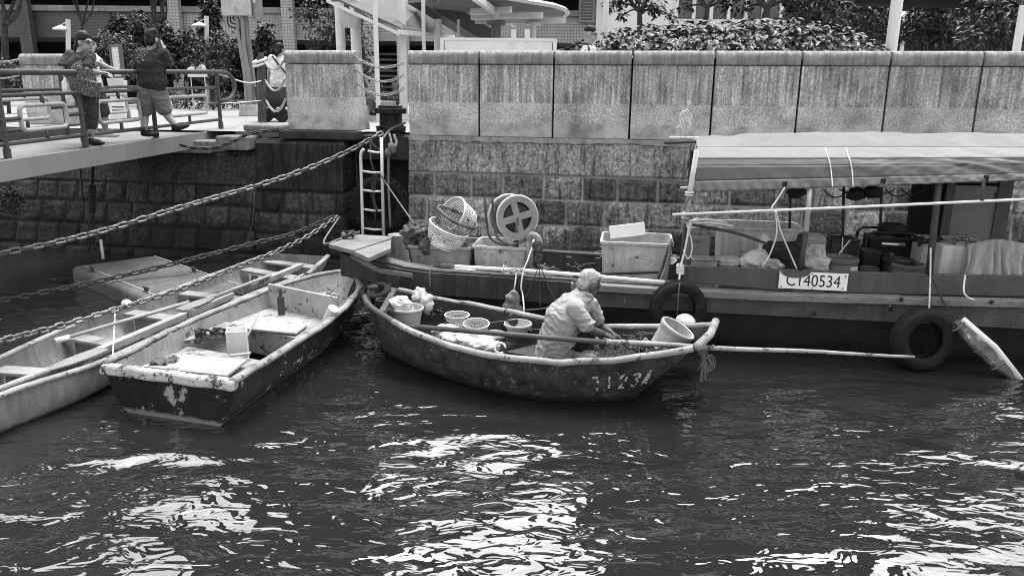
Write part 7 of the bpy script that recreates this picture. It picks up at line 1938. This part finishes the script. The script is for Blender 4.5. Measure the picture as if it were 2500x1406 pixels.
rope([B(1255, 710, -.1), B(1258, 690, -.1), B(1262, 668, -.02), B(1280, 655, .05)], .008, ROPEW, 'hang_rope', 'white cord from which the grey plastic bag hangs')
mb = MB()
for i in range(12): c = B(1262 + rnd.uniform(-22, 24), 662 + rnd.uniform(-5, 7), .0); mb.tube([c, c + V((rnd.uniform(-.07, .07), -.02, rnd.uniform(-.03, .06))), c + V((rnd.uniform(-.1, .1), -.02, rnd.uniform(-.06, .04)))], .009, 5)
solo(mb.build('rope_scraps', ROPEW, smooth=True), 'frayed white rope ends tied on the gunwale below the reel', 'rope')
# long pole on the gunwale with brush end
bp_ = thing('boat_pole', 'long white pole with dark worn end lying on the work boat gunwale', 'pole', B(1110, 652, .1))
mb = MB(); mb.tube([B(1106, 651, .1), B(1280, 661, .06), B(1430, 673, .06), B(1622, 690, .02)], .024, 10); mb.build('shaft', WHITEB, bp_, smooth=True)
mb = MB(); mb.tube(wob([B(1076, 651, .1), B(1086, 650, .1), B(1096, 651, .1), B(1110, 652, .1)], .01, 20), [.03, .04, .04, .03], 9); 
for i in range(8): mb.tube([B(1080, 651, .1), B(1062 + rnd.uniform(-8, 4), 650 + rnd.uniform(-5, 5), .1)], .008, 5)
mb.build('worn_end', pm('worn_brown', .09, .5, 9, .8, .5, 40), bp_, smooth=True)
mb = MB(); mb.tube([B(1455, 669, .12), B(1608, 664, .12)], .018, 10); solo(mb.build('black_pipe', BLK, smooth='auto'), 'black pipe lying across the foot of the grimy tub', 'pipe')
mb = MB(); q = [B(1088, 664, .08), B(1158, 668, .02), B(1166, 661, .14), B(1110, 659, .16)]; q = [V((p.x, p.y, NR[5].z + .034)) for p in q]; mb.geo(q + [p + V((0, 0, .006)) for p in q], [(3, 2, 1, 0), (4, 5, 6, 7)] + [(i, (i + 1) % 4, (i + 1) % 4 + 4, i + 4) for i in range(4)]); solo(mb.build('white_card', WHITEB), 'white card lying on the gunwale below the grey tub', 'card')
rope([B(985, 668, -.05), B(960, 690, -.02), B(938, 702, -.1)], .01, ROPEG, 'mooring_line', 'short line from the work boat side to the stern of the sampan')
rope([B(1050, 655, .0), B(1049, 668, -.03), B(1050, 700, -.04)], .009, ROPEG, 'hanging_rope', 'grey cord end hanging over the work boat side below the grey tub')
# items under the canopy
def boxpx(x0, x1, y0, ins, dep, label, mat, name, cat, zb=DZ, bevel=.015, lean=0.):
    u0, u1 = bu(x0, y0 + 20, ins), bu(x1, y0 + 20, ins); zt = B((x0 + x1) / 2, y0, ins).z
    c = BL((u0 + u1) / 2, ins + dep / 2, zb); t = thing(name, label, cat, c)
    mb = MB(); mb.box((0, 0, (zt - zb) / 2), (u1 - u0, dep, zt - zb), Matrix.Translation(c) @ Matrix.Rotation(BYAW + lean, 4, 'Z')); mb.build('body', mat, t, bevel=bevel)
    return t, c, u1 - u0, zt
cab, c, w, zt = boxpx(1676, 1734, 578, .35, .35, 'grey metal cabinet with bolts just right of the left canopy post', pm('cabinet_grey', .15, .2, 3, .45, .1, 15, streak=.15), 'metal_cabinet', 'cabinet')
mb = MB(); T = Matrix.Translation(c) @ Matrix.Rotation(BYAW, 4, 'Z')
for k in range(4): mb.lathe([(.007, 0), (.007, .006)], 8, T @ Matrix.Translation((-.08 + k * .03, -.175, zt - c.z - .05)) @ Matrix.Rotation(PI / 2, 4, 'X'))
mb.build('bolts', BLK, cab)
mb = MB(); mb.lathe([(.07, 0), (.075, .05), (.05, .12), (.045, .14)], 14, Matrix.Translation(c + V((-.03, 0, zt - c.z)))); solo(mb.build('grey_pot', GREYC, smooth='auto'), 'small grey pot standing on the metal cabinet', 'pot')
bag([(c + V((-.1, -.05, zt - c.z + .1)), (.05, .04, .07)), (c + V((-.02, -.04, zt - c.z + .14)), (.07, .04, .04))], 'crumpled white rag on the metal cabinet', PLAS, 'rag')
for i, (a_, b_) in enumerate((((1684, 540), (1775, 543)), ((1680, 548), (1790, 552)), ((1682, 556), (1760, 548)))): rope([B(a_[0], a_[1], .2), B((a_[0] + b_[0]) / 2, a_[1] - 4, .2), B(b_[0], b_[1], .25)], .013, WHITEB, 'white_hose', ('upper', 'middle', 'lower')[i] + ' white hose end lying behind the left canopy post')
rope([B(1690, 548, .15), B(1800, 570, .2), B(1880, 598, .25)], .016, DKP, 'boat_hook', 'dark pole slanting from the left canopy post to the dark cloth', 'pole')
BIN = pm('ribbed_grey_bin', .46, .15, 3, .5, .08, 20, streak=.25)
bn = rtub(1758, 1962, 556, .85, .5, .72, 'big pale grey bin behind the net sack', BIN, .95, 'storage_bin', 'bin')
for x in (1815, 1850, 1890, 1920, 1945): mb = MB(); mb.box(B(x, 592, .845), (.07, .03, .2), rot=(0, 0, BYAW)); mb.build('side_rib', BIN, bn, bevel=.01)
bkt2 = round_tub(BL(bu(1779, 640, .25), .38, .72), .135, .17, 'pale lidded bucket left of the net sack', 'bucket', TUBW, .92, .01, cat='bucket')
mb = MB(); mb.lathe([(.001, .18), (.13, .18), (.15, .172), (.15, .12), (.142, .115)], 32, Matrix.Translation(BL(bu(1779, 640, .25), .38, .72)), False, False); mb.build('lid', TUBW, bkt2, smooth='auto')
bag([(B(1850, 640, .35), (.2, .14, .13)), (B(1868, 612, .33), (.08, .09, .16)), (B(1905, 640, .35), (.18, .14, .1)), (B(1985, 635, .4), (.16, .14, .14))], 'pale translucent net sack lying on the work boat under the canopy', cloth('pale_net_sack', .4, .3, 9, .9, .7), 'net_sack', .014, .02, 9)
bag([(B(1915, 612, .26), (.19, .07, .1)), (B(1935, 635, .24), (.14, .06, .14)), (B(1885, 600, .26), (.1, .06, .05)), (B(1950, 620, .24), (.06, .05, .2))], 'dark jacket thrown over the net sack', cloth('dark_jacket', .022, .3, 7, 1.0), 'jacket', .013, .02, 10)
jc, c, w, zt = boxpx(1966, 2020, 576, .75, .25, 'pale jerrycan behind the net sack', pm('jerrycan_grey', .3, .15, 3, .5, .05), 'jerrycan', 'jerrycan', bevel=.05, zb=.55)
mb = MB(); mb.box(B(1995, 610, .745), (.16, .006, .12), rot=(0, 0, BYAW)); mb.build('paper_label', WHITEB, jc)
DRUM = pm('grey_blue_drum', .13, .2, 3, .4, .08, 20, streak=.2)
def drum(x, y, ins, r, h, label, zb=.62, name='plastic_drum', cutout=False, mat=DRUM):
    c = BL(bu(x, y, ins), ins + r, zb); t = thing(name, label, 'drum', c); mb = MB()
    mb.lathe([(.001, 0), (r * .96, 0), (r, .03), (r, h * .7), (r * .97, h * .74), (r * .97, h * .8), (r * 1.02, h * .84), (r * 1.02, h * .95), (r * .9, h), (r * .86, h * .96), (r * .86, h * .3), (.001, h * .3)], 36, Matrix.Translation(c), False, False); mb.build('shell', mat, t, smooth='auto', ang=40)
    if cutout:
        T = Matrix.Translation(c) @ Matrix.Rotation(R(-62), 4, 'Z') @ Matrix.Translation((r * .995, 0, h * .48)); mb = MB(); mb.box((0, 0, 0), (.02, .11, .13), T); mb.build('handle_recess', GREYP, t, bevel=.01)
    return t
drum(2062, 640, .3, .19, .28, 'open grey drum with a pale square cut in its side', .66, cutout=True)
mb = MB(); c = B(2050, 608, .45); mb.tube([c + V((.0, 0, -.05)), c + V((.1, 0, .1))], .006, 6); mb.tube([c + V((.05, .05, -.05)), c + V((.04, .05, .12))], .005, 6); solo(mb.build('wire_tool', WHITEB), 'pale wire tool standing in the open drum', 'tool')
drum(2205, 640, .45, .16, .26, 'dark jug with a cap left of the wooden box, rear one', .66, 'jug', mat=pm('dark_jug', .03, .2, 3, .4, .05))
drum(2232, 645, .32, .17, .26, 'grey round jug in front of the dark pole', .64, 'jug')
gen = thing('generator', 'black portable generator in a tube frame under the canopy', 'generator', BL(bu(2175, 620, .9), 1.0, DZ))
u0, u1 = bu(2112, 600, .85), bu(2238, 600, .85); zt = B(2170, 568, .85).z
mb = MB(); GEN = pm('generator_black', .012, .3, 4, .35, .1, 20)
mb.box(BL((u0 + u1) / 2, 1.0, (DZ + zt) / 2), (u1 - u0 - .1, .3, zt - DZ - .1), rot=(0, 0, BYAW)); mb.tube([BL(u0 + .1, .95, zt - .12), BL(u1 - .1, .95, zt - .12)], .09, 14); mb.build('engine', GEN, gen, bevel=.02)
for s in (.83, 1.2):
    mb = MB(); mb.tube([BL(u0, s, DZ), BL(u0, s, zt - .06), BL(u0 + .06, s, zt), BL(u1 - .06, s, zt), BL(u1, s, zt - .06), BL(u1, s, DZ)], .018, 8); mb.build('tube_frame', GEN, gen, smooth='auto')
mb = MB(); mb.tube([BL(u0 + .17, .86, zt - .13), BL(u1 - .12, .86, zt - .13)], .025, 10); mb.box(BL((u0 + u1) / 2 + .02, .845, zt - .24), (.05, .01, .03), rot=(0, 0, BYAW))
for k in range(4): mb.lathe([(.01, 0), (.01, .01)], 8, Matrix.Translation(BL(u0 + .12 + k * .05, .845, zt - .24)) @ Matrix.Rotation(PI / 2, 4, 'X'))
mb.build('chrome_bits', pm('chrome', .5, .1, 3, .2, 0, metal=.8), gen)
BOXW = pm('pale_worn_box', .4, .2, 3, .6, .2, 18, streak=.2, wood=.15)
boxpx(2252, 2402, 590, .55, .4, 'pale worn chest behind the right dark pole', BOXW, 'storage_chest', 'chest')
boxpx(2298, 2372, 602, .3, .24, 'pale box standing in front of the worn chest', pm('front_box', .46, .15, 3, .55, .1, 16, streak=.2), 'box', 'box')
# blanket draped
def blanket(a, b):
    x = 2362 + 150 * a; 
    top = B(x, 594 + 8 * math.sin(a * PI) * -1 + 10 * abs(a - .45), .25 + .25 * max(0, .25 - b) * 4)
    bot = B(x + 10 * (a - .5), 674, .12)
    p = top.lerp(bot, max(0, (b - .25) / .75)) if b > .25 else top + V((0, 0, .01))
    f = .06 * (abs(math.sin(a * 20 + 1.4 * b + 2.2 * noise.noise(V((a * 4, b * 1.5, 0))))) - .5) * min(1, b * 1.6) + .02 * noise.noise(V((a * 9, b * 3, 2)))
    return p - BN * f
mb = MB(); mb.grid(blanket, 90, 24); o = mb.build('blanket', cloth('grey_blanket', .26, .12, 6, .5), smooth=True, mods=(('SOLIDIFY', dict(thickness=.012)),)); solo(o, 'grey folded blanket draped over the box at the right', 'blanket')
boxpx(2384, 2520, 600, .32, .22, 'box hidden under the grey blanket at the right', BOXW, 'box', 'box')
# cabin at the right end
cbn = thing('boat_cabin', 'dark cabin wall with a flat grey door under the canopy at the right', 'cabin', BL(bu(2370, 560, 1.1), 1.15, DZ))
u0, um_, u1 = bu(2225, 560, 1.08), bu(2300, 560, 1.08), bu(2455, 560, 1.08); zt = 1.78
mb = MB(); mb.box(BL((u0 + u1) / 2, 1.2, (DZ + zt) / 2), (u1 - u0, .12, zt - DZ), rot=(0, 0, BYAW)); mb.build('wall', DARKI, cbn)
mb = MB(); a_ = um_ + .06; mb.box(BL((a_ + u1) / 2 - .05, 1.12, (DZ + zt) / 2 - .03), (u1 - a_ - .14, .03, zt - DZ - .16), rot=(0, 0, BYAW)); dr_ = mb.build('door', pm('door_grey', .16, .15, 2.5, .5, .08, 15), cbn, bevel=.004)
mb = MB()
for uu in (a_ - .03, u1 - .06): mb.box(BL(uu, 1.11, (DZ + zt) / 2), (.08 if uu < u1 - .1 else .14, .05, zt - DZ), rot=(0, 0, BYAW))
mb.box(BL((a_ + u1) / 2 - .05, 1.11, zt - .04), (u1 - a_ - .2, .045, .08), rot=(0, 0, BYAW)); mb.build('door_frame', pm('frame_grey', .07, .2, 3, .5, .1), cbn)
mb = MB(); mb.box(BL(u1 - .15, 1.1, 1.55), (.012, .01, .09), rot=(0, 0, BYAW)); mb.build('hinge', BLK, dr_)
for i in range(3):
    mb = MB(); p = B((1945, 2130, 2090)[i], (468, 468, 474)[i], .7); mb.ell(p, (.1, .08, .07), bump=.4, seed=i); solo(mb.build('bundle', BLK, smooth=True), ('dark bundle hung under the canopy left of the second pole', 'dark bundle hung under the canopy hem in the middle', 'small dark bundle under the canopy')[i], 'bundle')
# wire figure on the canopy end
mb = MB(); p = B(1668, 334, .7)
for i in range(9):
    x = rnd.uniform(-.04, .04); mb.tube(cat_pts([p + V((x, 0, 0)), p + V((x * 2 + rnd.uniform(-.03, .03), rnd.uniform(-.03, .03), .12)), p + V((x + rnd.uniform(-.05, .05), 0, .2)), p + V((x * .6, 0, rnd.uniform(.22, .3)))], 4), .006, 5)
for i in range(4): c = p + V((rnd.uniform(-.05, .05), 0, .08 + i * .045)); mb.tube([c + V((.03 * math.cos(a), 0, .03 * math.sin(a))) for a in [2 * PI * k / 10 for k in range(10)]], .006, 5, closed=True)
solo(mb.build('twisted_wire', GREYP, smooth=True), 'twisted pale wire bundle standing on the left canopy pole end', 'wire')
# ================================================================== clutter
rnd = random.Random(31)
def scrap_heap(c, n, r, label, mat, name='rope_heap', cat='rope', tr=.007, h=.05):
    mb = MB(); c = V(c)
    for i in range(n):
        p = c + V((rnd.gauss(0, r), rnd.gauss(0, r * .7), abs(rnd.gauss(0, h)))); k = [p]
        for _ in range(4): k.append(k[-1] + V((rnd.gauss(0, r * .6), rnd.gauss(0, r * .5), rnd.gauss(0, h * .3))))
        mb.tube(cat_pts(k, 4), tr, 5)
    return solo(mb.build(name, mat, smooth=True, merge=False), label, cat)
def rag(c, s, label, mat, seed=0):
    c = V(c); mb = MB()
    mb.grid(lambda a, b: c + V(((a - .5) * s, (b - .5) * s * .7, .05 * s + .22 * s * noise.noise(V((a * 3 + seed, b * 3, 1))) + .1 * s * noise.noise(V((a * 8, b * 8 + seed, 2))) - .25 * s * ((a - .5) ** 2 + (b - .5) ** 2))), 22, 18)
    return solo(mb.build('rag', mat, smooth=True, mods=(('SOLIDIFY', dict(thickness=.006)),)), label, 'rag')
scrap_heap(PZ(515, 828, .3), 16, .07, 'dark wet rope heap on the side shelf of the dinghy', ROPED)
scrap_heap(PZ(800, 735, .36), 8, .06, 'grey rope scraps on the white fore deck of the dinghy', ROPEG)
rag(PZ(560, 805, .3), .26, 'pale rag hung over the left side of the dinghy bench', cloth('grimy_rag', .2, .3, 8, .8), 3)
rag(PZ(400, 880, .33), .2, 'dirty rag at the stern corner of the dinghy beside the plywood sheet', cloth('dirty_rag', .1, .3, 8, .8), 8)
mb = MB(); T = Matrix.Translation(PZ(490, 822, .3)) @ Matrix.Rotation(.5, 4, 'Z'); mb.box((0, 0, .04), (.1, .06, .08), T); mb.box((.12, .02, .025), (.07, .05, .05), T); solo(mb.build('tool_box', pm('rusty_tin', .06, .5, 8, .6, .3, 30), bevel=.006), 'rusty tin and block on the side shelf of the dinghy', 'tin')
mb = MB(); mb.beam(PZ(560, 868, .28), PZ(612, 862, .3), .05, .015); solo(mb.build('driftwood', WOODP, bevel=.003), 'short slat leaning at the foot of the white box in the dinghy', 'slat')
mb = MB(); mb.tube([PZ(742, 683, .44), PZ(748, 668, .5)], .03, 10); solo(mb.build('mooring_bitt', DKP, smooth='auto'), 'short dark bitt in the bow of the dinghy', 'bitt')
scrap_heap(PZ(1350, 820, .28), 14, .1, 'dark net and line heap beside the crouching man in the sampan', NET, 'net_heap', 'net', .004)
scrap_heap(PZ(1550, 846, .3), 40, .1, 'loose net and twine in the bow of the sampan left of the tilted bucket', NET, 'net_heap', 'net', .004, .06)
scrap_heap(PZ(1075, 775, .3), 12, .08, 'dark line scraps between the basin and the left colander', ROPED, tr=.006)
rag(PZ(1600, 838, .42), .24, 'worn grey rag behind the tilted bucket in the sampan', cloth('grimy_rag', .2), 5)
mb = MB(); T = Matrix.Translation(PZ(1230, 806, .3)) @ Matrix.Rotation(.4, 4, 'Z'); mb.box((0, 0, .05), (.3, .02, .1), T); mb.tube([T @ V((.02, 0, .1)), T @ V((.05, -.05, .16)), T @ V((.09, -.04, .18))], .014, 6); solo(mb.build('wooden_tool', WETW, bevel=.004), 'dark wooden tool with a bent grip behind the shallow dish', 'tool')
for i, (x, y, r_, lab) in enumerate(((1540, 832, .07, 'small pale tin in the bow of the sampan'), (1560, 850, .05, 'small white cup beside the net heap in the sampan'))):
    round_tub(PZ(x, y, .28), r_, r_ * 1.1, lab, 'tin', PLW if i else TUBG, .9, .006, cat='tin', n=20)
# under the canopy
def crate(x0, x1, y0, ins, dep, label, mat, zb=DZ):
    t = rtub(x0, x1, y0, ins, dep, .3, label, mat, .96, 'crate', 'crate', .02, zb, 0., .02); return t
crate(2030, 2100, 585, .95, .3, 'dark crate behind the open drum', pm('dark_crate', .05, .3, 4, .6, .1))
boxpx(2108, 2150, 612, .5, .2, 'small dark battery box in front of the generator', GEN, 'battery_box', 'box')
drum(2130, 650, .28, .1, .2, 'small dark pot in front of the generator', .66, 'pot', mat=pm('pot_grey', .045, .3, 4, .45, .1))
mb = MB(); c = B(2175, 566, .95)
for i in range(7): mb.tube([c + V(((.13 + .012 * math.sin(i * 3)) * math.cos(a), .1 * math.sin(a), i * .014)) for a in [2 * PI * k / 20 for k in range(20)]], .011, 6, closed=True)
solo(mb.build('hose_coil', BLK, smooth=True), 'black hose coil lying on top of the generator', 'hose coil')
scrap_heap(B(2330, 596, .5), 14, .08, 'grey rope heap on the front box at the right', ROPEG)
rag(B(2270, 588, .6), .3, 'dark rag on the worn chest behind the right pole', cloth('dark_jacket', .022), 11)
crate(1690, 1752, 632, .18, .16, 'low grey crate on the deck before the metal cabinet', TUBG, .55)
mb = MB()
for i in range(6): p = B(2010 + i * 38, 462, .9 + .06 * (i % 3)); mb.tube(sag(p, p + BX * .26 + V((0, 0, rnd.uniform(-.03, .03))), .05 + .03 * rnd.random(), 8), .008, 5)
solo(mb.build('slack_lines', ROPED, smooth=True, merge=False), 'dark slack lines looped under the canopy roof', 'rope')
scrap_heap(B(1420, 672, .35), 16, .12, 'dark rope heap on the open deck left of the grimy tub', ROPED, tr=.011)
scrap_heap(B(1325, 668, .4), 10, .08, 'grey rope heap at the foot of the winch post', ROPEG, tr=.009)
rag(B(1165, 604, .45), .24, 'grey rag over the left rim of the tub under the reel', cloth('grimy_rag', .2), 15)
# rubbed patches and drips on the work boat side are small thin crusts of old paint
